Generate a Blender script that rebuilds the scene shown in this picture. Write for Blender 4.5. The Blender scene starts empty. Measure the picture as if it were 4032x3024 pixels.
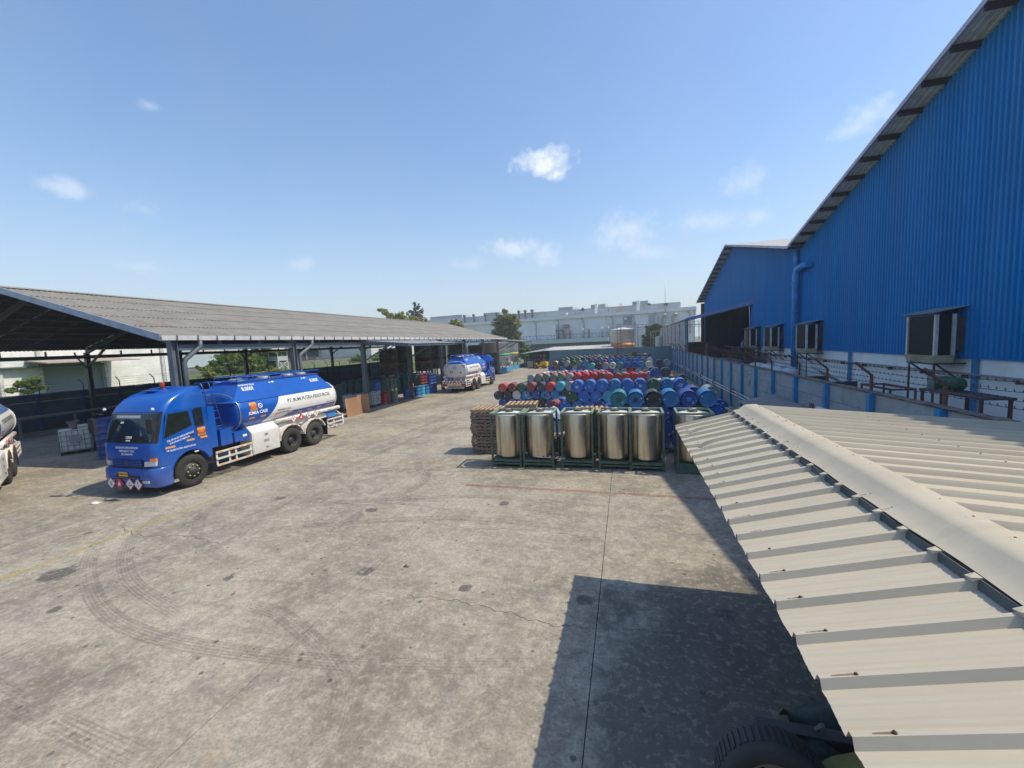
import bpy, math, random
from mathutils import Vector, Matrix
R = math.radians
rnd = random.Random(7)
S = bpy.context.scene
COL = S.collection
# ---------------------------------------------------------------- camera, sky, sun, exposure
CAM_H = 4.2
cam_d = bpy.data.cameras.new('camera')
cam = bpy.data.objects.new('camera', cam_d); COL.objects.link(cam)
cam_d.sensor_width = 36.0; cam_d.lens = 14.604; cam_d.clip_start = 0.05; cam_d.clip_end = 4000
def cam_axes(yaw=0.270850556, pitch=0.0957354554, roll=0.0462761787):
    cy, sy, cp, sp, cr, sr = math.cos(yaw), math.sin(yaw), math.cos(pitch), math.sin(pitch), math.cos(roll), math.sin(roll)
    f = Vector((-sy*cp, cy*cp, -sp)); r = Vector((cy, sy, 0)); d = f.cross(r)
    return cr*r + sr*d, -sr*r + cr*d, f
c_r, c_d, c_f = cam_axes()
mw = Matrix.Identity(4)
for i in range(3):
    mw[i][0] = c_r[i]; mw[i][1] = -c_d[i]; mw[i][2] = -c_f[i]
mw[2][3] = CAM_H
cam.matrix_world = mw
S.camera = cam

SUN_DIR = Vector((0.67, 0.154, 1.0)).normalized()
SUN_EL = math.asin(SUN_DIR.z); SUN_AZ = math.atan2(SUN_DIR.x, SUN_DIR.y)      # from +Y towards +X
sl = bpy.data.lights.new('sun', 'SUN'); sun = bpy.data.objects.new('sun', sl); COL.objects.link(sun)
sl.energy = 3.05; sl.angle = R(0.5); sl.color = (1.0, 0.895, 0.70)
sun.rotation_euler = SUN_DIR.to_track_quat('Z', 'Y').to_euler()
S.view_settings.view_transform = 'Standard'; S.view_settings.look = 'None'
S.view_settings.exposure = 0.5; S.view_settings.gamma = 1.0; S.view_settings.use_curve_mapping = False
S.cycles.max_bounces = 6; S.cycles.diffuse_bounces = 3; S.cycles.glossy_bounces = 3; S.cycles.transparent_max_bounces = 8
S.cycles.caustics_reflective = False; S.cycles.caustics_refractive = False

world = bpy.data.worlds.new('World'); S.world = world; world.use_nodes = True
wt = world.node_tree; wt.nodes.clear()
def wn(t, **k):
    n = wt.nodes.new(t)
    for a, b in k.items(): setattr(n, a, b)
    return n
def wmath(op, a, b=None, c=None, clamp=False):
    n = wn('ShaderNodeMath', operation=op); n.use_clamp = clamp
    for i, v in enumerate((a, b, c)):
        if v is None: continue
        if isinstance(v, (int, float)): n.inputs[i].default_value = v
        else: wt.links.new(v, n.inputs[i])
    return n.outputs[0]
sky = wn('ShaderNodeTexSky', sky_type='NISHITA', sun_disc=False, sun_elevation=SUN_EL, sun_rotation=SUN_AZ,
         air_density=1.0, dust_density=1.0, ozone_density=2.0, altitude=0)
SKY_K = 0.15
tc = wn('ShaderNodeTexCoord')
wdir = tc.outputs['Generated']
def wdot(v):
    n = wn('ShaderNodeVectorMath', operation='DOT_PRODUCT'); wt.links.new(wdir, n.inputs[0]); n.inputs[1].default_value = v
    return n.outputs['Value']
def wnoise(scale, detail, rough):
    n = wn('ShaderNodeTexNoise'); n.inputs['Scale'].default_value = scale; n.inputs['Detail'].default_value = detail
    n.inputs['Roughness'].default_value = rough; wt.links.new(wdir, n.inputs['Vector']); return n.outputs['Fac']
cl_a, cl_b = wnoise(16, 8, 0.6), wnoise(55, 6, 0.6)
cl_n = wmath('ADD', wmath('MULTIPLY', wmath('SUBTRACT', cl_a, 0.5), 2.2), wmath('MULTIPLY', wmath('SUBTRACT', cl_b, 0.5), 1.1))
# small fair-weather clouds: azimuth (deg from +Y to +X), elevation, half width, half height, how dense
CLOUDS = [(-9.6,22.1,3.24,1.76,0.95), (-8.2,21.0,2.13,1.10,0.90), (0.3,13.5,4.13,2.42,0.45), (-14.4,12.4,3.76,1.38,0.55), (-10.4,11.7,2.72,1.27,0.40), (13.3,16.9,2.70,1.59,0.38), (24.4,20.3,2.07,1.31,0.50), (23.6,19.5,1.78,0.88,0.40), (-60.6,15.9,1.91,0.87,0.42), (-55.2,15.2,1.81,0.95,0.25), (-53.8,24.2,1.06,0.50,0.28), (-56.3,9.5,2.18,0.73,0.18), (-41.2,10.8,2.01,0.85,0.25), (10.4,13.5,3.36,1.32,0.30), (15.2,13.0,2.00,1.17,0.30), (-20.7,10.8,3.05,1.05,0.25), (2.9,10.7,3.26,1.11,0.30)]
tot = None
for az, el, hw, hh, dens in CLOUDS:
    az, el = R(az), R(el)
    f = Vector((math.sin(az)*math.cos(el), math.cos(az)*math.cos(el), math.sin(el)))
    rt = Vector((math.cos(az), -math.sin(az), 0)); up = rt.cross(f)
    df = wmath('MAXIMUM', wdot(f), 0.05)
    a = wmath('DIVIDE', wmath('DIVIDE', wdot(rt), df), math.tan(R(hw)))
    b = wmath('DIVIDE', wmath('DIVIDE', wdot(up), df), math.tan(R(hh)))
    e = wmath('SQRT', wmath('ADD', wmath('MULTIPLY', a, a), wmath('MULTIPLY', b, b)))
    m = wmath('ADD', wmath('SUBTRACT', 1.15, e), wmath('MULTIPLY', cl_n, 1.25))
    m = wmath('MULTIPLY', wmath('POWER', wmath('MULTIPLY', m, 0.95, clamp=True), 1.3), dens)
    tot = m if tot is None else wmath('MAXIMUM', tot, m)
# thin milky veil that thickens towards the horizon
sep = wn('ShaderNodeSeparateXYZ'); wt.links.new(wdir, sep.inputs[0])
veil_h = wmath('POWER', wmath('SUBTRACT', 1.0, wmath('MULTIPLY', wmath('ABSOLUTE', sep.outputs['Z']), 1.0), clamp=True), 5.0)
veil_n = wmath('MULTIPLY', wnoise(3.2, 5, 0.55), 0.5)
veil = wmath('MULTIPLY', wmath('ADD', wmath('MULTIPLY', veil_h, 0.85), 0.2), wmath('ADD', 0.75, veil_n), clamp=True)
mixv = wn('ShaderNodeMix', data_type='RGBA'); wt.links.new(veil, mixv.inputs['Factor'])
hs = wn('ShaderNodeHueSaturation'); hs.inputs['Saturation'].default_value = 1.3; wt.links.new(sky.outputs['Color'], hs.inputs['Color'])
wt.links.new(hs.outputs['Color'], mixv.inputs[6]); mixv.inputs[7].default_value = (3.05, 3.4, 3.75, 1)
mixc = wn('ShaderNodeMix', data_type='RGBA'); wt.links.new(tot, mixc.inputs['Factor'])
wt.links.new(mixv.outputs[2], mixc.inputs[6]); mixc.inputs[7].default_value = (4.5, 4.8, 5.3, 1)
bg = wn('ShaderNodeBackground'); bg.inputs['Strength'].default_value = SKY_K
wt.links.new(mixc.outputs[2], bg.inputs['Color'])
wo = wn('ShaderNodeOutputWorld'); wt.links.new(bg.outputs[0], wo.inputs['Surface'])

# ---------------------------------------------------------------- materials
MATS = {}
class NT:
    def __init__(s, name):
        s.m = bpy.data.materials.new(name); s.m.use_nodes = True; s.t = s.m.node_tree; s.t.nodes.clear()
        s.out = s.n('ShaderNodeOutputMaterial'); s.b = s.n('ShaderNodeBsdfPrincipled'); s.l(s.b.outputs[0], s.out.inputs['Surface'])
    def n(s, t, **k):
        x = s.t.nodes.new(t)
        for a, b in k.items(): setattr(x, a, b)
        return x
    def l(s, a, b): s.t.links.new(a, b)
    def put(s, sock, v):
        if hasattr(v, 'is_linked') or hasattr(v, 'links'): s.l(v, sock)
        else: sock.default_value = v
    def math(s, op, a, b=None, c=None, clamp=False):
        x = s.n('ShaderNodeMath', operation=op); x.use_clamp = clamp
        for i, v in enumerate((a, b, c)):
            if v is not None: s.put(x.inputs[i], v)
        return x.outputs[0]
    def mix(s, f, a, b, blend='MIX'):
        x = s.n('ShaderNodeMix', data_type='RGBA', blend_type=blend); s.put(x.inputs['Factor'], f)
        s.put(x.inputs[6], (*a, 1) if isinstance(a, tuple) and len(a) == 3 else a); s.put(x.inputs[7], (*b, 1) if isinstance(b, tuple) and len(b) == 3 else b)
        return x.outputs[2]
    def pos(s, obj=False):
        return s.n('ShaderNodeTexCoord').outputs['Object'] if obj else s.n('ShaderNodeNewGeometry').outputs['Position']
    def mapv(s, v, scale=(1, 1, 1), loc=(0, 0, 0), rot=(0, 0, 0)):
        x = s.n('ShaderNodeMapping'); s.l(v, x.inputs[0]); x.inputs['Scale'].default_value = scale; x.inputs['Location'].default_value = loc; x.inputs['Rotation'].default_value = rot
        return x.outputs[0]
    def noise(s, v, scale, detail=4, rough=.55, dist=0):
        x = s.n('ShaderNodeTexNoise'); s.l(v, x.inputs['Vector']); x.inputs['Scale'].default_value = scale; x.inputs['Detail'].default_value = detail
        x.inputs['Roughness'].default_value = rough; x.inputs['Distortion'].default_value = dist
        return x.outputs['Fac']
    def voro(s, v, scale, feature='F1'):
        x = s.n('ShaderNodeTexVoronoi', feature=feature); s.l(v, x.inputs['Vector']); x.inputs['Scale'].default_value = scale
        return x
    def ramp(s, v, a, b, va=0., vb=1.):
        x = s.n('ShaderNodeMapRange'); x.interpolation_type = 'SMOOTHSTEP'; s.put(x.inputs['Value'], v)
        for i, q in zip((1, 2, 3, 4), (a, b, va, vb)): x.inputs[i].default_value = q
        return x.outputs[0]
    def bump(s, h, strength=.3, dist=.02):
        x = s.n('ShaderNodeBump'); s.l(h, x.inputs['Height']); x.inputs['Strength'].default_value = strength; x.inputs['Distance'].default_value = dist
        s.l(x.outputs[0], s.b.inputs['Normal'])
    def rand(s): return s.n('ShaderNodeObjectInfo').outputs['Random']
    def fin(s, base, rough=.5, metal=0., spec=None):
        s.put(s.b.inputs['Base Color'], (*base, 1) if isinstance(base, tuple) and len(base) == 3 else base)
        s.put(s.b.inputs['Roughness'], rough); s.put(s.b.inputs['Metallic'], metal)
        if spec is not None: s.b.inputs['Specular IOR Level'].default_value = spec
        return s.m

def M(name, col, rough=.55, metal=0., var=.18, scale=3., dirt=None, dirt_amt=.35, bump=0., stretch=(1, 1, 1), obj=True, spec=None, coat=0., fine=0., rvar=.12, per=.06):
    """painted / plain surface: colour, grain, blotchy wear; a little different on each object"""
    if name in MATS: return MATS[name]
    k = NT(name); v = k.mapv(k.pos(obj), stretch)
    r = k.rand()
    off = k.n('ShaderNodeVectorMath', operation='ADD'); k.l(v, off.inputs[0])
    cmb = k.n('ShaderNodeCombineXYZ'); k.l(k.math('MULTIPLY', r, 37.), cmb.inputs[0]); k.l(k.math('MULTIPLY', r, 91.), cmb.inputs[1]); k.l(cmb.outputs[0], off.inputs[1])
    v = off.outputs[0]
    n1 = k.noise(v, scale, 5, .6)
    lo = tuple(c*(1-var) for c in col); hi = tuple(min(1, c*(1+var)) for c in col)
    c = k.mix(k.ramp(n1, .3, .7), lo, hi)
    if fine: c = k.mix(k.math('MULTIPLY', k.noise(v, scale*14, 3, .7), fine), c, (.02, .018, .015))
    if per: c = k.mix(k.math('MULTIPLY', r, per*2), c, (.3, .29, .27))
    if dirt is not None:
        d = k.ramp(k.noise(v, scale*1.7, 7, .68, .4), .52, .72)
        c = k.mix(k.math('MULTIPLY', d, dirt_amt), c, dirt)
    if bump: k.bump(n1 if bump < .2 else k.noise(v, scale*6, 4), bump, .01)
    k.fin(c, k.math('ADD', k.math('MULTIPLY', k.noise(v, scale*2.3, 3), rvar*2), max(0., rough-rvar)), metal, spec)
    if coat: k.b.inputs['Coat Weight'].default_value = coat; k.b.inputs['Coat Roughness'].default_value = .08
    MATS[name] = k.m
    return k.m
def P(name, col, rough=.5, metal=0., emit=None):
    if name in MATS: return MATS[name]
    k = NT(name); k.fin(col, rough, metal); MATS[name] = k.m
    return k.m
# ---------------------------------------------------------------- mesh builder
class MB:
    def __init__(s): s.v = []; s.f = []; s.mi = []; s.sm = []
    def add(s, vs, fs, mi=0, smooth=False):
        o = len(s.v); s.v += [tuple(p) for p in vs]
        for f in fs: s.f.append(tuple(i+o for i in f)); s.mi.append(mi); s.sm.append(smooth)
        return s
    def box(s, x0, x1, y0, y1, z0, z1, mi=0):
        x0, x1 = sorted((x0, x1)); y0, y1 = sorted((y0, y1)); z0, z1 = sorted((z0, z1))
        return s.add([(x0,y0,z0),(x1,y0,z0),(x1,y1,z0),(x0,y1,z0),(x0,y0,z1),(x1,y0,z1),(x1,y1,z1),(x0,y1,z1)],
                     [(0,3,2,1),(4,5,6,7),(0,1,5,4),(1,2,6,5),(2,3,7,6),(3,0,4,7)], mi)
    def hexa(s, b, t, mi=0):          # four bottom points, four top points, both counter-clockwise from above
        return s.add(list(b)+list(t), [(0,3,2,1),(4,5,6,7),(0,1,5,4),(1,2,6,5),(2,3,7,6),(3,0,4,7)], mi)
    def bar(s, p, q, w, h, mi=0, up=(0,0,1)):     # rectangular bar between two points
        p, q = Vector(p), Vector(q); d = (q-p).normalized(); u = Vector(up)
        if abs(d.dot(u)) > .98: u = Vector((0,1,0))
        a = d.cross(u).normalized(); b = a.cross(d).normalized()
        vs = [e + a*w/2*i + b*h/2*j for e in (p, q) for i, j in ((-1,-1),(1,-1),(1,1),(-1,1))]
        return s.add(vs, [(3,2,1,0),(4,5,6,7),(0,1,5,4),(1,2,6,5),(2,3,7,6),(3,0,4,7)], mi)
    def tube(s, pts, r, n=8, mi=0, caps=True, smooth=True):
        pts = [Vector(p) for p in pts]; rs = r if isinstance(r, (list, tuple)) else [r]*len(pts)
        rings = []; prev = None
        for i, p in enumerate(pts):
            d = (pts[min(i+1, len(pts)-1)] - pts[max(i-1, 0)]).normalized()
            u = prev if prev is not None else (Vector((0,0,1)) if abs(d.z) < .9 else Vector((1,0,0)))
            a = d.cross(u).normalized(); b = a.cross(d).normalized(); prev = b
            rings.append([p + (a*math.cos(2*math.pi*k/n) + b*math.sin(2*math.pi*k/n))*rs[i] for k in range(n)])
        vs = [q for g in rings for q in g]; fs = []
        for i in range(len(pts)-1):
            for k in range(n): fs.append((i*n+k, i*n+(k+1) % n, (i+1)*n+(k+1) % n, (i+1)*n+k))
        s.add(vs, fs, mi, smooth)
        if caps: s.add(rings[0], [tuple(range(n))[::-1]], mi); s.add(rings[-1], [tuple(range(n))], mi)
        return s
    def lathe(s, prof, n=24, c=(0,0,0), axis='z', mi=0, smooth=True, a0=0., a1=2*math.pi):
        full = abs(a1-a0-2*math.pi) < 1e-6; m = n if full else n+1
        vs = []
        for r, h in prof:
            for k in range(m):
                t = a0 + (a1-a0)*k/n; x, y = r*math.cos(t), r*math.sin(t)
                p = (x, y, h) if axis == 'z' else ((h, x, y) if axis == 'x' else (y, h, x))
                vs.append((p[0]+c[0], p[1]+c[1], p[2]+c[2]))
        fs = []
        for i in range(len(prof)-1):
            for k in range(n):
                k2 = (k+1) % m
                fs.append((i*m+k, i*m+k2, (i+1)*m+k2, (i+1)*m+k))
        return s.add(vs, fs, mi, smooth)
    def prism(s, poly, axis, a, b, mi=0):        # 2-D polygon swept along an axis
        def P3(u, v, t): return {'x': (t, u, v), 'y': (u, t, v), 'z': (u, v, t)}[axis]
        n = len(poly); vs = [P3(u, v, a) for u, v in poly] + [P3(u, v, b) for u, v in poly]
        return s.add(vs, [tuple(range(n))[::-1], tuple(range(n, 2*n))] + [(i, (i+1) % n, n+(i+1) % n, n+i) for i in range(n)], mi)
    def grid(s, fn, nu, nv, mi=0, smooth=True, flip=False):
        vs = [fn(i/nu, j/nv) for j in range(nv+1) for i in range(nu+1)]
        fs = [(j*(nu+1)+i, j*(nu+1)+i+1, (j+1)*(nu+1)+i+1, (j+1)*(nu+1)+i) for j in range(nv) for i in range(nu)]
        return s.add(vs, [f[::-1] for f in fs] if flip else fs, mi, smooth)
    def ico(s, c, r, mi=0, squash=1.):
        return s.lathe([(max(1e-4, r*math.sin(math.pi*k/6)), -r*squash*math.cos(math.pi*k/6)) for k in range(7)], 8, c, 'z', mi)
    def mesh(s, name, mats, off=(0,0,0), fix=True):
        me = bpy.data.meshes.new(name)
        me.from_pydata([(x-off[0], y-off[1], z-off[2]) for x, y, z in s.v], [], s.f)
        for m in (mats if isinstance(mats, (list, tuple)) else [mats]): me.materials.append(m)
        me.polygons.foreach_set('material_index', s.mi); me.polygons.foreach_set('use_smooth', s.sm)
        me.update()
        if fix and len(s.f) < 60000:
            import bmesh
            bm = bmesh.new(); bm.from_mesh(me); bmesh.ops.remove_doubles(bm, verts=bm.verts, dist=1e-5); bmesh.ops.recalc_face_normals(bm, faces=bm.faces); bm.to_mesh(me); bm.free()
        return me
    def obj(s, name, mats, parent=None, off=None, fix=True):
        if off is None:
            off = (0,0,0)
            p = parent
            while p is not None: off = tuple(a+b for a, b in zip(off, p.location)) if p.get('_w') else off; p = p.parent
        return link(name, s.mesh(name, mats, off, fix), parent)
def link(name, me, parent=None, loc=None, rot=None):
    o = bpy.data.objects.new(name, me); COL.objects.link(o)
    if parent is not None: o.parent = parent
    if loc is not None: o.location = loc
    if rot is not None: o.rotation_euler = rot
    return o
def tag(o, label=None, cat=None, group=None, kind=None):
    if label: o['label'] = label
    if cat: o['category'] = cat
    if group: o['group'] = group
    if kind: o['kind'] = kind
    return o
def thing(name, label, cat, loc=(0,0,0), rz=0., group=None, world=False):
    """an Empty at the base of a thing; world=True: its parts are given in world coordinates"""
    o = bpy.data.objects.new(name, None); COL.objects.link(o); o.location = loc; o.rotation_euler = (0,0,rz); o.empty_display_size = .2
    if world: o['_w'] = 1
    return tag(o, label, cat, group)
def kids(o): return KID.get(o.name, [])
KID = {}
def index_kids():
    KID.clear()
    for o in COL.objects:
        if o.parent: KID.setdefault(o.parent.name, []).append(o)
def copy_tree(o, parent=None, lut=None):
    c = o.copy(); COL.objects.link(c)
    if parent is not None: c.parent = parent
    for ch in kids(o): copy_tree(ch, c)
    return c
def text_mesh(txt, size, fn, mat, name, parent, bold=.0, align='CENTER', space=1.0):
    """lettering as real geometry; fn maps (u, v) on the sheet to a point"""
    cu = bpy.data.curves.new('lettering', 'FONT'); cu.body = txt; cu.size = size; cu.align_x = align; cu.align_y = 'CENTER'; cu.offset = bold; cu.resolution_u = 2; cu.space_character = space
    tmp = bpy.data.objects.new('lettering', cu); COL.objects.link(tmp)
    dg = bpy.context.evaluated_depsgraph_get(); dg.update()
    me = bpy.data.meshes.new_from_object(tmp.evaluated_get(dg))
    bpy.data.objects.remove(tmp); bpy.data.curves.remove(cu)
    for v in me.vertices: v.co = fn(v.co.x, v.co.y)
    me.materials.clear(); me.materials.append(mat); me.name = name
    return link(name, me, parent)
def smooth_all(me):
    me.polygons.foreach_set('use_smooth', [True]*len(me.polygons))
ORD = 'first second third fourth fifth sixth seventh eighth ninth tenth eleventh twelfth thirteenth fourteenth fifteenth sixteenth seventeenth eighteenth nineteenth twentieth'.split() + ['twenty-'+w for w in 'first second third fourth fifth sixth seventh eighth ninth'.split()]
# ---------------------------------------------------------------- ground
def concrete_mat():
    k = NT('yard concrete'); p = k.pos()
    n1 = k.noise(p, .35, 6, .62, .3); n2 = k.noise(p, 2.6, 6, .65, .2); n3 = k.noise(p, 26, 4, .7)
    st = k.noise(k.mapv(p, (.18, 1.6, 1), rot=(0, 0, R(12))), 1.7, 6, .6, .4)       # drag streaks across the yard
    c = k.mix(k.ramp(n1, .3, .7), (.19, .17, .13), (.40, .36, .285))
    c = k.mix(k.math('MULTIPLY', k.ramp(n2, .42, .66), .5), c, (.50, .445, .36))
    c = k.mix(k.math('MULTIPLY', k.ramp(st, .5, .72), .5), c, (.19, .172, .15))
    c = k.mix(k.math('MULTIPLY', k.ramp(k.noise(k.mapv(p, (1, .22, 1), rot=(0, 0, R(-8))), 1.3, 6, .65), .54, .7), .35), c, (.52, .465, .38))
    # ochre and rusty blotches
    w = k.math('MULTIPLY', k.ramp(k.noise(p, .55, 5, .6, .6), .55, .72), k.ramp(k.noise(p, 4.5, 5, .7), .42, .62))
    c = k.mix(k.math('MULTIPLY', w, .42), c, (.36, .25, .14))
    # old grey patches
    c = k.mix(k.math('MULTIPLY', k.ramp(k.noise(p, .9, 3, .4, 1.2), .6, .66), .35), c, (.18, .17, .155))
    # oil spots
    spots = None
    for x, y, r in ((-2.8, 6.36, .13), (-.71, 6.44, .16), (1.36, 6.51, .2), (-4.89, 6.5, .17), (-11.2, 5.25, .35), (-13.0, 6.75, .09), (-9.6, 4.4, .12), (-7.4, 5.8, .1), (-6.6, 9.2, .2), (-3.2, 10.2, .16), (-9.9, 9.6, .2)):
        d = k.n('ShaderNodeVectorMath', operation='DISTANCE'); k.l(p, d.inputs[0]); d.inputs[1].default_value = (x, y, 0)
        q = k.math('ADD', k.math('DIVIDE', d.outputs['Value'], r), k.math('MULTIPLY', k.math('SUBTRACT', n2, .5), 1.6))
        q = k.ramp(q, .65, 1.0, 1, 0)
        spots = q if spots is None else k.math('MAXIMUM', spots, q)
    c = k.mix(k.math('MULTIPLY', spots, .78), c, (.055, .055, .052))
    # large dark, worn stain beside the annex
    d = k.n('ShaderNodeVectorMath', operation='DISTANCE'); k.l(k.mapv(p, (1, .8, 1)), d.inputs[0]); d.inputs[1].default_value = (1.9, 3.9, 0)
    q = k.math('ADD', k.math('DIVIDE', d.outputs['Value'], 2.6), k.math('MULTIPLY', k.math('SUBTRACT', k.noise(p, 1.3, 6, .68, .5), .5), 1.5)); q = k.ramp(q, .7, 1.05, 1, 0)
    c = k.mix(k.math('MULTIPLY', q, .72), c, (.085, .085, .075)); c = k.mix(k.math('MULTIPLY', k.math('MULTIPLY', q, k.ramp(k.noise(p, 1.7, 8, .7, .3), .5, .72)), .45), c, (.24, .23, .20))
    # small pits and chips
    v = k.voro(p, 3.3); pit = k.math('MULTIPLY', k.ramp(v.outputs['Distance'], .09, .14, 1, 0), k.ramp(k.noise(p, 1.1, 4, .6), .44, .54))
    v2 = k.voro(k.mapv(p, loc=(7, 3, 0)), 9); pit2 = k.math('MULTIPLY', k.ramp(v2.outputs['Distance'], .1, .16, 1, 0), k.ramp(k.noise(p, .8, 4, .6), .56, .68))
    pit = k.math('MAXIMUM', pit, pit2)
    c = k.mix(k.math('MULTIPLY', pit, .8), c, (.075, .065, .055))
    # fine crazing
    c = k.mix(k.math('MULTIPLY', k.ramp(n3, .42, .62), .42), c, (.13, .115, .10)); n4 = k.noise(p, 9, 5, .72); c = k.mix(k.math('MULTIPLY', k.ramp(n4, .5, .66), .36), c, (.54, .49, .40)); c = k.mix(k.math('MULTIPLY', k.ramp(n4, .5, .36), .32), c, (.15, .132, .115))
    k.bump(k.math('SUBTRACT', k.math('ADD', n3, k.math('MULTIPLY', n2, .6)), k.math('MULTIPLY', pit, .8)), .35, .012)
    return k.fin(c, k.math('ADD', .72, k.math('MULTIPLY', n2, .2)), 0, .3)
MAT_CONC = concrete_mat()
MAT_SOIL = M('bare soil and grass', (.12, .13, .06), .95, var=.4, scale=.4, dirt=(.2, .17, .12), obj=False)
g = MB(); g.box(-1500, 1500, -300, 1800, -.6, -.14)
ground = tag(g.obj('ground', MAT_SOIL), kind='structure')
# the yard: concrete bays with open joints
yard = tag(MB().box(-36.8, 5.9, -8, 78, -.14, -.03).obj('yard_floor', M('joint dirt', (.05, .047, .042), .95, obj=False)), kind='structure')
xs = [-36.75, -33.9, -29.7, -25.5, -21.3, -17.25, -13.1, -8.93, -4.77, -.5, 3.75, 5.88]
ys = [-7.9, 1.6, 12.7, 22.6, 32.5, 42.4, 52.3, 62.2, 70., 77.9]
for i in range(len(xs)-1):
    for j in range(len(ys)-1):
        q = .006
        b = MB().box(xs[i]+q, xs[i+1]-q, ys[j]+q, ys[j+1]-q, -.0295, 0)
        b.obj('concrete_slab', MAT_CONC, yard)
def worn_paint(name, col, keep, amt=.9, sc=3.):
    k = NT(name); p = k.pos()
    n = k.math('ADD', k.math('MULTIPLY', k.noise(p, sc, 6, .7), .6), k.math('MULTIPLY', k.noise(p, 22, 3, .7), .4))
    k.fin(col, .8); tr = k.n('ShaderNodeBsdfTransparent'); mx = k.n('ShaderNodeMixShader')
    k.l(k.math('MULTIPLY', k.ramp(n, keep, keep+.13), amt), mx.inputs[0]); k.l(tr.outputs[0], mx.inputs[1]); k.l(k.b.outputs[0], mx.inputs[2]); k.l(mx.outputs[0], k.out.inputs['Surface'])
    return k.m
YEL = worn_paint('worn yellow line paint', (.55, .42, .09), .43, .6); REDL = worn_paint('worn red line paint', (.34, .13, .10), .40, .42); ORL = worn_paint('worn orange line paint', (.5, .3, .08), .52, .5)
def strip(name, pts, w, mat, z=.004):
    b = MB(); pv = [Vector((*p, z)) for p in pts]; L, Rr = [], []
    for i, p in enumerate(pv):
        d = (pv[min(i+1, len(pv)-1)]-pv[max(i-1, 0)]).normalized(); a = Vector((-d.y, d.x, 0))*w/2
        L.append(p+a); Rr.append(p-a)
    n = len(pv); b.add(L+Rr, [(i, n+i, n+i+1, i+1) for i in range(n-1)])
    return tag(b.obj(name, mat, fix=False), kind='structure')
strip('painted_line', [(-12.2, 2.5), (-11.98, 8), (-11.82, 12.9), (-11.7, 24)], .13, YEL)
strip('painted_line', [(-14.3, 3.5), (-13.7, 6.2), (-12.5, 11.5)], .1, ORL)
strip('painted_line', [(-13.0, 13.5), (-7.4, 13.46), (-.6, 13.43)], .1, YEL)
strip('painted_line', [(-11.5, 19.4), (-6.5, 19.5)], .12, YEL)
strip('painted_line', [(-12.6, 22.6), (-6.6, 22.7)], .3, worn_paint('worn white line paint', (.5, .49, .46), .5, .5))
strip('painted_line', [(-4.76, 11.42), (-.52, 11.37), (2.9, 11.24)], .16, REDL)
# tyre marks: bundles of thin rubber streaks
RUB = worn_paint('tyre rubber streak', (.085, .08, .072), .38, .15, .35)
def spline(pts, n=14):
    out = []; P4 = [Vector(p).to_3d() for p in pts]
    for i in range(len(P4)-1):
        a, b, c, d = P4[max(i-1, 0)], P4[i], P4[i+1], P4[min(i+2, len(P4)-1)]
        for t in range(n):
            u = t/n; out.append(.5*((2*b)+(c-a)*u+(2*a-5*b+4*c-d)*u*u+(3*b-a-3*c+d)*u**3))
    out.append(P4[-1]); return out
TRACKS = [[(-13.0, 8.2), (-12.1, 6.5), (-10.1, 5.15), (-7.5, 4.3), (-4.1, 4.37), (-1.2, 4.9)], [(-12.3, 8.0), (-11.3, 6.6), (-9.4, 5.4), (-7.2, 4.75)],
          [(-6.2, 5.2), (-5.44, 5.08), (-4.31, 4.58), (-3.54, 4.09), (-3.2, 3.4)], [(-11.6, 9.3), (-11.14, 8.25), (-10.36, 7.5), (-9.6, 6.9), (-7.5, 6.2)], [(-7.38, 14.5), (-6.41, 12.0), (-6.2, 11.1), (-6.5, 10.2)],
          [(-8.6, 3.1), (-7.9, 2.99), (-6.6, 2.88), (-5.1, 2.76)], [(-1.5, 10.4), (-4, 10.6), (-6.7, 9.92), (-8.2, 9.36), (-9.1, 8.5)], [(-1, 9.0), (-4.2, 9.1), (-7.2, 8.2), (-9.3, 7.4)], [(-9.2, 24), (-9.6, 18), (-9.9, 12), (-9.3, 8.6)], [(-10.9, 30), (-10.6, 22), (-11.1, 15)], [(-7.9, 14.2), (-6.9, 12.6), (-6.0, 11.9)]]
for tr in TRACKS:
    pv = spline(tr); b = MB()
    for o in (-.12, -.07, -.02, .035, .085, .125):
        pp = []
        for i, p in enumerate(pv):
            d = (pv[min(i+1, len(pv)-1)]-pv[max(i-1, 0)]).normalized(); pp.append(p + Vector((-d.y, d.x, 0))*o)
        w = .014 + .012*rnd.random(); n = len(pp); L = []
        for i, p in enumerate(pp):
            d = (pp[min(i+1, n-1)]-pp[max(i-1, 0)]).normalized(); a = Vector((-d.y, d.x, 0))*w*max(.05, math.sin(math.pi*(i+.5)/n))**.6; L.append((p+a, p-a))
        b.add([(q.x, q.y, .006) for q, _ in L]+[(q.x, q.y, .006) for _, q in L], [(i, n+i, n+i+1, i+1) for i in range(n-1)])
    tag(b.obj('tyre_marks', RUB, fix=False), kind='structure')
# meandering cracks
CRK = P('crack in concrete', (.10, .088, .075), .95)
for pts, w in (([(-3.7, 5.97), (-2.9, 6.0), (-1.9, 5.88), (-1.2, 5.74), (-.51, 5.8)], .008), ([(-.49, 5.8), (.6, 5.9), (1.9, 5.75), (3.6, 5.9)], .005), ([(-4.76, 8.8), (-3.6, 8.6), (-2.4, 8.75), (-.5, 8.62)], .007), ([(-12.6, 7.2), (-11.4, 6.9), (-10.2, 7.1), (-8.95, 6.9)], .012), ([(-8.9, 9.7), (-7.3, 9.5), (-6.1, 9.75), (-4.8, 9.6)], .008)):
    strip('crack', [(p.x, p.y+.03*math.sin(p.x*13)+.02*math.sin(p.x*31+1)) for p in spline(pts, 10)], w, CRK, .0035)
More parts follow.
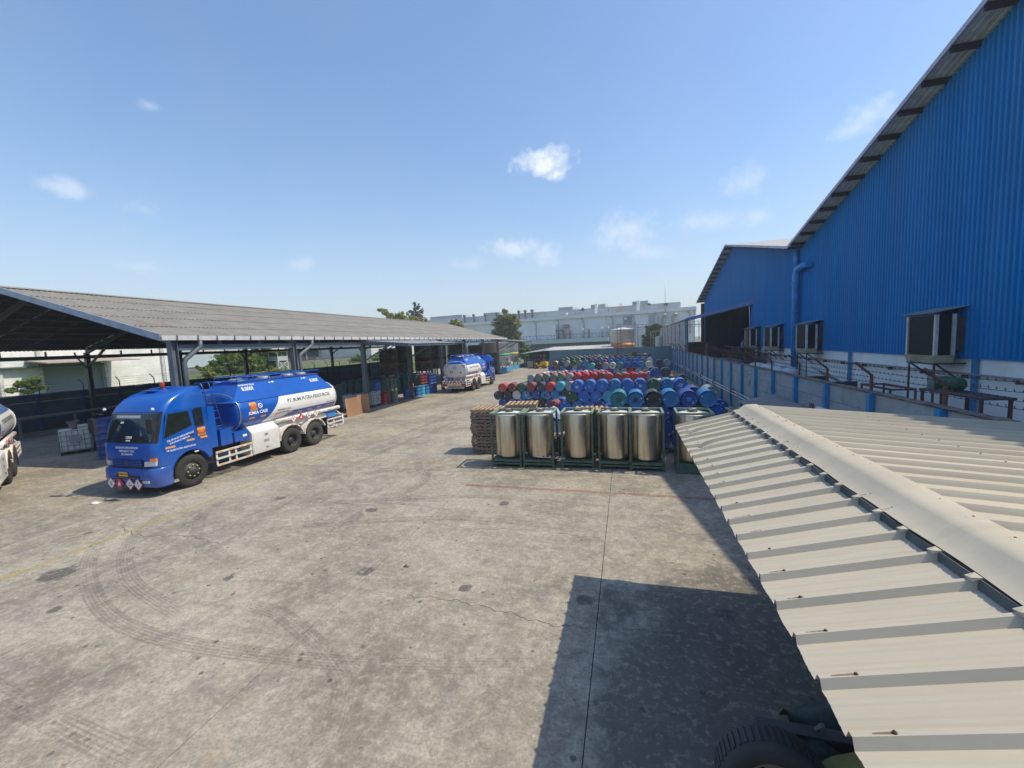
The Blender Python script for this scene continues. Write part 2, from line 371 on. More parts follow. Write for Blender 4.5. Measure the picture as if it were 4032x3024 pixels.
# litter on the slab
for x, y, sx, rz, mname, lab in ((-15.55, 8.35, .16, .3, 'w', 'white scrap of plastic lying before the parked tanker cab'), (-15.25, 8.62, .2, -.2, 'g', 'flattened grey scrap lying beside the white plastic scrap'), (-17.3, 8.75, .18, .5, 'g', 'dark rag lying on the concrete left of the cab shadow'), (-4.19, 6.82, .06, 0, 'r', 'rusty brown lump lying alone on the open concrete')):
    b = MB(); b.grid(lambda u, v: ((u-.5)*sx*1.8, (v-.5)*sx, .006+.03*math.sin(u*5)*math.sin(v*4+1)**2), 6, 4)
    b.grid(lambda u, v: ((u-.5)*sx*1.8, (v-.5)*sx, .003), 1, 1)
    o = tag(b.obj('litter', M('litter '+mname, {'w': (.75, .75, .73), 'g': (.12, .12, .12), 'r': (.12, .05, .03)}[mname], .7)), lab, 'litter'); o.location = (x, y, 0); o.rotation_euler = (0, 0, rz)
# ---------------------------------------------------------------- palette
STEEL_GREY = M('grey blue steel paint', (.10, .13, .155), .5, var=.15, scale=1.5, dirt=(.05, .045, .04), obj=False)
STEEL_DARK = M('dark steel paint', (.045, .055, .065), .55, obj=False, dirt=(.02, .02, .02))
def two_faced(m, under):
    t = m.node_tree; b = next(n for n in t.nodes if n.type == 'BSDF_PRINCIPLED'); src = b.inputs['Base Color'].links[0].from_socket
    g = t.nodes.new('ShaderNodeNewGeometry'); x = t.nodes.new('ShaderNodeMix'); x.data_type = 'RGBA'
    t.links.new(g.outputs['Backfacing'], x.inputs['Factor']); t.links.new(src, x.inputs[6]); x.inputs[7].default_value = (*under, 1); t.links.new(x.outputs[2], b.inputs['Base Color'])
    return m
FIBRE = two_faced(M('weathered fibre cement roof', (.275, .258, .228), .9, var=.12, scale=.7, dirt=(.12, .11, .1), dirt_amt=.5, obj=False, fine=.3, per=.02), (.013, .014, .015))  # underside coloured near black to stand for the shade beneath the roof
FIBRE_EDGE = M('pale grey gutter metal', (.70, .70, .69), .5, var=.1, obj=False, dirt=(.2, .19, .18))
RAKE = M('grey blue barge board', (.28, .34, .42), .5, obj=False, dirt=(.15, .16, .17))
BLUE_P = M('bright blue post paint', (.004, .22, .50), .45, var=.15, scale=2, dirt=(.05, .08, .15), obj=False)
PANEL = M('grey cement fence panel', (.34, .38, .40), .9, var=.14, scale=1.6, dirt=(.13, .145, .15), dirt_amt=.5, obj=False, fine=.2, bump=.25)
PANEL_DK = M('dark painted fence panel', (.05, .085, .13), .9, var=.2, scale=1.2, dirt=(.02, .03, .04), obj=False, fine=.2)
COPING = M('mossy cement coping', (.14, .125, .11), .95, var=.35, scale=5, dirt=(.05, .045, .03), dirt_amt=.6, obj=False, bump=.6)
RUSTY = M('rusty maroon angle iron', (.13, .05, .04), .8, var=.4, scale=7, dirt=(.2, .1, .05), obj=False)
WIRE = P('old wire', (.06, .06, .065), .6, .6)
WHITE_PIPE = M('pale pvc pipe', (.55, .57, .58), .5, obj=False, dirt=(.25, .24, .22))
BLACK = P('matt black', (.012, .012, .013), .7)

# ---------------------------------------------------------------- open storage shed
EX, EZ, RX, RZ, BX, Y0, Y1 = -17.42, 5.17, -26.9, 7.78, -36.3, 12.0, 60.7
shed = thing('storage_shed', 'long open-sided shed under a grey corrugated roof behind the parked tanker', 'shed', (EX, Y0, 0), world=True)
fslope = math.hypot(EX-RX, RZ-EZ); fang = math.atan2(RZ-EZ, EX-RX)
NC = 48; CW = (Y1-Y0)/NC; NR = 5; RL = fslope/NR
def corr(L, W, pitch, amp, nx=1, seg=6, th=.008):
    n = max(1, round(W/pitch)); b = MB(); m = n*seg
    b.grid(lambda u, v: (u*L, v*W, amp*math.cos(2*math.pi*v*n)), nx, m)
    return b
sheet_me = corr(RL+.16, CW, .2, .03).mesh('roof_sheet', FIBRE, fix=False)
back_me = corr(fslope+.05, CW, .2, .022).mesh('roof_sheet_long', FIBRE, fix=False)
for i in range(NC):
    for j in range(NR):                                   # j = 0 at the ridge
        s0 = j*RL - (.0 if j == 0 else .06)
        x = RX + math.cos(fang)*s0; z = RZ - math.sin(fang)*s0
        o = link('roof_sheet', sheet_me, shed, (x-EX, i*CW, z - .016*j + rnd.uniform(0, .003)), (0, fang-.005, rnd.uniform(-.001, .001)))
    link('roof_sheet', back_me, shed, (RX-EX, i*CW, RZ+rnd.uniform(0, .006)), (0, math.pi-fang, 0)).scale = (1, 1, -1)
b = MB(); b.grid(lambda u, v: (RX+(u-.5)*.7, Y0-.05+v*(Y1-Y0+.1), RZ+.075-abs(u-.5)*2*.11), 2, 1, smooth=False); b.obj('ridge_cap', FIBRE, shed)
for sx in (1, -1):
    b = MB(); ex = EX if sx > 0 else BX
    b.bar((RX, Y0-.03, RZ-.06), (ex+.1*sx, Y0-.03, EZ-.06-.03), .05, .26, up=(0, 0, 1)); b.obj('barge_board', RAKE, shed)
    b = MB(); b.bar((RX, Y1+.03, RZ-.06), (ex+.1*sx, Y1+.03, EZ-.09), .05, .22); b.obj('barge_board', RAKE, shed)
b = MB(); b.prism([(EX-.02, EZ-.20), (EX+.17, EZ-.20), (EX+.2, EZ-.02), (EX+.185, EZ-.02), (EX+.158, EZ-.185), (EX-.005, EZ-.185), (EX-.005, EZ-.03), (EX-.02, EZ-.03)], 'y', Y0, Y1); b.obj('gutter', FIBRE_EDGE, shed)
y = Y0+.55
while y < Y1:
    b = MB(); b.box(EX+.2, EX+.225, y-.02, y+.02, EZ-.215, EZ+.0); b.box(EX-.05, EX+.225, y-.02, y+.02, EZ-.226, EZ-.208); b.obj('gutter_strap', STEEL_GREY, shed); y += .845
FY = [12.55+6.27*i for i in range(8)]; BY = [13.95+6.27*i for i in range(8)]
def post(x, y, ztop, w=.26, mat=STEEL_GREY, parent=shed):
    b = MB(); b.box(x-w/2, x+w/2, y-w/2, y-w/2+.03, .0, ztop); b.box(x-w/2, x+w/2, y+w/2-.03, y+w/2, 0, ztop); b.box(x-.02, x+.02, y-w/2+.031, y+w/2-.031, 0, ztop-.002)
    b.box(x-w/2-.08, x+w/2+.08, y-w/2-.08, y+w/2+.08, 0, .03)
    return b.obj('post', mat, parent)
for y in FY:
    post(EX-.12, y, 4.98)
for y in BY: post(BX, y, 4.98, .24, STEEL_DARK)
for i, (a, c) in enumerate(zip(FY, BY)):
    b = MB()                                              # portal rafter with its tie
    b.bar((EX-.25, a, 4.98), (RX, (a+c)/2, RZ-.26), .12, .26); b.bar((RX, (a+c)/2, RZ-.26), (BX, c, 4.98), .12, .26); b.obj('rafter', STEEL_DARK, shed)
    b = MB(); b.bar((BX+2.6, c-.2, 5.4), (BX, c, 4.0), .09, .12); b.obj('haunch_brace', STEEL_DARK, shed)
    b = MB(); b.tube([(BX, c-.05, 3.84), (BX, c-.62, 4.75), (BX, c-.66, 5.0)], .05, 6); b.obj('knee_brace', STEEL_DARK, shed)
for side, ex, ys_, m in ((1, EX-.12, FY, STEEL_GREY), (-1, BX, BY, STEEL_DARK)):
    for a, c in zip(ys_[:-1], ys_[1:]):
        b = MB(); b.box(ex-.07, ex+.07, a+.14, c-.14, 4.56, 4.80); b.obj('eaves_beam', m, shed)
        for t in (.33, .66):
            y = a+(c-a)*t; MB().box(ex-.04, ex+.04, y-.04, y+.04, 4.802, 5.08).obj('beam_strut', m, shed)
for sx, ex in ((1, EX), (-1, BX)):
    for k in range(9):
        t = (k+.35)/9; x = RX+(ex-RX)*t; z = RZ+(EZ-RZ)*t-.1
        MB().box(x-.03, x+.03, Y0+.06, Y1-.06, z-.11, z-.02).obj('purlin', STEEL_DARK, shed)
b = MB(); b.bar((-30.5, Y0+.12, 5.0), (-27.2, Y0+.12, 7.45), .1, .12); b.obj('gable_brace', STEEL_GREY, shed)
for y, yo in ((FY[0], 1.0), (FY[1], 1.25), (FY[5], 1.1)):
    b = MB(); x = EX+.08
    b.tube([(x, y+yo, EZ-.2), (x, y+yo, 4.72), (x-.02, y+yo-.12, 4.6), (x-.05, y+.38, 4.2), (x-.06, y+.3, 4.05), (x-.06, y+.3, .1)], .085, 10)
    b.obj('downpipe', STEEL_GREY, shed)
# low canopies that lean out from the shed
def canopy(name, label, x0, z0, x1, z1, ya, yb, braces):
    t = thing(name, label, 'canopy', (x0, ya, 0), world=True)
    n = round((yb-ya)/1.0); w = (yb-ya)/n; L = math.hypot(x1-x0, z1-z0); ang = math.atan2(z0-z1, x1-x0)
    me = corr(L, w+.03, .2, .022).mesh('canopy_sheet', M('grey canopy sheet', (.3, .31, .31), .6, obj=False, dirt=(.16, .16, .15)), fix=False)
    for i in range(n): link('roof_sheet', me, t, (0, i*w, z0+rnd.uniform(0, .006)), (0, ang, 0))
    for yy in (ya-.02, yb+.02): MB().bar((x0, yy, z0-.09), (x1, yy, z1-.09), .06, .15).obj('edge_beam', STEEL_GREY, t)
    for f in (.05, .5, .97):
        x, z = x0+(x1-x0)*f, z0+(z1-z0)*f-.1; MB().box(x-.03, x+.03, ya+.02, yb-.02, z-.07, z+.06).obj('purlin', STEEL_GREY, t)
    for yy in braces:
        MB().bar((x0-.02, yy, z0-1.3), (x0+(x1-x0)*.55, yy, z0+(z1-z0)*.55-.16), .08, .1).obj('brace', STEEL_GREY, t)
        MB().bar((x0-.02, yy, z0-.13), (x1-.05, yy, z1-.19), .08, .1).obj('rafter', STEEL_GREY, t)
canopy('lean_to_canopy', 'grey corrugated canopy leaning out from the shed over the far drums', -17.3, 4.88, -13.85, 4.55, 24.9, 33.0, (25.1, 31.4))
canopy('lean_to_canopy', 'grey canopy on bent braces before the steel silos past the far tanker', -17.3, 4.86, -13.9, 4.52, 56.3, 62.4, (56.45, 60.2))
MB().box(-19.6, -17.62, 56.6, 56.68, 0, 3.1).obj('side_panel', STEEL_DARK, shed)

# ---------------------------------------------------------------- precast fences with barbed wire
def fence(name, label, X, ya, n, pitch, ztop, face, pmat, bmat, mark=None, x_lean=-.38, npan=5, wires=4, bpost=RUSTY):
    t = thing(name, label, 'fence', (X, ya, 0), world=True)
    ph = (ztop-.06)/npan
    panel = MB(); panel.box(-.03, .03, .0, pitch-.02, .006, ph-.006); pm = panel.mesh('panel', pmat)
    pil = MB(); pil.box(-.10, .10, -.075, .075, 0, ztop-.07); pilm = pil.mesh('pillar', bmat)
    br = MB(); br.bar((0, 0, ztop-.1), (0, 0, ztop+.4), .05, .05); br.bar((0, 0, ztop+.38), (x_lean, 0, ztop+.72), .05, .045); brm = br.mesh('bracket', bpost)
    for i in range(n+1):
        y = i*pitch
        link('pillar', pilm, t, (face*.06, y, 0)); link('bracket', brm, t, (0, y+.13, 0), (0, rnd.uniform(-.05, .05), rnd.uniform(-.1, .1)))
        if i < n:
            for k in range(npan): link('panel', pm, t, (rnd.uniform(-.006, .006), y+.01, k*ph))
            c = MB()
            c.grid(lambda u, v: (-.09+.18*u, y+v*pitch, ztop-.055+.05*math.sin(math.pi*u)+rnd.uniform(-.012, .012)), 3, 12, smooth=False); c.grid(lambda u, v: (-.09+.18*u, y+v*pitch, ztop-.07), 1, 1)
            c.obj('coping', COPING, t, off=(0, 0, 0), fix=False)
    ends = n*pitch
    for w in range(wires):
        f = w/(wires-1); x = 0 if w == 0 else x_lean*(f*.97); z = ztop+.2+(.48*f)
        b = MB(); pts = []
        for i in range(n):
            for q in range(4):
                u = q/4; pts.append((x, i*pitch+.13+u*pitch, z-.03*math.sin(math.pi*u)*(1+.6*math.sin(i*3.1+w))))
        b.tube(pts, .0055, 3, caps=False)
        i = 0; yy = .2
        while yy < min(ends, 26):
            b.bar((x-.025, yy, z+.02-.02), (x+.025, yy+.012, z-.02), .006, .006); b.bar((x, yy+.01, z+.022), (x, yy, z-.03), .006, .006); yy += .16
        b.obj('barbed_wire', WIRE, t, off=(0, 0, 0), fix=False)
    return t
fr = fence('precast_fence', 'grey concrete panel fence with blue pillars and rusty barbed wire arms before the warehouse', 6.0, 2.68, 24, 2.42, 2.62, -1, PANEL, BLUE_P)
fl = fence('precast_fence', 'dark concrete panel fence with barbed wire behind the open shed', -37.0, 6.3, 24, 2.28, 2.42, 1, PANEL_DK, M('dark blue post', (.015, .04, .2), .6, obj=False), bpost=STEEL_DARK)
# faded numerals on panels of the right fence
def on_fence(y, z): return lambda u, v: (5.965-6.0, (y-u)-2.68, z+v)
for txt, y, z, s, col in (('VII', 15.95, 1.63, .34, (.25, .06, .05)), ('IX', 23.2, 1.72, .34, (.22, .1, .1)), ('IIX', 27.9, 1.75, .3, (.2, .12, .12))):
    text_mesh(txt, s, on_fence(y, z), P('faded numeral '+txt, col, .8), 'numeral', fr, .012)
b = MB(); b.box(-.045, -.035, 22.9-2.68, 23.2-2.68, 2.12, 2.36); plate = b.obj('notice_plate', P('notice green', (.10, .30, .26), .5), fr, off=(0, 0, 0))
for k in range(5): MB().box(-.05, -.046, 22.93+.05*k-2.68, 22.955+.05*k-2.68, 2.16+.03*(k % 3), 2.3).obj('notice_mark', P('notice white', (.55, .62, .6), .6), plate, off=(0, 0, 0))
# pair of pipes run along the fence
pp = thing('pipe_run', 'pair of thin pale pipes clipped along the grey fence above the drums', 'pipes', (5.8, 14, 0), world=True)
for dx, z in ((5.76, 1.0), (5.72, .86)):
    MB().tube([(dx, 13.6, z-.28), (dx, 15.0, z-.12), (dx, 22, z), (dx, 60, z)], .032, 6).obj('pipe', WHITE_PIPE, pp)
for y in range(16, 60, 5): MB().box(5.68, 5.88, y-.05, y+.05, .8, 1.06).obj('pipe_clip', STEEL_DARK, pp)

# ---------------------------------------------------------------- boundary wall behind the drum yard, ladder
b = MB(); z = 2.97
b.hexa([(-11.2, 62.12, 0), (5.85, 60.05, 0), (5.85, 60.27, 0), (-11.2, 62.34, 0)], [(-11.2, 62.12, z), (5.85, 60.05, z), (5.85, 60.27, z), (-11.2, 62.34, z)])
tag(b.obj('boundary_wall', M('blue grey wall paint', (.105, .195, .25), .85, var=.1, scale=.5, dirt=(.08, .14, .17), obj=False)), 'smooth blue grey boundary wall behind the farthest drums', 'wall')
ld = thing('wall_ladder', 'thin dark red steel ladder standing up against the blue grey wall', 'ladder', (-.92, 60.6, 0), world=True)
LRED = P('dark red ladder paint', (.11, .035, .06), .6)
for x in (-1.17, -.67): MB().box(x-.035, x+.035, 60.4, 60.48, 0, 6.15).obj('rail', LRED, ld)
for k in range(13): MB().box(-1.135, -.705, 60.42, 60.46, .35+.46*k, .4+.46*k).obj('rung', LRED, ld)
MB().box(-1.22, -.62, 60.38, 60.5, 6.152, 6.22).obj('top_cap', LRED, ld)
# block wall along the boundary beyond the fence
bw = thing('block_wall', 'tall weathered grey block wall in tapering view beyond the blue canopy post', 'wall', (6.45, 49.8, 0), world=True)
BWM = M('weathered block wall', (.5, .49, .47), .95, var=.2, scale=1.2, dirt=(.2, .2, .19), dirt_amt=.6, obj=False, bump=.5, fine=.2)
for i in range(14):
    for k in range(12):
        MB().box(6.42, 6.52, 49.9+i*2.5+.012, 49.9+(i+1)*2.5-.012, k*.49+.006, (k+1)*.49-.006).obj('block_course', BWM, bw)
MB().box(6.38, 6.6, 49.85, 84.9, 5.885, 5.99).obj('coping', COPING, bw)
for i in range(8): MB().box(6.36, 6.4, 49.95+i*5, 50.08+i*5, 0, 5.88).obj('buttress', M('dark joint strip', (.13, .13, .13), .9, obj=False), bw)
# ---------------------------------------------------------------- blue warehouse
WX, VX = 10.8, 10.0
CLAD = M('blue profiled cladding', (.0, .205, .53), .6, spec=.12, var=.08, scale=.5, stretch=(1, 1, .25), dirt=(.0, .16, .44), dirt_amt=.4, obj=False, rvar=.08, per=.03)
def fixings(m):                                            # faint rows of fixings and a lap line along the girts
    t = m.node_tree; b = next(n for n in t.nodes if n.type == 'BSDF_PRINCIPLED'); src = b.inputs['Base Color'].links[0].from_socket
    def mt(op, a, c=None):
        n = t.nodes.new('ShaderNodeMath'); n.operation = op
        for i, v in enumerate((a, c)):
            if v is None: continue
            if isinstance(v, float): n.inputs[i].default_value = v
            else: t.links.new(v, n.inputs[i])
        return n.outputs[0]
    g = t.nodes.new('ShaderNodeNewGeometry'); s = t.nodes.new('ShaderNodeSeparateXYZ'); t.links.new(g.outputs['Position'], s.inputs[0])
    fz = mt('ABSOLUTE', mt('SUBTRACT', mt('FRACT', mt('MULTIPLY', s.outputs['Z'], .69)), .5)); row_ = mt('LESS_THAN', fz, .016)
    fy = mt('ABSOLUTE', mt('SUBTRACT', mt('FRACT', mt('MULTIPLY', s.outputs['Y'], 2.5)), .5)); dot = mt('LESS_THAN', fy, .06)
    lap = mt('LESS_THAN', mt('ABSOLUTE', mt('SUBTRACT', mt('FRACT', mt('MULTIPLY', s.outputs['Y'], 1.)), .6)), .012)
    nz = t.nodes.new('ShaderNodeTexNoise'); mp = t.nodes.new('ShaderNodeMapping'); mp.inputs['Scale'].default_value = (1, 2.2, .10); t.links.new(g.outputs['Position'], mp.inputs[0]); t.links.new(mp.outputs[0], nz.inputs['Vector']); nz.inputs['Scale'].default_value = 1.5; nz.inputs['Detail'].default_value = 6.
    f = mt('MAXIMUM', mt('MULTIPLY', mt('MULTIPLY', row_, dot), .6), mt('MULTIPLY', lap, .35))
    x = t.nodes.new('ShaderNodeMix'); x.data_type = 'RGBA'; t.links.new(f, x.inputs['Factor']); t.links.new(src, x.inputs[6]); x.inputs[7].default_value = (.0, .05, .16, 1)
    y = t.nodes.new('ShaderNodeMix'); y.data_type = 'RGBA'; t.links.new(mt('MULTIPLY', mt('MAXIMUM', mt('SUBTRACT', nz.outputs['Fac'], .5), 0.), 1.3), y.inputs['Factor']); t.links.new(x.outputs[2], y.inputs[6]); y.inputs[7].default_value = (.10, .26, .45, 1)
    t.links.new(y.outputs[2], b.inputs['Base Color'])
fixings(CLAD)
ROOFW = M('grey warehouse roof sheet', (.40, .40, .38), .6, obj=False, dirt=(.28, .27, .25), per=.05)
SOFFIT = M('dark underside of roof sheet', (.50, .58, .57), .7, obj=False)
PLINTH = M('white washed plinth', (.88, .88, .86), .85, var=.08, scale=.8, dirt=(.6, .65, .65), dirt_amt=.4, obj=False)
LAV = M('lavender grey barge trim', (.42, .40, .52), .5, obj=False)
PROF = [(-.6, 9.45), (15.2, 13.42), (30.75, 9.52), (48.0, 13.28), (66.2, 8.95)]
def roof_z(y):
    for (a, za), (b, zb) in zip(PROF[:-1], PROF[1:]):
        if a <= y <= b: return za+(zb-za)*(y-a)/(b-a)
    return PROF[0][1]
wh = thing('warehouse', 'tall blue profiled metal warehouse with two gables above a white plinth', 'warehouse', (WX, 0, 0), world=True)
OPEN0, OPEN1 = 41.5, 63.4
wys = [(-.4+i*1.0) for i in range(65)]
for y in wys:
    yb = min(y+1.0, 64.4)
    cuts = sorted({y, yb} | {p for p, _ in PROF if y < p < yb})
    pts = []
    for k in range(5):
        q = y+.2*k
        for dy, dx in ((0, 0), (.08, 0), (.105, -.06), (.175, -.06), (.2, 0)): pts.append((min(q+dy, yb), dx))
    zb0 = 6.6 if OPEN0 <= y < OPEN1 else 3.08
    b = MB(); n = len(pts)
    b.add([(WX+dx, q, zb0) for q, dx in pts]+[(WX+dx, q, roof_z(q)-.13) for q, dx in pts], [(i, i+1, n+i+1, n+i) for i in range(n-1)])
    b.obj('cladding_sheet', CLAD, wh, fix=False)
MB().box(WX+.06, WX+.1, 64.41, 64.5, 0, 9.0).obj('corner_flashing', CLAD, wh)
MB().box(WX, 40, 64.36, 64.4, 0, 8.9).obj('end_wall', CLAD, wh)
MB().box(WX+.02, WX+.25, -.4, OPEN0, 0, 3.075).obj('plinth', PLINTH, wh); MB().box(WX+.02, WX+.25, OPEN1, 64.3, 0, 3.075).obj('plinth', PLINTH, wh)
MB().box(WX-.05, WX+.1, -.4, OPEN0, 3.04, 3.085).obj('drip_flashing', CLAD, wh)
DARKIN = P('unlit interior', (.02, .022, .025), .9)  # near-black walls carry the bay's deep shade in their colour
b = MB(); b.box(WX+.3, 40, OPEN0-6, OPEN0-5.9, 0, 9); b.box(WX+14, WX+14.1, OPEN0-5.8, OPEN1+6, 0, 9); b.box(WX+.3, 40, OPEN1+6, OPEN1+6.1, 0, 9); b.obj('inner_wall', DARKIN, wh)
for (a, za), (c, zc_) in zip(PROF[:-1], PROF[1:]):
    L = math.hypot(c-a, zc_-za)
    for i in range(10):
        x0 = VX+i*1.0; b = MB()
        m = 30; vs = [(x0+1.02*k/m, yy, zz+.018*(1 if (k % 6) in (2, 3) else -1)) for yy, zz in ((a, za), (c, zc_)) for k in range(m+1)]
        b.add(vs, [(k, k+1, m+1+k+1, m+1+k) for k in range(m)]); b.obj('roof_sheet', ROOFW if i > 0 else SOFFIT, wh, fix=False) if i == 0 else b.obj('roof_sheet', ROOFW, wh, fix=False)
    b = MB(); b.add([(VX-.02, a, za+.03), (45, a, za+.03), (45, c, zc_+.03), (VX-.02, c, zc_+.03)], [(0, 1, 2, 3)]); b.obj('roof_cover', ROOFW, wh, fix=False)
    b = MB(); b.bar((VX-.045, a, za-.03), (VX-.045, c, zc_-.03), .04, .16); b.obj('barge_trim', LAV, wh)
    n = int(L/1.32)
    for k in range(n):
        t = (k+.6)/n; y, z = a+(c-a)*t, za+(zc_-za)*t
        b = MB(); b.box(VX+.03, WX+.4, y-.06, y+.06, z-.2, z-.03); b.obj('purlin', P('dark purlin', (.03, .035, .05), .6), wh)
# valley outlet and the fat blue downpipe
DP = M('blue downpipe paint', (.01, .24, .62), .4, obj=False, dirt=(.01, .15, .42))
dp = thing('drain_pipe', 'fat blue drainpipe with an elbow running down between the two gables', 'drainpipe', (10.4, 30.5, 0), world=True)
MB().tube([(10.56, 31.0, 9.3), (10.56, 31.0, 8.0)], .14, 12).obj('upper_pipe', DP, dp)
MB().tube([(10.52, 28.9, 8.12), (10.5, 30.1, 8.12), (10.47, 30.45, 8.02), (10.44, 30.6, 7.75), (10.42, 30.6, .0)], .2, 14).obj('pipe', DP, dp)
for z in (3.0, 5.4, 7.2): MB().lathe([(.215, z-.04), (.23, z-.04), (.23, z+.04), (.215, z+.04)], 14, (10.42, 30.6, 0)).obj('pipe_collar', DP, dp)
MB().box(10.68, 10.76, 24.35, 24.5, 0, 3.06).obj('plinth_post', BLUE_P, wh); MB().box(10.68, 10.76, 16.6, 16.75, 0, 3.06).obj('plinth_post', BLUE_P, wh)
MB().box(10.66, 10.78, 8, 40, 2.52, 2.57).obj('cable_tray', P('tray grey', (.25, .28, .3), .6), wh)
for y in range(9, 40, 2): MB().box(10.62, 10.78, y, y+.06, 2.4, 2.518).obj('tray_bracket', STEEL_DARK, wh)

# evaporative coolers on the wall
def cooler(ya, lab, w=1.5, board=False):
    t = thing('evaporative_cooler', lab, 'air cooler', (10.0, ya, 3.2), world=True, group='evaporative coolers along the blue warehouse wall')
    x0, x1, z0, z1 = 9.90, 10.46, 3.17, 4.52
    CR = M('white cooler post', (.55, .57, .56), .5, obj=False, dirt=(.3, .29, .25)); GR = P('black cooler grille', (.012, .016, .016), .6)
    MB().box(x0+.06, x1-.05, ya+.06, ya+w-.06, z0, z1-.02).obj('cooling_pad', GR, t)
    MB().box(x1+.002, WX-.01, ya+.1, ya+w-.1, z0+.15, z1-.1).obj('air_duct', STEEL_DARK, t)
    for x, y in ((x0, ya), (x0, ya+w-.09), (x1-.09, ya)): MB().box(x, x+.09, y, y+.09, z0+.002, z1).obj('corner_post', CR, t)
    sl = MB(); sl.box(x0+.015, x0+.05, ya+.1, ya+w-.1, 0, .022); slm = sl.mesh('slat', P('dark green slat', (.02, .03, .028), .6), (10.0, ya, 3.2))
    for k in range(17): link('slat', slm, t, (0, 0, z0+.04+k*.073))
    MB().box(x0-.02, x0+.1, ya-.01, ya+w+.01, z1+.002, z1+.05).obj('top_rail', STEEL_DARK, t)
    b = MB(); b.hexa([(x0-.12, ya-.08, z1+.055), (x1+.3, ya-.06, z1+.24), (x1+.3, ya+w+.05, z1+.24), (x0-.12, ya+w+.05, z1+.055)], [(x0-.12, ya-.08, z1+.075), (x1+.3, ya-.06, z1+.26), (x1+.3, ya+w+.05, z1+.26), (x0-.12, ya+w+.05, z1+.075)])
    b.obj('rain_hood', M('grey rain hood', (.2, .24, .23), .7, obj=False, dirt=(.1, .12, .11)), t)
    b = MB(); b.hexa([(x0+.04, ya+.04, z0-.26), (x1-.05, ya+.04, z0-.26), (x1-.05, ya+w-.04, z0-.26), (x0+.04, ya+w-.04, z0-.26)], [(x0-.03, ya-.03, z0-.004), (x1, ya-.03, z0-.004), (x1, ya+w+.03, z0-.004), (x0-.03, ya+w+.03, z0-.004)])
    b.obj('water_tray', M('beige water tray', (.42, .39, .27), .6, obj=False, dirt=(.2, .18, .12)), t)
    b = MB()
    for y in (ya+.08, ya+w-.1): b.bar((x0+.02, y, z0-.29), (10.8, y, z0-.29), .05, .05); b.bar((10.0, y, z0-.3), (10.78, y, z0-.95), .05, .05)
    b.bar((x0+.03, ya+.06, z0-.29), (x0+.03, ya+w-.06, z0-.29), .05, .048); b.obj('bracket', STEEL_DARK, t)
    b = MB()
    for y in (ya+.1, ya+w-.12): b.box(x0+.06, x0+.11, y, y+.05, 0, z0-.31)
    b.obj('stand', RUSTY, t)
    MB().tube([(x0+.02, ya+w-.3, z0-.02), (x0-.03, ya+w-.3, z0-.12), (x0-.03, ya+w-.3, z0-.42)], .018, 6).obj('drain_hose', WHITE_PIPE, t)
    if board: MB().box(x0-.06, x0-.02, ya+.25, ya+1.0, 3.0, 4.45).obj('brown_board', M('brown board', (.17, .09, .05), .8, obj=False), t)
cooler(17.1, 'largest looking black cooler box with white posts above the green motor table')
cooler(27.4, 'black cooler box with white posts beside the fat blue drainpipe')
cooler(33.5, 'black cooler box with white posts between the drainpipe and the canopy', 1.5)
cooler(38.7, 'farthest black cooler box with a brown board leaning on it', 1.5, True)

# canopy over the loading bay
lc = thing('loading_canopy', 'dark blue sloping canopy on a blue column against the second gable', 'canopy', (6.6, 50.5, 0), world=True)
CB = M('canopy blue fascia', (.015, .12, .38), .5, obj=False)
b = MB(); b.add([(6.5, 50.4, 6.1), (10.8, 41.0, 7.0), (10.8, 64.4, 7.1), (6.5, 64.4, 6.1), (6.5, 50.4, 6.0), (10.8, 41.0, 6.9), (10.8, 64.4, 7.0), (6.5, 64.4, 6.0)], [(0, 1, 2, 3), (7, 6, 5, 4)]); b.obj('canopy_roof', P('canopy sheet', (.05, .08, .13), .7), lc)
b = MB(); b.bar((6.45, 50.35, 5.98), (10.78, 40.85, 6.88), .06, .34); b.obj('fascia', CB, lc)
MB().box(6.42, 6.72, 50.2, 50.5, 0, 5.82).obj('column', M('canopy column blue', (.03, .22, .6), .45, obj=False), lc)
MB().tube([(6.38, 50.15, 5.6), (6.36, 50.1, 3.2), (6.3, 50.0, 2.6)], .05, 6).obj('downpipe', P('pale pipe', (.5, .55, .6), .5), lc)
MB().box(6.8, 10.7, 64.2, 64.35, 0, 3.3).obj('back_wall', M('ochre block wall', (.25, .2, .14), .9, obj=False), lc)
MB().tube([(10.5, 41.2, 6.6), (10.5, 41.0, 5.5), (10.45, 40.8, 4.5)], .04, 6).obj('hanging_pipe', P('pale pipe', (.5, .55, .6), .5), lc)
rail = thing('guard_rail', 'rusty red mesh railing in the dark loading bay behind the fence', 'railing', (9.2, 40, 0), world=True)
for k in range(6): MB().box(9.18, 9.24, 37+1.4*k, 37.06+1.4*k, 0, 3.08).obj('post', RUSTY, rail)
for z in (2.2, 2.6, 3.04): MB().box(9.16, 9.179, 37, 44.1, z, z+.05).obj('rail', RUSTY, rail)
b = MB(); b.grid(lambda u, v: (9.6, 36+u*8, 3.0*v), 1, 1); b.obj('netting', P('dark maroon net', (.06, .02, .02), .9), rail)

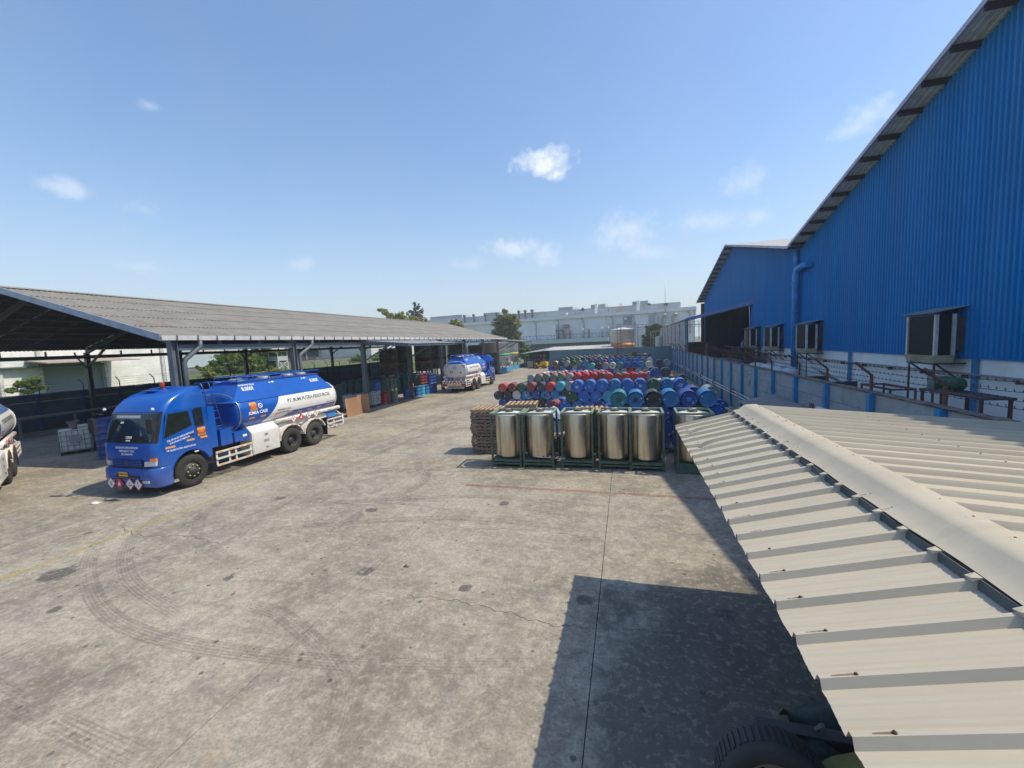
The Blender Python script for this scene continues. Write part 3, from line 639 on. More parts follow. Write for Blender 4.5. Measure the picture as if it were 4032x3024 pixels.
# things between fence and warehouse
tb = thing('work_table', 'rusty steel table behind the fence with a green motor on it', 'table', (8.3, 13, 0), world=True)
b = MB(); b.box(7.8, 8.45, 11.9, 14.0, 2.42, 2.47); b.obj('table_top', M('dark rusty plate', (.08, .06, .055), .8, obj=False), tb)
for x in (7.83, 8.36):
    for y in (11.95, 13.2, 13.93): MB().box(x, x+.06, y, y+.05, 0, 2.418).obj('leg', RUSTY, tb)
MB().box(7.84, 7.88, 12.0, 13.95, 1.95, 2.0).obj('stretcher', STEEL_DARK, tb)
mt = thing('electric_motor', 'dark green cylindrical motor lying on the rusty table behind barbed wire', 'motor', (8.3, 13.5, 2.47), world=True)
GRN = M('dark green machine paint', (.012, .09, .05), .5, obj=False)
MB().lathe([(.0, 13.02), (.13, 13.03), (.16, 13.06), (.16, 13.66), (.13, 13.69), (0, 13.7)], 16, (8.12, 0, 2.66), 'y').obj('housing', GRN, mt)
for k in range(7): MB().lathe([(.155, 13.10+.075*k), (.175, 13.105+.075*k), (.175, 13.12+.075*k), (.155, 13.125+.075*k)], 16, (8.12, 0, 2.66), 'y').obj('cooling_fin', GRN, mt)
MB().box(7.96, 8.28, 13.705, 13.97, 2.475, 2.8).obj('gearbox', M('grey green casting', (.14, .2, .18), .6, obj=False), mt); MB().box(8.0, 8.24, 13.1, 13.6, 2.473, 2.515).obj('foot', GRN, mt)
bn = thing('low_bench', 'low rusty angle iron frame behind the second barbed wire arm', 'bench', (8.1, 16, 0), world=True)
b = MB(); b.box(7.95, 8.0, 15.6, 17.3, 2.2, 2.26); b.box(8.6, 8.65, 15.6, 17.3, 2.2, 2.26); b.box(8.002, 8.598, 15.6, 15.65, 2.2, 2.25); b.box(8.002, 8.598, 17.24, 17.3, 2.2, 2.25); b.obj('frame', RUSTY, bn)
for x, y in ((7.95, 15.6), (7.95, 17.25), (8.6, 15.6), (8.6, 17.25)): MB().box(x+.002, x+.048, y+.002, y+.048, 0, 2.198).obj('leg', RUSTY, bn)
rk = thing('pipe_rack', 'thin grey steel rack lying beside the drainpipe behind the fence', 'rack', (8.5, 21, 0), world=True)
for z, y0 in ((2.1, 19.2), (2.2, 19.6), (2.32, 20.3)): MB().tube([(8.2, y0, z), (8.9, y0+3.6, z+.04)], .035, 6).obj('pipe', P('dull steel', (.2, .25, .25), .5, .3), rk)
for y in (19.8, 22.3): MB().box(8.1, 9.0, y, y+.06, 0, 2.06).obj('trestle', STEEL_DARK, rk)
SACK = M('white woven sack', (.62, .63, .68), .85, var=.1, scale=6, obj=True, dirt=(.4, .4, .42))
def sack(x, y, z, sx, sy, sz, lab):
    b = MB(); r = random.Random(int(x*100+y*10))
    def f(u, v):
        a, c = 2*math.pi*u, math.pi*(v-.5); k = 1+.07*math.sin(5*a+x)+.06*math.sin(7*c+3*a)
        p = lambda q: math.copysign(abs(q)**.55, q)
        return (sx*p(math.cos(a))*p(math.cos(c))*k, sy*p(math.sin(a))*p(math.cos(c))*k, sz+sz*p(math.sin(c))*(1+.1*math.sin(4*a)))
    b.grid(f, 20, 10)
    o = b.obj('bulk_sack', SACK); o.location = (x, y, z); o.rotation_euler = (0, 0, r.uniform(-.3, .3)); tag(o, lab, 'sack', 'white bulk sacks behind the fence')
sack(8.5, 26.2, 1.1, .65, .8, .55, 'white bulk sack nearest the drainpipe behind the fence'); sack(8.45, 27.9, 1.1, .6, .8, .6, 'white bulk sack in the middle of the pile behind the fence'); sack(8.5, 31.4, 1.1, .55, .7, .53, 'white bulk sack farthest along the pile behind the fence')
sack(8.5, 26.2, 0, .75, .95, .55, 'white bulk sack under the one nearest the drainpipe'); sack(8.5, 28.0, 0, .75, .85, .55, 'white bulk sack at the bottom middle of the pile'); sack(8.5, 31.4, 0, .7, .8, .55, 'white bulk sack at the bottom of the far pile')

# ---------------------------------------------------------------- low building with the beige metal roof in the foreground
nb = thing('roofed_annex', 'low annex with a ribbed beige metal roof in the right foreground', 'building', (.79, 7.55, 0), world=True)
NRM = M('beige coated steel roof', (.49, .445, .355), .62, var=.07, scale=.9, dirt=(.40, .345, .26), dirt_amt=.45, obj=False, stretch=(.35, 2.2, 1), fine=.12, rvar=.08, per=.02, spec=.15)
SL, SR, NX, NZ, YN = .257, .08, 1.95, 2.938, 7.55
def left_z(x): return 2.638+SL*(x-.79)
def right_z(x): return 2.985-SR*(x-2.1)
DENTS = [(.95, 6.15, .10), (.9, 5.95, .07), (.98, 6.95, .06), (.93, 7.1, .05), (1.05, 6.05, .06)]
def pan(y):                                               # rib profile over one pitch .279
    t = ((y-1.70)/.279) % 1.0*.279
    if t > .1395: t -= .279
    a = abs(t); h = .042 if a < .012 else (.042*(1-(a-.012)/.018) if a < .030 else 0.)
    for q in (.07, .105): h += .0035*max(0, 1-abs(a-q)/.012)
    return h
def ylist(y0, y1):
    ys_ = []
    k0 = int((y0-1.7)/.279)-1
    for k in range(k0, k0+20+int((y1-y0)/.279)):
        c = 1.70+.279*k
        for d in (-.1395, -.117, -.105, -.093, -.082, -.07, -.058, -.030, -.012, .012, .030, .058, .07, .082, .093, .105, .117): ys_.append(c+d)
    return [y0]+[y for y in sorted(ys_) if y0+.001 < y < y1-.001]+[y1]
ysh = YN
while ysh > -2.2:
    y0 = ysh-.837; yl = ylist(y0, ysh)
    b = MB(); nx = 16
    def fl(i, j):
        x = .79 + (1.86-.79)*i/nx; y = yl[j]; z = left_z(x)+pan(y)
        if i == 0: x -= .004*math.sin(y*19)
        for dx, dy, r in DENTS:
            d = math.hypot(x-dx, (y-dy))
            if d < r*2: z += -.035*math.exp(-(d/r)**2)+.012*math.sin(d*70)*math.exp(-(d/r)**2)
        return (x, y, z)
    n = len(yl)
    b.add([fl(i, j) for j in range(n) for i in range(nx+1)], [(j*(nx+1)+i, j*(nx+1)+i+1, (j+1)*(nx+1)+i+1, (j+1)*(nx+1)+i) for j in range(n-1) for i in range(nx)])
    b.obj('roof_sheet', NRM, nb, fix=False)
    b = MB(); b.add([(x, y, right_z(x)+pan(y+.05)) for y in yl for x in (1.95, 5.72)], [(j*2, j*2+1, j*2+3, j*2+2) for j in range(n-1)]); b.obj('roof_sheet', NRM, nb, fix=False)
    ysh = y0
# ridge capping in overlapping lengths, closures between the ribs, screws
cy = YN+.03; k = 0
CAPZ = [(1.685, left_z(1.685)+.012), (1.70, left_z(1.70)+.052), (1.79, left_z(1.79)+.060), (1.845, 3.006), (1.875, 3.022), (1.91, 3.03), (1.97, 3.035), (2.04, right_z(2.04)+.048), (2.047, right_z(2.047)+.046)]
while cy > -2.2:
    ln = 2.5 if k == 0 else 3.0; b = MB(); q = .006*(k % 2)
    ny = 24
    def capz(j, i):
        y = cy-(ln+.06)*j/ny; x, z = CAPZ[i]; wob = .006*math.sin(y*7.3+i)*(1 if i in (0, 1) else .25)
        return (x+wob, y, z+q+.003*math.sin(y*4+x*9))
    m = len(CAPZ)
    b.add([capz(j, i) for j in range(ny+1) for i in range(m)], [(j*m+i, j*m+i+1, (j+1)*m+i+1, (j+1)*m+i) for j in range(ny) for i in range(1, m-1)], smooth=True)
    b.obj('ridge_cap', NRM, nb, fix=False); cy -= ln; k += 1
RUN = worn_paint('rust run', (.22, .10, .05), .36, .55, 9.)
CLO = M('dark closure strip', (.07, .085, .09), .8, obj=False)
scr = MB(); scr.lathe([(.009, 0), (.009, .002), (.006, .003), (.006, .006), (.0001, .007)], 6); scm = scr.mesh('screw', M('rusty screw head', (.09, .03, .025), .7))
for k in range(-12, 22):
    y = 1.70+.279*k
    if y > YN-.05: continue
    b = MB(); b.hexa([(1.677, y+.024, left_z(1.68)), (1.683, y+.024, left_z(1.683)), (1.683, y+.256, left_z(1.683)), (1.677, y+.256, left_z(1.68))], [(1.687, y+.024, left_z(1.70)+.047), (1.693, y+.024, left_z(1.7)+.047), (1.693, y+.256, left_z(1.7)+.047), (1.687, y+.256, left_z(1.7)+.047)]); b.obj('closure_strip', CLO, nb, fix=False)
    b = MB(); b.hexa([(1.655, y-.026, left_z(1.655)+.042), (1.70, y-.026, left_z(1.7)+.05), (1.70, y+.03, left_z(1.7)+.05), (1.66, y+.03, left_z(1.66)+.041)], [(1.652, y-.02, left_z(1.655)+.062), (1.70, y-.026, left_z(1.7)+.056), (1.70, y+.03, left_z(1.7)+.056), (1.655, y+.026, left_z(1.66)+.05)]); b.obj('closure_tab', NRM, nb, fix=False)
    link('screw', scm, nb, (.93-.79+rnd.uniform(-.02, .02), y-YN, left_z(.93)+.0415), (0, -.25, 0))
    link('screw', scm, nb, (1.765-.79, y-YN+rnd.uniform(-.02, .02), left_z(1.765)+.056), (0, -.25, 0))
    link('screw', scm, nb, (2.0-.79, y-YN+rnd.uniform(-.02, .02)-.05, 3.037), (0, .05, 0))
    for x0_, ln_, z_ in ((.93, .07, .0425), (1.765, .05, .0585)):
        if rnd.random() < .75:
            q_ = ln_*rnd.uniform(.6, 1.5); b = MB(); b.add([(x0_-q_, y-.004, left_z(x0_-q_)+z_), (x0_, y-.007, left_z(x0_)+z_), (x0_, y+.007, left_z(x0_)+z_), (x0_-q_, y+.003, left_z(x0_-q_)+z_)], [(0, 1, 2, 3)]); b.obj('rust_run', RUN, nb, fix=False)
    if k % 1 == 0: link('screw', scm, nb, (3.3-.79, y-YN-.05, right_z(3.3)+.0415))
# walls under the roof
WALLG = M('grey rendered annex wall', (.3, .3, .29), .9, obj=False, dirt=(.18, .18, .17))
MB().box(2.6, 2.75, -3, 6.9, 0, 2.84).obj('wall', WALLG, nb); MB().box(2.751, 5.6, 6.75, 6.9, 0, 2.72).obj('wall', WALLG, nb)
for y in (.4, 2.5, 6.6): MB().box(2.45, 2.53, y, y+.08, 0, 2.74).obj('post', STEEL_GREY, nb)
MB().box(.95, 1.0, -2, 7.4, 2.58, 2.66).obj('eaves_purlin', STEEL_GREY, nb); MB().box(1.36, 1.42, -2, 7.4, 2.741, 2.782).obj('purlin', STEEL_GREY, nb)
for y in (.42, 2.52, 6.72): MB().bar((.9, y+.02, 2.55), (2.59, y+.02, 2.98-.12), .05, .06).obj('rafter', STEEL_GREY, nb)
# lean-to of old sheets by the fence and a loose pvc pipe
lt = thing('lean_to_roof', 'small lean-to of old corrugated sheets along the fence behind the annex', 'lean-to', (5.2, 12.5, 0), world=True)
for i in range(8):
    b = MB(); b.grid(lambda u, v: (4.5+1.35*u, 13.0+i*.78+v*.8, 1.35+.28*u+.014*math.cos(2*math.pi*v*6)), 1, 36, smooth=True); b.obj('corrugated_sheet', M('grey old sheet', (.24, .24, .24), .7, obj=False, dirt=(.15, .14, .13)), lt, fix=False)
for x in (4.55, 5.75):
    for y in (13.1, 19.0): MB().box(x, x+.06, y, y+.06, 0, 1.33+.2*(x-4.5)).obj('post', STEEL_DARK, lt)
pv = MB(); pv.tube([(5.2, 12.4, 2.02), (5.35, 13.9, 1.93)], .055, 10); o = pv.obj('pvc_pipe', M('white pvc', (.68, .69, .68), .5)); tag(o, 'short white pvc pipe sticking out above the annex roof by the fence', 'pipe')
pv = MB(); pv.box(5.25, 5.3, 13.2, 13.25, 0, 1.86); tag(pv.obj('pipe_prop', STEEL_DARK), 'thin steel prop under the white pvc pipe', 'prop')
# ---------------------------------------------------------------- tanker lorry (front towards -y, built round its front axle)
TB = M('lorry blue paint', (.0, .085, .42), .3, var=.05, scale=1, dirt=(.01, .05, .2), dirt_amt=.25, coat=.2, rvar=.05, per=0)
TW = M('lorry white paint', (.74, .74, .72), .4, var=.04, scale=1.5, dirt=(.45, .42, .38), dirt_amt=.35, rvar=.06, per=0)
def dust(m, zlo, zhi, amt, col=(.22, .19, .15)):            # road dust that settles on the lower panels
    t = m.node_tree; b = next(n for n in t.nodes if n.type == 'BSDF_PRINCIPLED'); src = b.inputs['Base Color'].links[0].from_socket
    tc_ = t.nodes.new('ShaderNodeTexCoord'); s = t.nodes.new('ShaderNodeSeparateXYZ'); t.links.new(tc_.outputs['Object'], s.inputs[0])
    r = t.nodes.new('ShaderNodeMapRange'); t.links.new(s.outputs['Z'], r.inputs[0])
    for i, q in zip((1, 2, 3, 4), (zlo, zhi, amt, 0.)): r.inputs[i].default_value = q
    nz = t.nodes.new('ShaderNodeTexNoise'); t.links.new(tc_.outputs['Object'], nz.inputs['Vector']); nz.inputs['Scale'].default_value = 4.; nz.inputs['Detail'].default_value = 7.; nz.inputs['Roughness'].default_value = .7
    k = t.nodes.new('ShaderNodeMath'); k.operation = 'MULTIPLY'; t.links.new(r.outputs[0], k.inputs[0]); t.links.new(nz.outputs['Fac'], k.inputs[1])
    x = t.nodes.new('ShaderNodeMix'); x.data_type = 'RGBA'; t.links.new(k.outputs[0], x.inputs['Factor']); t.links.new(src, x.inputs[6]); x.inputs[7].default_value = (*col, 1); t.links.new(x.outputs[2], b.inputs['Base Color'])
dust(TB, .3, 1.5, .5); dust(TW, .3, 1.4, .75)
GLASS = M('tinted cab glass', (.012, .02, .02), .06, var=.1, per=0, rvar=.0, spec=.6)
RUBBER = M('tyre rubber', (.022, .021, .02), .85, var=.25, scale=4, dirt=(.10, .09, .075), dirt_amt=.35, bump=.2)
HUB = M('black wheel steel', (.02, .02, .021), .6, dirt=(.09, .08, .07))
TRIM = P('black trim plastic', (.018, .018, .02), .55)
ORA = P('orange reflective tape', (.80, .33, .03), .5); REDT = P('red reflective tape', (.45, .03, .03), .5); WTXT = P('white lettering', (.8, .8, .8), .5); GTXT = P('grey lettering', (.09, .10, .12), .5)
CHRM = P('bright metal', (.7, .7, .7), .2, 1.); AMB = P('amber lens', (.75, .22, .02), .2); LENS = P('clear lens', (.55, .58, .6), .12); REDL_ = P('red lens', (.4, .02, .02), .25); YPL = P('yellow plate', (.75, .5, .02), .5)
def tank_paint():
    k = NT('tanker livery'); s = k.n('ShaderNodeSeparateXYZ'); k.l(k.pos(True), s.inputs[0]); y, z = s.outputs['Y'], s.outputs['Z']
    edge = k.math('ADD', k.math('MULTIPLY', k.math('SUBTRACT', z, 1.55), .78), k.math('MULTIPLY', k.math('POWER', k.math('MAXIMUM', k.math('SUBTRACT', 2.3, z), 0), 2), -.25))
    a = k.ramp(k.math('SUBTRACT', k.math('SUBTRACT', y, 3.15), edge), -.012, .012)
    a = k.math('MULTIPLY', a, k.ramp(z, 2.60, 2.615, 1, 0))
    band = k.math('MULTIPLY', k.math('MULTIPLY', k.ramp(z, 1.80, 1.81, 1, 0), k.ramp(z, 1.60, 1.61)), k.ramp(k.math('SUBTRACT', k.math('MULTIPLY', k.math('SUBTRACT', y, 3.9), .35), k.math('SUBTRACT', z, 1.60)), 0, .02)); band = k.math('MULTIPLY', band, k.ramp(y, 7.19, 7.2, 1, 0))
    a = k.math('MULTIPLY', a, k.math('SUBTRACT', 1, band))
    n = k.noise(k.pos(True), 3, 5, .65)
    blue = k.mix(n, (.0, .075, .38), (.0, .095, .46)); wh_ = k.mix(k.math('MULTIPLY', k.ramp(n, .5, .75), .35), (.76, .76, .75), (.5, .48, .44))
    st = k.noise(k.mapv(k.pos(True), (8, 8, .5)), 2.5, 4, .6)
    wh_ = k.mix(k.math('MULTIPLY', k.ramp(st, .55, .75), .22), wh_, (.42, .4, .36))
    k.b.inputs['Coat Weight'].default_value = .2; k.b.inputs['Coat Roughness'].default_value = .1
    return k.fin(k.mix(a, blue, wh_), .36)
TPAINT = tank_paint()
TCZ, THW, THH = 2.08, 1.165, .755
def tank_pt(a, y, k=1.):                                   # a: angle from +x, anticlockwise
    c, s = math.cos(a), math.sin(a); e = .86
    return (THW*k*math.copysign(abs(c)**e, c), y, TCZ+THH*k*math.copysign(abs(s)**e, s))
def surf(side, z, y, off=.004):                            # point on the tank's flank at a height
    s = max(-1, min(1, (z-TCZ)/THH)); sn = math.copysign(abs(s)**(1/.86), s); c = math.sqrt(max(0, 1-sn*sn))
    x = THW*abs(c)**.86
    return (side*(x+off), y, z)
def build_tanker(label):
    T = thing('tanker_truck', label, 'tanker truck', group='blue and white tanker trucks in the yard')
    # ---- cab shell
    CW2, YB = 1.15, .72
    prof = [(.92, -1.06, 1.15), (1.30, -1.09, 1.15), (1.62, -1.075, 1.15), (1.70, -1.05, 1.14), (2.0, -.965, 1.13), (2.3, -.88, 1.11), (2.58, -.79, 1.09), (2.66, -.745, 1.08), (2.80, -.66, 1.06), (2.95, -.50, 1.04), (3.08, -.26, 1.01), (3.18, .04, .97), (3.25, .34, .93), (3.275, .58, .90)]
    def yfront(z):
        for (a, ya, wa), (c, yc, wc) in zip(prof[:-1], prof[1:]):
            if a <= z <= c: t = (z-a)/(c-a); return ya+(yc-ya)*t, wa+(wc-wa)*t
        return prof[-1][1:]
    def ring(z, yf, w, yb):
        r = .17; pts = []; md = yb*.7+yf*.3 if yb < 0 else max(-.64, yf+.25)
        for i in range(-10, 11):
            x = w*i/10; e = max(0, abs(x)-(w-r)); pts.append((x, yf+.05*(x/w)**2+(r-math.sqrt(max(0, r*r-e*e))), z))
        return [(-w, yb, z)]+[(-w, md, z)]+pts+[(w, md, z), (w, yb, z)]
    b = MB(); rings = [ring(z, yf, w, YB if z < 2.7 else YB-.02) for z, yf, w in prof]; n = len(rings[0])
    vs = [p for r_ in rings for p in r_]; fs = [(i*n+k, i*n+k+1, (i+1)*n+k+1, (i+1)*n+k) for i in range(len(rings)-1) for k in range(n-1)]
    fs += [(i*n+n-1, i*n, (i+1)*n, (i+1)*n+n-1) for i in range(len(rings)-1)]
    # wheel arch: leave out the lowest side strip near the axle
    fs = [f for f in fs if not (f[0] < n and (vs[f[0]][1] > -.62 or vs[f[1]][1] > -.62) )]
    b.add(vs, fs, 0, True); b.add(rings[-1], [tuple(range(n))], 0)
    cab = b.obj('cab', TB, T)
    for s in (-1, 1):
        arch = [(.62*math.cos(R(a)), .56+.66*math.sin(R(a))) for a in range(160, 19, -14)]
        b = MB(); poly = [(YB, 1.30), (-.60, 1.30)]+arch+[(YB, .95)]
        poly = [(-.66, 1.302), (-.66, .34), (-.61, .34), (-.632, .56)]+arch+[(YB, .88), (YB, 1.302)]
        b.prism(poly, 'x', s*1.02, s*1.155); b.obj('side_skirt', TB, T)
        b = MB(); ar = [(R(a)) for a in range(165, 9, -12)]
        b.add([(x, .64*math.cos(a), .56+.68*math.sin(a)) for a in ar for x in (s*1.03, s*1.185)], [(2*i, 2*i+1, 2*i+3, 2*i+2) for i in range(len(ar)-1)], 0, True); b.obj('mudguard_lip', TB, T)
        # door, windows, mirrors
        b = MB(); poly = [(-.78, 1.34), (-.80, 1.72), (-.62, 2.56), (.14, 2.58), (.2, 2.0), (.2, 1.36), (.0, 1.28), (-.6, 1.28)]
        b.prism([(y, z) for y, z in poly], 'x', s*1.148, s*1.162); dr = b.obj('door', TB, T)
        wi = [(-.74, 1.80), (-.56, 2.50), (.04, 2.50), (.10, 2.03)]; b = MB(); b.prism(wi, 'x', s*1.163, s*1.167)
        fr_ = MB(); cx_, cz_ = -.3, 2.2; fr_.prism([(cx_+(y-cx_)*1.09, cz_+(z-cz_)*1.09) for y, z in wi], 'x', s*1.161, s*1.1645); fr_.obj('window_seal', TRIM, dr); b.obj('window', GLASS, dr)
        MB().box(s*1.163, s*1.19, .02, .16, 1.70, 1.735).obj('handle', TRIM, dr)
        w2 = [(.27, 1.98), (.27, 2.55), (.50, 2.55), (.52, 2.0)]; fr_ = MB(); fr_.prism([(.39+(y-.39)*1.2, 2.27+(z-2.27)*1.09) for y, z in w2], 'x', s*1.148, s*1.155); fr_.obj('window_seal', TRIM, T); b = MB(); b.prism(w2, 'x', s*1.156, s*1.16); b.obj('rear_window', GLASS, T)
        b = MB(); b.tube([(s*1.0, -.98, 2.58), (s*1.25, -1.12, 2.62), (s*1.28, -1.12, 2.5)], .016, 6); b.tube([(s*1.28, -1.12, 2.52), (s*1.28, -1.12, 1.98), (s*1.1, -1.08, 1.74)], .014, 6)
        b.obj('mirror_arm', TRIM, T)
        b = MB(); b.prism([(s*1.12, 2.02), (s*1.36, 2.02), (s*1.38, 2.1), (s*1.36, 2.46), (s*1.14, 2.46)], 'y', -1.2, -1.1); b.obj('mirror', TRIM, T)
        # headlight, indicator, fog lamp
        b = MB(); b.hexa([(s*.74, -1.125, .98), (s*1.06, -1.03, .98), (s*1.06, -.95, .98), (s*.74, -.95, .98)], [(s*.76, -1.125, 1.12), (s*1.08, -1.02, 1.12), (s*1.08, -.95, 1.12), (s*.76, -.95, 1.12)]); b.obj('headlight', LENS, T)
        b = MB(); b.hexa([(s*.93, -1.082, 1.125), (s*1.08, -1.02, 1.125), (s*1.08, -.95, 1.125), (s*.93, -.95, 1.125)], [(s*.93, -1.078, 1.22), (s*1.08, -1.01, 1.22), (s*1.08, -.95, 1.22), (s*.93, -.95, 1.22)]); b.obj('indicator', AMB, T)
        MB().box(s*.62, s*.88, -1.155, -1.1, .46, .53).obj('fog_lamp', LENS, T)
        MB().tube([(s*1.03, -.9, 2.69), (s*1.06, -.9, 2.75)], [.05, .04], 8).obj('marker_lamp', LENS, T)
        b = MB(); b.box(s*.85, s*1.14, -.62, -.4, .32, .42); b.obj('step', CHRM, T)
    # bumper
    b = MB(); rr = []
    for z, yf in ((.30, -1.10), (.34, -1.135), (.6, -1.15), (.86, -1.14), (.905, -1.10)): rr.append(ring(z, yf, 1.16, -.66))
    m = len(rr[0]); vs = [p for r_ in rr for p in r_]; b.add(vs, [(i*m+k, i*m+k+1, (i+1)*m+k+1, (i+1)*m+k) for i in range(4) for k in range(m-1)], 0, True); b.add(rr[-1], [tuple(range(m))]); b.add(rr[0], [tuple(range(m))[::-1]]); bump = b.obj('bumper', TB, T)
    MB().box(-.5, .5, -1.165, -1.14, .56, .68).obj('air_slot', TRIM, bump)
    b = MB(); b.box(-.62, .62, -1.12, -1.06, .97, 1.17); gl = b.obj('grille', P('dark grille blue', (.003, .012, .06), .5), T)
    for k in range(4): MB().box(-.62, .62, -1.135, -1.121, .985+.052*k, 1.005+.052*k).obj('grille_bar', TB, gl)
    MB().box(-.86, .86, -1.106, -1.08, .925, .955).obj('bumper_gap', TRIM, T)
    # three-rhomb emblem
    b = MB()
    for a in (90, 210, 330):
        d = Vector((math.cos(R(a)), math.sin(R(a)))); q = Vector((-d.y, d.x)); pts = [Vector((0, 0)), d*.04+q*.022, d*.08, d*.04-q*.022]
        b.add([(p.x, -1.141, 1.07+p.y) for p in pts]+[(p.x, -1.132, 1.07+p.y) for p in pts], [(3, 2, 1, 0), (0, 1, 5, 4), (1, 2, 6, 5), (2, 3, 7, 6), (3, 0, 4, 7)])
    b.obj('emblem', CHRM, gl)
    # windscreen follows the shell
    def wsp(off, x0, x1, z0, z1):
        def f(u, v):
            z = z0+(z1-z0)*v; yf, w = yfront(z); w0 = w; x = x0*w+(x1-x0)*w*u; r = .17; e = max(0, abs(x)-(w0-r))
            return (x, yf+.05*(x/w0)**2+(r-math.sqrt(max(0, r*r-e*e)))-off, z)
        return f
    b = MB(); b.grid(wsp(.004, -.985, .985, 1.68, 2.61), 24, 4); b.obj('windscreen_seal', TRIM, T, fix=False)
    b = MB(); b.grid(wsp(.010, -.945, .945, 1.72, 2.57), 24, 4); ws = b.obj('windscreen', GLASS, T, fix=False)
    b = MB(); b.grid(wsp(.016, -.62, .38, 2.42, 2.53), 10, 2); b.obj('sun_strip', P('grey screen strip', (.22, .24, .24), .5), ws, fix=False)
    yw = lambda z, x: wsp(.02, 0, 1, z, z+.001)(x/yfront(z)[1], 0)
    text_mesh('PT. BUMI PUTRA RESOURCES', .085, lambda u, v: yw(2.475+v, u-.13)[:1]+(yw(2.475+v, abs(u-.13))[1]-.002, 2.475+v), WTXT, 'lettering', ws, .002, space=.92)
    for x in (-.5, .25):
        b = MB(); p0, p1 = yw(1.74, abs(x)), yw(1.9, abs(x+.45)); b.bar((x, p0[1]-.03, 1.73), (x+.5, p1[1]-.02, 1.88), .02, .015); b.obj('wiper', TRIM, T)
    for x, z, w, h in ((.05, 1.86, .13, .07), (.05, 1.77, .09, .04), (-.35, 2.3, .06, .06)):
        yy = yw(z, abs(x))[1]; MB().hexa([(x-w, yy-.012, z-h/2), (x+w, yy-.012, z-h/2), (x+w, yy, z-h/2), (x-w, yy, z-h/2)], [(x-w, yy+.012, z+h/2), (x+w, yy+.012, z+h/2), (x+w, yy+.024, z+h/2), (x-w, yy+.024, z+h/2)]).obj('sticker', P('pale sticker', (.5, .55, .5), .5), ws)
    for s_, z, sz in (('DILARANG MENUMPANG', 1.545, .085), ('EMERGENCY CALL', 1.44, .08), ('0812-8044-090', 1.34, .08)):
        text_mesh(s_, sz, lambda u, v, z=z: (u, wsp(.006, 0, 1, z+v, z+v+.001)(abs(u)/1.15, 0)[1], z+v), WTXT, 'lettering', T, .003)
    # plate and hazard diamonds on the bumper
    MB().box(-.33, .05, -1.18, -1.167, .66, .79).obj('number_plate', YPL, T)
    text_mesh('B 9080 WFU', .085, lambda u, v: (u-.14, -1.182, .725+v), BLACK, 'lettering', T, .002)
    WHT = P('white placard', (.72, .72, .72), .5); RPL = P('red placard', (.55, .03, .035), .5)
    def diamond(cx, cy, cz, r, kind, ax, parent):
        P3 = (lambda u, v, t: (cx+u, cy-t, cz+v)) if ax == '-y' else ((lambda u, v, t: (cx+t, cy+u, cz+v)) if ax == 'x' else ((lambda u, v, t: (cx-t, cy-u, cz+v)) if ax == '-x' else (lambda u, v, t: (cx-u, cy+t, cz+v))))
        def dm(q, t0, t1, mat, nm, par):
            b = MB(); c = [(-q, 0), (0, -q), (q, 0), (0, q)]; b.add([P3(u, v, t1) for u, v in c]+[P3(u, v, t0) for u, v in c], [(0, 1, 2, 3), (4, 7, 6, 5), (0, 4, 5, 1), (1, 5, 6, 2), (2, 6, 7, 3), (3, 7, 4, 0)]); return b.obj(nm, mat, par)
        pl = dm(r, 0, .008, RPL, 'hazard_placard', parent); dm(r*.88, .0081, .010, RPL if kind == 'fire' else WHT, 'placard_face', pl)
        b = MB(); t = .0125
        def poly(pts): b.add([P3(u*r, v*r, t) for u, v in pts], [tuple(range(len(pts)))])
        if kind == 'bang': poly([(-.09, .5), (.09, .5), (.05, -.1), (-.05, -.1)]); poly([(-.08, -.2), (.08, -.2), (.08, -.36), (-.08, -.36)])
        elif kind == 'fire': poly([(-.25, -.25), (.25, -.25), (.3, .02), (.12, .2), (.05, .48), (-.12, .15), (-.28, .05)]); poly([(-.3, -.4), (.3, -.4), (.3, -.32), (-.3, -.32)])
        elif kind == 'env': poly([(-.35, -.22), (.4, -.22), (.4, -.3), (-.35, -.3)]); poly([(-.2, -.2), (-.1, -.2), (-.02, .35), (-.08, .35)]); poly([(-.2, .3), (.05, .1), (.05, .16), (-.2, .36)]); poly([(.02, -.15), (.25, -.05), (.36, -.15), (.25, -.2)])
        else: poly([(-.3, .1), (.3, .3), (.3, .22), (-.3, .02)]); poly([(-.2, -.1), (.2, -.1), (.2, -.25), (-.2, -.25)]); poly([(-.1, -.02), (.1, .06), (.1, .0), (-.1, -.06)])
        b.obj('symbol', P('placard white mark', (.8, .8, .8), .5) if kind == 'fire' else BLACK, pl, fix=False)
    for x, k in ((-.72, 'corr'), (-.36, 'fire'), (.1, 'env'), (.45, 'bang')): diamond(x, -1.17, .42, .19, k, '-y', T)
    b = MB(); b.bar((-.95, -1.16, .62), (.7, -1.165, .60), .02, .02); b.obj('placard_rail', TB, T)
    # beacon, roof hatch, air horn
    b = MB(); b.lathe([(.12, 3.25), (.12, 3.28), (.0, 3.29)], 12, (-.25, .35, -.02)); b.obj('beacon_base', TRIM, T)
    b = MB(); b.lathe([(.065, 3.27), (.07, 3.3), (.068, 3.43), (.05, 3.46), (0, 3.465)], 12, (-.25, .35, 0)); b.obj('beacon', P('orange red beacon', (.36, .035, .012), .2), T)
    MB().box(-.5, .0, -.12, .22, 3.19, 3.225).obj('roof_hatch', TB, T)
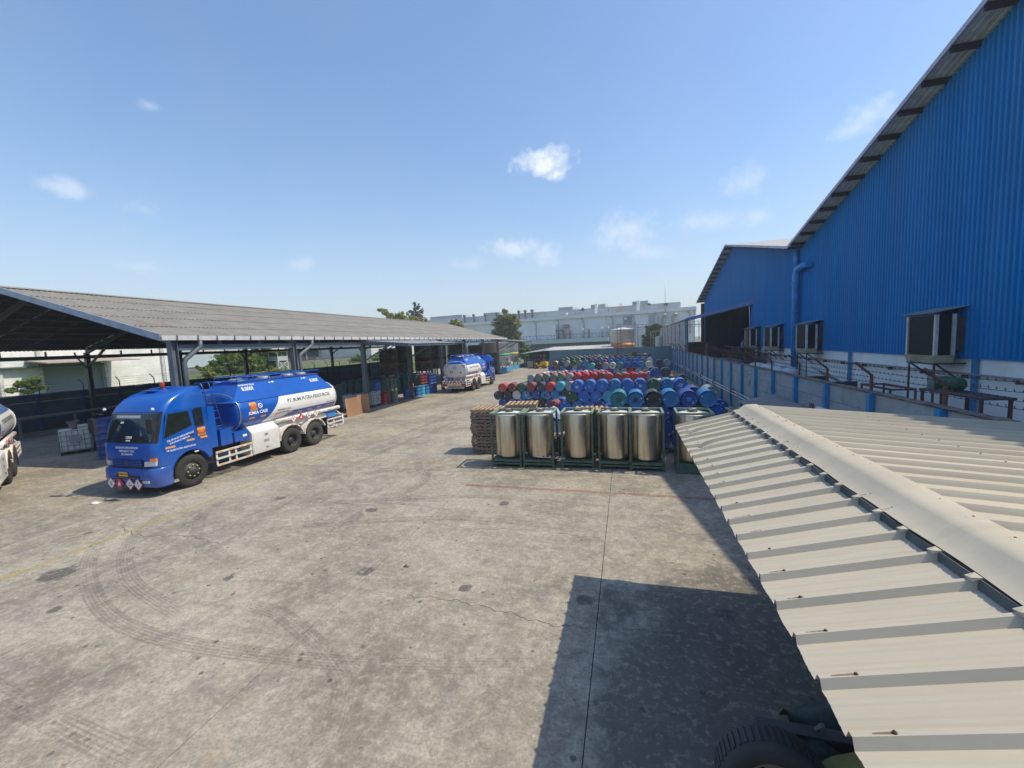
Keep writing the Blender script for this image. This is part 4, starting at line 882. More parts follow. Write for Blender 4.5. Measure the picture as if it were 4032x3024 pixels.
    # ---- lettering on the doors
    for s in (-1, 1):
        fl = lambda z, y0, s=s: (lambda u, v: (s*1.1655, y0+s*u, z+v))
        for txt, z, y, sz, sh in (('DILARANG MENUMPANG', 1.735, -.26, .078, .17), ('DILARANG MEROKOK', 1.64, -.24, .078, .17), ('PT. BUMI PUTRA RESOURCES', 1.36, -.28, .074, 0.)):
            text_mesh(txt, sz, (lambda u, v, z=z, y=y, s=s, sh=sh: (s*1.1655, y+s*u, z+v+sh*s*u)), WTXT, 'lettering', T, .001, space=.95)
        for y0, y1, z in ((-.76, -.46, 1.44), (-.10, .16, 1.53), (.36, .60, 1.53)): MB().box(s*1.150, s*1.1665, y0, y1, z, z+.055).obj('reflective_strip', ORA, T)
        b = MB(); b.box(s*1.150, s*1.158, .29, .56, 1.63, 1.90); sg = b.obj('warning_sign', ORA, T)
        MB().box(s*1.1582, s*1.160, .29, .56, 1.70, 1.81).obj('sign_band', REDT, sg)
        for zz in (1.735, 1.77): MB().box(s*1.1602, s*1.1612, .32, .53, zz, zz+.018).obj('sign_line', ORA, sg)
        for zz in (1.65, 1.675): MB().box(s*1.1582, s*1.1592, .31, .54, zz, zz+.012).obj('sign_line', BLACK, sg)
        MB().box(s*1.156, s*1.162, .12, .26, 1.12, 1.16).obj('door_badge', WTXT, T)
    # ---- wheels
    def wheel(cx, cy, front, parent, wide):
        ty = MB(); r, w = .53, wide/2; pr = [(.29, -w*.8), (.36, -w), (.47, -w*.98), (.515, -w*.82), (r, -w*.6), (r, w*.6), (.515, w*.82), (.47, w*.98), (.36, w), (.29, w*.8)]
        ty.lathe(pr, 40, (0, 0, 0), 'x'); 
        for k in range(40):
            a = 2*math.pi*(k+.5)/40; c, s_ = math.cos(a), math.sin(a)
            for x0, x1 in ((-w*.62, -w*.2), (w*.2, w*.62)): ty.bar((x0, c*.532, s_*.532), (x1, c*.532, s_*.532), .045, .02, up=(0, c, s_))
        o = link('tyre', ty.mesh('tyre', RUBBER), parent, (cx, cy, .535))
        sx = 1 if cx > 0 else -1; b = MB()
        if front: pr = [(.30, .02), (.29, .06), (.255, .07), (.22, .10), (.20, .125), (.12, .13), (.11, .19), (.0, .195)]
        else: pr = [(.30, .10), (.28, .11), (.26, .02), (.24, -.06), (.17, -.075), (.14, -.03), (.12, .03), (.0, .04)]
        b.lathe([(a, (h+.02)*sx) for a, h in pr], 28, (0, 0, 0), 'x'); rim = link('rim', b.mesh('rim', HUB), o)
        for k in range(8):
            a = 2*math.pi*k/8; b = MB(); h = (.145 if front else -.05)*sx; q = .185 if front else .2
            b.lathe([(.0, h+.05*sx), (.022, h+.045*sx), (.024, h)], 6, (0, q*math.cos(a), q*math.sin(a)), 'x'); link('wheel_nut', b.mesh('wheel_nut', P('gold wheel nut', (.55, .46, .2), .4, .6) if front else HUB), rim)
    for s in (-1, 1):
        wheel(s*1.01, 0, True, T, .29)
        for cy in (4.30, 5.66):
            wheel(s*1.01, cy, False, T, .27); wheel(s*.70, cy, False, T, .25)
        # rear mudguards
        for cy in (4.30, 5.66):
            b = MB(); ar = [R(a) for a in range(172, 7, -11)]; lo = [(.70*math.cos(a), .56+.68*math.sin(a)) for a in ar]
            b.add([(x, cy+u, z) for u, z in lo for x in (s*.60, s*1.17)], [(2*i, 2*i+1, 2*i+3, 2*i+2) for i in range(len(ar)-1)], 0, True)
            b.add([(s*1.172, cy+u*k, .56+(z-.56)*k) for u, z in lo for k in (1., .93)], [(2*i, 2*i+1, 2*i+3, 2*i+2) for i in range(len(ar)-1)])
            mg = b.obj('mudguard', TW, T, fix=False)
            for i in range(1, len(ar)-2, 2):
                (u0, z0), (u1, z1) = lo[i], lo[i+1]; c = MB(); kk = .962
                c.bar((s*1.176, cy+u0*kk, .56+(z0-.56)*kk), (s*1.176, cy+u1*kk, .56+(z1-.56)*kk), .03, .006, up=(1, 0, 0)); c.obj('reflective_tape', ORA, mg)
        MB().box(s*.62, s*1.16, 6.42, 6.44, .30, .95).obj('mud_flap', P('mud flap rubber', (.02, .02, .02), .8), T)
    # ---- chassis
    b = MB(); b.box(-.48, -.36, -.6, 7.4, .78, 1.06); b.box(.36, .48, -.6, 7.4, .78, 1.06); b.obj('chassis_rail', TRIM, T)
    b = MB()
    for y in (0, 4.3, 5.66): b.tube([(-.95, y, .53), (.95, y, .53)], .09, 8)
    b.lathe([(.0, -.2), (.2, -.15), (.2, .15), (0, .2)], 12, (0, 4.3, .53)); b.lathe([(.0, -.2), (.2, -.15), (.2, .15), (0, .2)], 12, (0, 5.66, .53)); b.obj('axle', TRIM, T)
    b = MB(); b.box(-.95, .95, 1.3, 7.3, 1.10, 1.30); b.obj('subframe', TW, T)
    MB().box(-.8, .8, .1, 1.2, .55, .95).obj('engine', TRIM, T)
    # ---- behind the cab: catwalk panel, ladder, boxes
    for s in (-1, 1):
        b = MB(); b.prism([(.72, 1.10), (.72, 2.56), (.96, 2.53), (.98, 1.10)], 'x', s*.72, s*1.13); b.obj('side_fairing', TB, T)
        MB().box(s*.78, s*1.15, 1.08, 1.52, 1.08, 1.66).obj('tool_box', TB, T); MB().box(s*.8, s*1.14, 1.62, 2.22, 1.08, 1.44).obj('battery_box', TB, T)
        MB().box(s*1.142, s*1.15, 1.95, 2.12, 1.22, 1.30).obj('box_label', WTXT, T)
    b = MB()
    for o in (0, .36): b.tube([(1.08, 1.28-o*.75, 1.66), (.98, .86-o*.75+.2, 3.10), (.96, .80-o*.75+.2, 3.36), (.70, .80-o*.75+.2, 3.36), (.66, .86-o*.75+.2, 3.08)], .017, 6)
    for k in range(5):
        t = (k+.5)/5.2; b.tube([(1.08-.1*t, 1.28-.22*t, 1.66+1.44*t), (1.08-.1*t, 1.01-.22*t, 1.66+1.44*t)], .014, 6)
    b.obj('ladder', TB, T)
    b = MB()                                              # cat-walk with guard rails between cab and tank
    b.box(-.5, 1.0, .76, 1.55, 3.04, 3.07); b.obj('catwalk', TB, T)
    # ---- tank
    Y0T, Y1T = 1.92, 7.2; n = 56
    b = MB(); ys_ = [Y0T+(Y1T-Y0T)*i/20 for i in range(21)]
    vs = [tank_pt(2*math.pi*k/n, y) for y in ys_ for k in range(n)]; b.add(vs, [(i*n+k, i*n+(k+1) % n, (i+1)*n+(k+1) % n, (i+1)*n+k) for i in range(20) for k in range(n)], 0, True)
    for y, sg in ((Y0T, -1), (Y1T, 1)):
        rr = [(1, 0), (.985, .03), (.9, .075), (.7, .125), (.4, .16), (.01, .17)]
        vs = [tank_pt(2*math.pi*k/n, y+sg*h, q) for q, h in rr for k in range(n)]; b.add(vs, [(i*n+k, i*n+(k+1) % n, (i+1)*n+(k+1) % n, (i+1)*n+k) for i in range(5) for k in range(n)], 0, True)
    tank = b.obj('tank', TPAINT, T)
    for y, m in ((Y0T, P('steel band', (.45, .47, .5), .3, .8)), (Y1T, TW)):
        b = MB(); b.tube([tank_pt(2*math.pi*k/n, y, 1.012) for k in range(n+1)], .022, 6, caps=False); b.obj('rim_band', m, tank)
    b = MB(); y0, y1 = 1.75, 7.15                         # flat-sided coaming on top
    lo = [(-1.06, y0, 2.50), (1.06, y0, 2.50), (1.06, y1, 2.50), (-1.06, y1, 2.50)]; hi = [(-.60, y0+.72, 3.16), (.60, y0+.72, 3.16), (.60, y1-.42, 3.16), (-.60, y1-.42, 3.16)]
    b.hexa(lo, hi); co = b.obj('coaming', TB, T)
    b = MB(); b.hexa([(-.60, y0+.722, 3.161), (.60, y0+.722, 3.161), (.60, y1-.422, 3.161), (-.60, y1-.422, 3.161)], [(-.63, y0+.68, 3.24), (.63, y0+.68, 3.24), (.63, y1-.36, 3.24), (-.63, y1-.36, 3.24)]); b.obj('coaming_edge', TB, T)
    for y in (2.9, 4.2, 5.5, 6.3): MB().lathe([(.26, 3.24), (.26, 3.30), (.2, 3.33), (0, 3.34)], 16, (0, y, 0)).obj('manhole', P('dull steel lid', (.3, .3, .3), .5, .4), T)
    b = MB()
    for x in (-.55, .55):
        b.tube([(x, 2.45, 3.24), (x, 2.45, 3.40), (x, 6.9, 3.40), (x, 6.9, 3.24)], .02, 6)
        for k in range(5): b.tube([(x, 3.2+.75*k, 3.24), (x, 3.2+.75*k, 3.4)], .016, 6)
    b.obj('top_rail', TB, T)
    b = MB(); b.tube([(.4, 1.6, 3.08), (.4, 1.65, 3.27), (.4, 3.1, 3.32)], .018, 6); b.tube([(.75, 1.1, 3.36), (.75, 2.4, 3.3)], .016, 6); b.obj('walk_rail', TB, T)
    for s in (-1, 1):
        cp = (lambda f, s=s: (lambda y, z: (s*(1.06-.46*(z-2.5)/.66+.004), y, z)))(0)
        for y in (2.72, 6.30): text_mesh('8.000\u2113', .20, (lambda u, v, y=y, s=s, cp=cp: cp(y+s*u, 2.94+v)), WTXT, 'lettering', T, .003)
        text_mesh('TANGKI MAX 22.8 m3', .075, (lambda u, v, s=s, cp=cp: cp(2.75+s*u, 3.09+v)), WTXT, 'lettering', T, .002); text_mesh('\u00b1: 1400', .085, (lambda u, v, s=s, cp=cp: cp(3.95+s*u, 3.09+v)), WTXT, 'lettering', T, .003); text_mesh('\u00b1: 1400', .085, (lambda u, v, s=s, cp=cp: cp(5.75+s*u, 3.09+v)), WTXT, 'lettering', T, .003)
        sf = lambda z, y, s=s: surf(s, z, y)
        text_mesh('PT. BUMI PUTRA RESOURCES', .215, (lambda u, v, s=s: surf(s, 2.24+v, 5.5+s*u)), GTXT, 'lettering', T, .004, space=.93)
        text_mesh('KIMIA CAIR', .17, (lambda u, v, s=s: surf(s, 2.02+v, 2.72+s*u)), WTXT, 'lettering', T, .005)
        text_mesh('EMERGENCY CALL', .085, (lambda u, v, s=s: surf(s, 1.93+v, 4.0+s*u)), GTXT, 'lettering', T, .002); text_mesh('0812-8044-090', .085, (lambda u, v, s=s: surf(s, 1.82+v, 4.0+s*u)), GTXT, 'lettering', T, .002)
        text_mesh('DILARANG MEROKOK', .06, (lambda u, v, s=s: surf(s, 1.86+v, 6.85+s*u)), P('faint red lettering', (.4, .12, .1), .5), 'lettering', T, .001)
        # hazard board and no-smoking ring on the blue part
        b = MB(); b.grid(lambda u, v, s=s: surf(s, 2.12+.30*v, 2.38+.30*u, .006), 2, 8); sg = b.obj('warning_sign', ORA, T, fix=False)
        b = MB(); b.grid(lambda u, v, s=s: surf(s, 2.20+.11*v, 2.38+.30*u, .009), 2, 4); b.obj('sign_band', REDT, sg, fix=False)
        for zz in (2.145, 2.17, 2.335): b = MB(); b.grid(lambda u, v, s=s, zz=zz: surf(s, zz+.012*v, 2.41+.24*u, .009), 2, 1); b.obj('sign_line', BLACK, sg, fix=False)
        for zz in (2.23, 2.27): b = MB(); b.grid(lambda u, v, s=s, zz=zz: surf(s, zz+.016*v, 2.42+.22*u, .011), 2, 1); b.obj('sign_line', ORA, sg, fix=False)
        b = MB(); yc, zc = 2.84, 2.26
        b.add([surf(s, zc+q*math.sin(2*math.pi*k/24), yc+q*math.cos(2*math.pi*k/24), .006) for q in (.075, .098) for k in range(24)], [(k, (k+1) % 24, 24+(k+1) % 24, 24+k) for k in range(24)])
        b.add([surf(s, zc+z_, yc+y_, .007) for y_, z_ in ((-.06, .04), (-.04, .06), (.06, -.04), (.04, -.06))], [(0, 1, 2, 3)]); b.obj('prohibition_sign', WTXT, T, fix=False)
        for y0_, z_ in ((2.3, 1.80), (2.82, 1.80), (3.52, 1.78), (4.2, 1.73), (4.8, 1.66), (5.4, 1.66), (6.0, 1.66), (6.6, 1.66), (7.0, 1.66)):
            b = MB(); b.grid(lambda u, v, s=s, y0_=y0_, z_=z_: surf(s, z_+.06*v, y0_+.26*u, .006), 2, 2); b.obj('reflective_strip', ORA, T, fix=False)
        # equipment cabinet, side guard, hose tube
        b = MB(); b.prism([(s*1.15, .42), (s*1.15, 1.26), (s*.85, 1.58), (s*.55, 1.58), (s*.55, .42)], 'y', 2.32, 3.60); cb = b.obj('equipment_cabinet', TW, T)
        MB().box(s*1.1502, s*1.156, 2.36, 3.56, .46, 1.22).obj('cabinet_door', TW, cb)
        MB().box(s*1.1562, s*1.166, 2.9, 3.05, 1.06, 1.14).obj('latch', P('steel latch', (.4, .4, .4), .4, .6), cb); MB().box(s*1.1562, s*1.160, 2.85, 3.1, .80, .90).obj('badge', P('grey badge', (.3, .3, .3), .5), cb); MB().tube([(s*1.157, 2.92, .62), (s*1.18, 2.94, .59), (s*1.18, 3.02, .59), (s*1.157, 3.04, .62)], .01, 5).obj('cabinet_handle', TRIM, cb)
        b = MB()
        for z in (.40, .63, .86): b.box(s*1.10, s*1.14, .86, 2.30, z, z+.065)
        for y in (.87, 1.35, 1.62, 2.24): b.box(s*1.09, s*1.10, y, y+.07, .402, .923)
        gd = b.obj('side_guard', TW, T)
        for z, ofs in ((.415, (1.05, 1.6, 2.1)), (.875, (1.0, 1.45, 1.85, 2.15))):
            for y in ofs: MB().box(s*1.1402, s*1.144, y-.09, y+.09, z, z+.038).obj('reflective_tape', ORA, gd)
        b = MB(); b.tube([(s*1.05, 3.58, 1.47), (s*1.05, 7.5, 1.47)], .085, 14); ht = b.obj('hose_tube', TW, T)
        for y in (3.8, 4.5, 5.2, 5.9, 6.6, 7.1): MB().box(s*1.128, s*1.139, y, y+.22, 1.45, 1.49).obj('reflective_tape', ORA, ht)
        for y, k in ((4.45, 'corr'), (4.88, 'fire'), (5.34, 'env'), (5.80, 'bang')): diamond(s*1.142, y, 1.44, .165, k, 'x' if s > 0 else '-x', T)
        b = MB()
        for z in (.58, .77, .96): b.box(s*1.12, s*1.16, 6.50, 7.62, z, z+.06)
        for y in (6.5, 6.95, 7.55): b.box(s*1.11, s*1.12, y, y+.07, .582, 1.018)
        rg = b.obj('rear_guard', TW, T)
        for z in (.59, .97):
            for y in (6.62, 6.9, 7.2): MB().box(s*1.1602, s*1.164, y, y+.12, z, z+.036).obj('reflective_tape', ORA if z > .8 else REDT, rg)
    MB().box(.2, 1.0, 6.7, 7.3, 1.06, 1.4).obj('pump_box', M('bright pump blue', (.02, .2, .6), .5), T); MB().box(-.9, -.1, 6.8, 7.3, 1.06, 1.42).obj('valve_box', P('grey valve box', (.45, .46, .47), .4, .2), T)
    b = MB()
    for x in (-.5, 0, .5): b.tube([(x, 7.0, 1.3), (x, 7.35, 1.2), (x, 7.52, 1.05)], .07, 10); b.lathe([(.1, 0), (.1, .05), (.0, .06)], 12, (x, 7.5, 1.02), 'y')
    b.obj('outlet_pipe', P('dull steel pipe', (.3, .3, .31), .4, .6), T)
    # ---- rear end
    b = MB(); b.box(-1.17, 1.17, 7.55, 7.66, .62, 1.10); rb = b.obj('rear_bumper', TW, T)
    for k in range(8):
        x = -1.1+.29*k; q = .14 if k < 4 else -.14
        c = MB(); c.add([(x, 7.664, .90), (x+.12, 7.664, .90), (x+.12+q, 7.664, 1.09), (x+q, 7.664, 1.09)], [(0, 1, 2, 3)]); c.obj('chevron', REDT, rb, fix=False)
    for s in (-1, 1):
        MB().box(s*.70, s*1.1, 7.6602, 7.70, .68, .84).obj('tail_lamp', REDL_, rb)
        b = MB(); b.box(s*.62, s*.98, 7.27, 7.31, 2.22, 2.56); lp = b.obj('lamp_plate', TW, T)
        for x in (.70, .86): MB().lathe([(.055, 7.312), (.05, 7.33), (0, 7.332)], 12, (s*x, 0, 2.47), 'y').obj('lamp', P('dark red lamp', (.1, .02, .02), .3), lp)
        for x in (.65, .76, .87):
            c = MB(); c.add([(s*x, 7.313, 2.24), (s*(x+.06), 7.313, 2.24), (s*(x+.10), 7.313, 2.36), (s*(x+.04), 7.313, 2.36)], [(0, 1, 2, 3)]); c.obj('chevron', REDT, lp, fix=False)
    MB().box(-.22, .22, 7.662, 7.68, .66, .80).obj('number_plate', YPL, rb)
    MB().box(-.85, .85, 7.42, 7.54, .42, .52).obj('underrun_bar', TW, T)
    b = MB(); b.add([(.14*math.cos(a)*k, 7.385, 2.30+.14*math.sin(a)*k) for k in (.8, 1.) for a in [2*math.pi*i/24 for i in range(24)]], [(i, (i+1) % 24, 24+(i+1) % 24, 24+i) for i in range(24)]); b.add([(-.04, 7.386, 2.24), (.04, 7.386, 2.24), (.05, 7.386, 2.36), (-.05, 7.386, 2.34)], [(0, 1, 2, 3)]); b.obj('round_emblem', P('grey emblem print', (.2, .26, .34), .5), T, fix=False)
    for x, z, w, h, m in ((.55, 1.85, .2, .12, ORA), (-.35, 1.90, .30, .24, REDT)):
        c = MB(); c.box(-w/2-x, w/2-x, 7.33, 7.372, z-h/2, z+h/2); sg = c.obj('warning_sign', m, T)
        for k in range(3): MB().box(-w/2-x+.03, w/2-x-.03, 7.3722, 7.375, z-h/2+.02+h*.28*k, z-h/2+.02+h*.28*k+h*.12).obj('sign_line', WTXT if m is REDT else BLACK, sg)
    text_mesh('60', .14, lambda u, v: (.35-u, 7.378, 1.9+v), WTXT, 'lettering', T, .006)
    text_mesh('16.000 \u2113', .12, lambda u, v: (-u, 6.9+.30*(.70-(v+2.83-2.5))+.03, 2.83+v), WTXT, 'lettering', T, .006)
    diamond(-.05, 7.60, 1.22, .16, 'fire', 'y', T); diamond(.75, 7.58, 1.25, .13, 'corr', 'y', T); diamond(-.65, 7.58, 1.25, .13, 'bang', 'y', T)
    for s in (-1, 1): MB().bar((s*.9, 7.2, 1.5), (s*1.05, 7.6, 1.09), .05, .05).obj('bumper_stay', TW, T)
    return T
tk = build_tanker('nearest blue and white tanker truck, its blue cab facing the open yard')
tk.location = (-15.02, 10.1, 0)
index_kids()
t2 = copy_tree(tk); t2.location = (-15.02, 42.3, 0); t2.rotation_euler.z = math.pi; t2['label'] = 'distant tanker truck seen from its white rear end beside the drums'
t3 = copy_tree(tk); t3.location = (-18.54, 6.29, 0); t3.rotation_euler.z = R(60.6); t3['label'] = 'tanker truck of which only the rear corner shows by the shed post'
# ---------------------------------------------------------------- polished steel tanks in green cages
CAGE = M('olive green cage paint', (.062, .105, .068), .6, var=.25, scale=4, dirt=(.03, .045, .03), dirt_amt=.4, per=.05)
CAGE_L = M('pale green cage paint', (.20, .28, .19), .6, var=.2, scale=4, dirt=(.1, .12, .08))
def stainless():
    k = NT('polished stainless shell'); p = k.pos(True)
    r = k.rand(); off = k.n('ShaderNodeVectorMath', operation='ADD'); k.l(p, off.inputs[0]); cb = k.n('ShaderNodeCombineXYZ'); k.l(k.math('MULTIPLY', r, 33.), cb.inputs[0]); k.l(k.math('MULTIPLY', r, 11.), cb.inputs[2]); k.l(cb.outputs[0], off.inputs[1]); p = off.outputs[0]
    st = k.noise(k.mapv(p, (5, 5, .35)), 2.2, 5, .6); bl = k.noise(p, 2.2, 5, .6)
    c = k.mix(k.ramp(st, .35, .7), (.50, .44, .34), (.66, .60, .49)); c = k.mix(k.math('MULTIPLY', k.ramp(bl, .5, .75), .35), c, (.33, .29, .23))
    b = k.math('ADD', k.math('MULTIPLY', k.noise(k.mapv(p, (4, 4, .6)), 1.6, 3, .5), 1.), k.math('MULTIPLY', k.noise(p, 2.4, 2, .5), .8)); k.bump(b, .22, .06)
    return k.fin(c, k.math('ADD', .22, k.math('MULTIPLY', bl, .22)), 1.)
STAIN = stainless(); STLID = M('brushed steel lid', (.78, .76, .72), .4, .2, var=.1, scale=5, dirt=(.4, .33, .22), dirt_amt=.4)
def build_steel_tank(label):
    T = thing('steel_tank', label, 'steel tank', group='polished steel tanks in green cages')
    a, h = .53, 1.88
    for x in (-1, 1):
        for y in (-1, 1):
            b = MB(); b.box(x*(a-.06), x*a, y*(a-.06), y*a, 0, h-.06); b.obj('corner_post', CAGE, T)
    for nm, z0, z1, m in (('top_rail', h-.06, h, CAGE_L), ('base_rail', .20, .27, CAGE)):
        for s in (-1, 1):
            MB().box(-a, a, s*(a-.06), s*a, z0+.001, z1).obj(nm, m, T); MB().box(s*(a-.06), s*a, -a+.061, a-.061, z0+.001, z1-.001).obj(nm, m, T)
    MB().box(-a+.062, a-.062, -a+.062, a-.062, .255, .275).obj('base_plate', CAGE, T)
    for x in (-a+.0, -.06, a-.12): MB().box(x, x+.12, -a+.07, a-.07, .085, .198).obj('skid', CAGE, T)
    for s in (-1, 1): MB().box(-a+.061, a-.061, s*(a-.005), s*(a-.04), .10, .16).obj('fork_bar', CAGE, T)
    b = MB(); b.lathe([(.0, .285), (.42, .29), (.465, .33), (.47, .37), (.47, 1.72), (.46, 1.76)], 48, (0, 0, 0)); b.obj('shell', STAIN, T)
    b = MB(); b.lathe([(.46, 1.758), (.47, 1.775), (.45, 1.80), (.3, 1.83), (.0, 1.84)], 48, (0, 0, 0)); b.obj('lid', STLID, T)
    b = MB(); b.lathe([(.14, 1.80), (.14, 1.86), (.15, 1.865), (.15, 1.89), (.11, 1.90), (.10, 1.88), (.0, 1.88)], 24, (.0, .08, 0)); b.obj('manway', P('dark clamp ring', (.10, .085, .07), .5, .4), T)
    for x in (-.15, .15): MB().tube([(x, .08, 1.86), (x, .05, 1.93), (x, .12, 1.95)], .014, 6).obj('clamp', P('dark clamp ring', (.10, .085, .07), .5, .4), T)
    MB().tube([(-.06, .0, 1.9), (-.06, .0, 1.94), (.06, .0, 1.94), (.06, .0, 1.9)], .012, 6).obj('handle', STLID, T)
    for sx in (-1, 1):
        for sy in (-1, 1):
            b = MB(); b.add([(sx*(a-.061), sy*(a-.061), 1.79), (sx*(a-.25), sy*(a-.061), 1.79), (sx*(a-.061), sy*(a-.25), 1.79)], [(0, 1, 2)]); b.obj('gusset', P('dark gusset', (.03, .035, .03), .7), T)
    return T
st0 = build_steel_tank('leftmost steel tank in a green cage, in front of the tall pallet stack')
st0.location = (-4.03, 13.88, 0); st0.rotation_euler.z = R(.6)
index_kids()
for x, y, rz, lab in ((-2.92, 13.92, .4, 'second steel tank from the left, with a red and white striped board in its base'), (-1.62, 14.02, .2, 'third steel tank from the left, standing in front of the middle pallet stack'), (-.40, 14.0, -.3, 'fourth steel tank from the left, close beside the one on its right'), (.57, 13.94, -.2, 'fifth steel tank from the left, next to the gap with blue drums'), (1.98, 13.86, -1.2, 'steel tank with dark green base plate half hidden by the annex roof'), (3.55, 13.95, 1.5, 'rightmost steel tank of which only the cage top shows over the annex roof')):
    t = copy_tree(st0); t.location = (x, y, 0); t.rotation_euler.z = R(rz); t['label'] = lab
    if x > 1.5: MB().box(-.53, .53, -.56, -.532, .02, .32).obj('skirt_plate', CAGE, t)
hb = MB(); hb.box(-.45, .45, -.012, .012, -.06, .06); o = hb.obj('striped_board', P('pale board', (.6, .55, .52), .6)); o.location = (-2.5, 13.5, .36); o.rotation_euler = (R(-75), R(3), R(4)); tag(o, 'red and white striped warning board lying on the base of the second steel tank', 'board')
for k in range(7):
    b = MB(); x = -.42+.13*k; b.add([(x, -.0135, -.058), (x+.06, -.0135, -.058), (x+.09, -.0135, .058), (x+.03, -.0135, .058)], [(0, 1, 2, 3)]); b.obj('red_stripe', REDT, o, fix=False)

# ---------------------------------------------------------------- wooden pallets
WD = M('weathered pallet wood', (.22, .145, .095), .9, var=.35, scale=2.2, stretch=(1, 6, 6), dirt=(.05, .04, .035), dirt_amt=.5, per=.15)
WL = M('fresh pallet wood', (.42, .28, .155), .85, var=.25, scale=2.2, stretch=(1, 6, 6), dirt=(.25, .16, .1), per=.1)
def pallet_meshes():
    dk = MB(); dk.box(-.6, .6, -.05, .05, 0, .02); sr = MB(); sr.box(-.025, .025, -.5, .5, 0, .09); st = MB(); st.box(-.6, .6, -.022, .022, 0, .09)
    return {m: (dk.mesh('deck_board', m), st.mesh('stringer', m)) for m in (WD, WL)}
PM = pallet_meshes()
def pallet(x, y, z, rz, light, lab, grp):
    t = thing('wooden_pallet', lab, 'pallet', (x, y, z), rz, grp); d, s = PM[WL if light else WD]
    for k in range(3): link('bottom_board', d, t, (-.54+.54*k, 0, 0), (0, 0, math.pi/2+rnd.uniform(-.01, .01))).scale = (.833, 1, 1)
    # bearers run across, boards along the other way
    for k in range(3): link('stringer', s, t, (rnd.uniform(-.01, .01), -.475+.475*k, .0205), (0, 0, rnd.uniform(-.008, .008)))
    for k in range(7): link('deck_board', d, t, (-.54+.18*k, 0, .111), (0, 0, math.pi/2+rnd.uniform(-.015, .015))).scale = (.833, 1, 1)
    return t
def pstack(x, y, n, what, light_top=1, rz0=0.):
    for k in range(n):
        where = 'topmost' if k == n-1 else (ORD[k]+' from the ground')
        lt_ = k >= n-light_top
        pallet(x+rnd.uniform(-.05, .05), y+rnd.uniform(-.05, .05), k*.134, rz0+rnd.uniform(-.05, .05), lt_, f"{'pale' if lt_ else 'weathered'} wooden pallet, {where} in {what}", 'wooden pallets stacked behind the steel tanks')
pstack(-5.30, 15.45, 13, 'the leftmost pallet stack', 1)
pstack(-4.05, 15.85, 14, 'the tallest pallet stack', 2, .06)
pstack(-2.15, 15.4, 5, 'the low pallet stack', 0)
pstack(-1.22, 15.3, 13, 'the pallet stack behind the third steel tank', 1, .04)
o = MB(); o.grid(lambda u, v: (-2.3+.9*u, 14.75+.02*math.sin(u*9), .95+.75*v+.02*math.sin(u*14)), 12, 1); o = o.obj('plywood_sheet', WL); tag(o, 'pale sheet of wood standing between the second and third steel tanks', 'board')
tp = MB()
tp.grid(lambda u, v: (-3.75+1.25*u, 17.4+.9*v, .75+.62*math.sin(math.pi*min(1, u*1.1))**.6*math.sin(math.pi*(.15+.8*v))+.05*math.sin(u*17+v*9)+.035*math.sin(v*23-u*11)), 36, 24)
tp.box(-3.6, -2.7, 17.6, 18.2, 0, .8)
o = tp.obj('plastic_tarp', M('pale blue plastic tarp', (.33, .42, .62), .35, var=.2, scale=4, dirt=(.6, .62, .68))); tag(o, 'crumpled pale blue plastic tarp beside the tallest pallet stack', 'tarp')

# ---------------------------------------------------------------- drums
DCOL = dict(B=('bright blue', (.003, .12, .46)), b=('deep blue', (.003, .055, .27)), n=('navy', (.010, .022, .055)), L=('mid blue', (.004, .16, .40)), G=('dark green', (.02, .085, .04)), g=('grey green', (.12, .165, .125)),
            R=('red', (.42, .012, .018)), r=('maroon', (.20, .025, .028)), P=('faded red', (.46, .06, .055)), C=('cyan', (.03, .34, .52)), T=('teal', (.02, .19, .22)), W=('off white', (.52, .51, .46)), S=('grey', (.25, .28, .30)),
            V=('purple', (.15, .02, .20)), K=('black', (.018, .022, .024)), M=('turquoise', (.06, .38, .36)), N=('brown', (.13, .07, .05)), D=('sea green', (.10, .28, .20)))
DM = {}
for kx, (nm, c) in DCOL.items():
    k = NT('drum paint '+nm); p = k.pos(True); r = k.rand()
    off = k.n('ShaderNodeVectorMath', operation='ADD'); k.l(p, off.inputs[0]); cb = k.n('ShaderNodeCombineXYZ'); k.l(k.math('MULTIPLY', r, 51.), cb.inputs[0]); k.l(k.math('MULTIPLY', r, 23.), cb.inputs[1]); k.l(cb.outputs[0], off.inputs[1]); p = off.outputs[0]
    n1, n2 = k.noise(p, 2.5, 6, .65), k.noise(p, 7, 6, .7)
    cc = k.mix(n1, tuple(x*.7 for x in c), tuple(min(1, x*1.25) for x in c)); cc = k.mix(k.math('MULTIPLY', r, .05), cc, (.3, .3, .3))
    cc = k.mix(k.math('MULTIPLY', k.ramp(n2, .6, .75), .5), cc, (.12, .07, .045)); cc = k.mix(k.math('MULTIPLY', k.ramp(n1, .64, .8), .2), cc, (.42, .42, .42))
    k.bump(n1, .12, .02); k.b.inputs['Coat Weight'].default_value = .35; k.b.inputs['Coat Roughness'].default_value = .42; DM[kx] = k.fin(cc, k.math('ADD', .32, k.math('MULTIPLY', n2, .3)), 0.)
DR, DL = .292, .88
def drum_mesh(name, seg):
    b = MB(); h = DL
    b.lathe([(.0, h-.022), (DR-.012, h-.02), (DR-.008, h), (DR+.004, h), (DR+.004, h-.025), (DR-.004, h-.03), (DR-.004, h*.69), (DR+.007, h*.675), (DR+.007, h*.66), (DR-.004, h*.645), (DR-.004, h*.355), (DR+.007, h*.34), (DR+.007, h*.325), (DR-.004, h*.31), (DR-.004, .03), (DR+.004, .025), (DR+.004, 0), (DR-.008, 0), (DR-.012, .02)], seg, (0, 0, 0))
    return b.mesh(name, DM['B'])
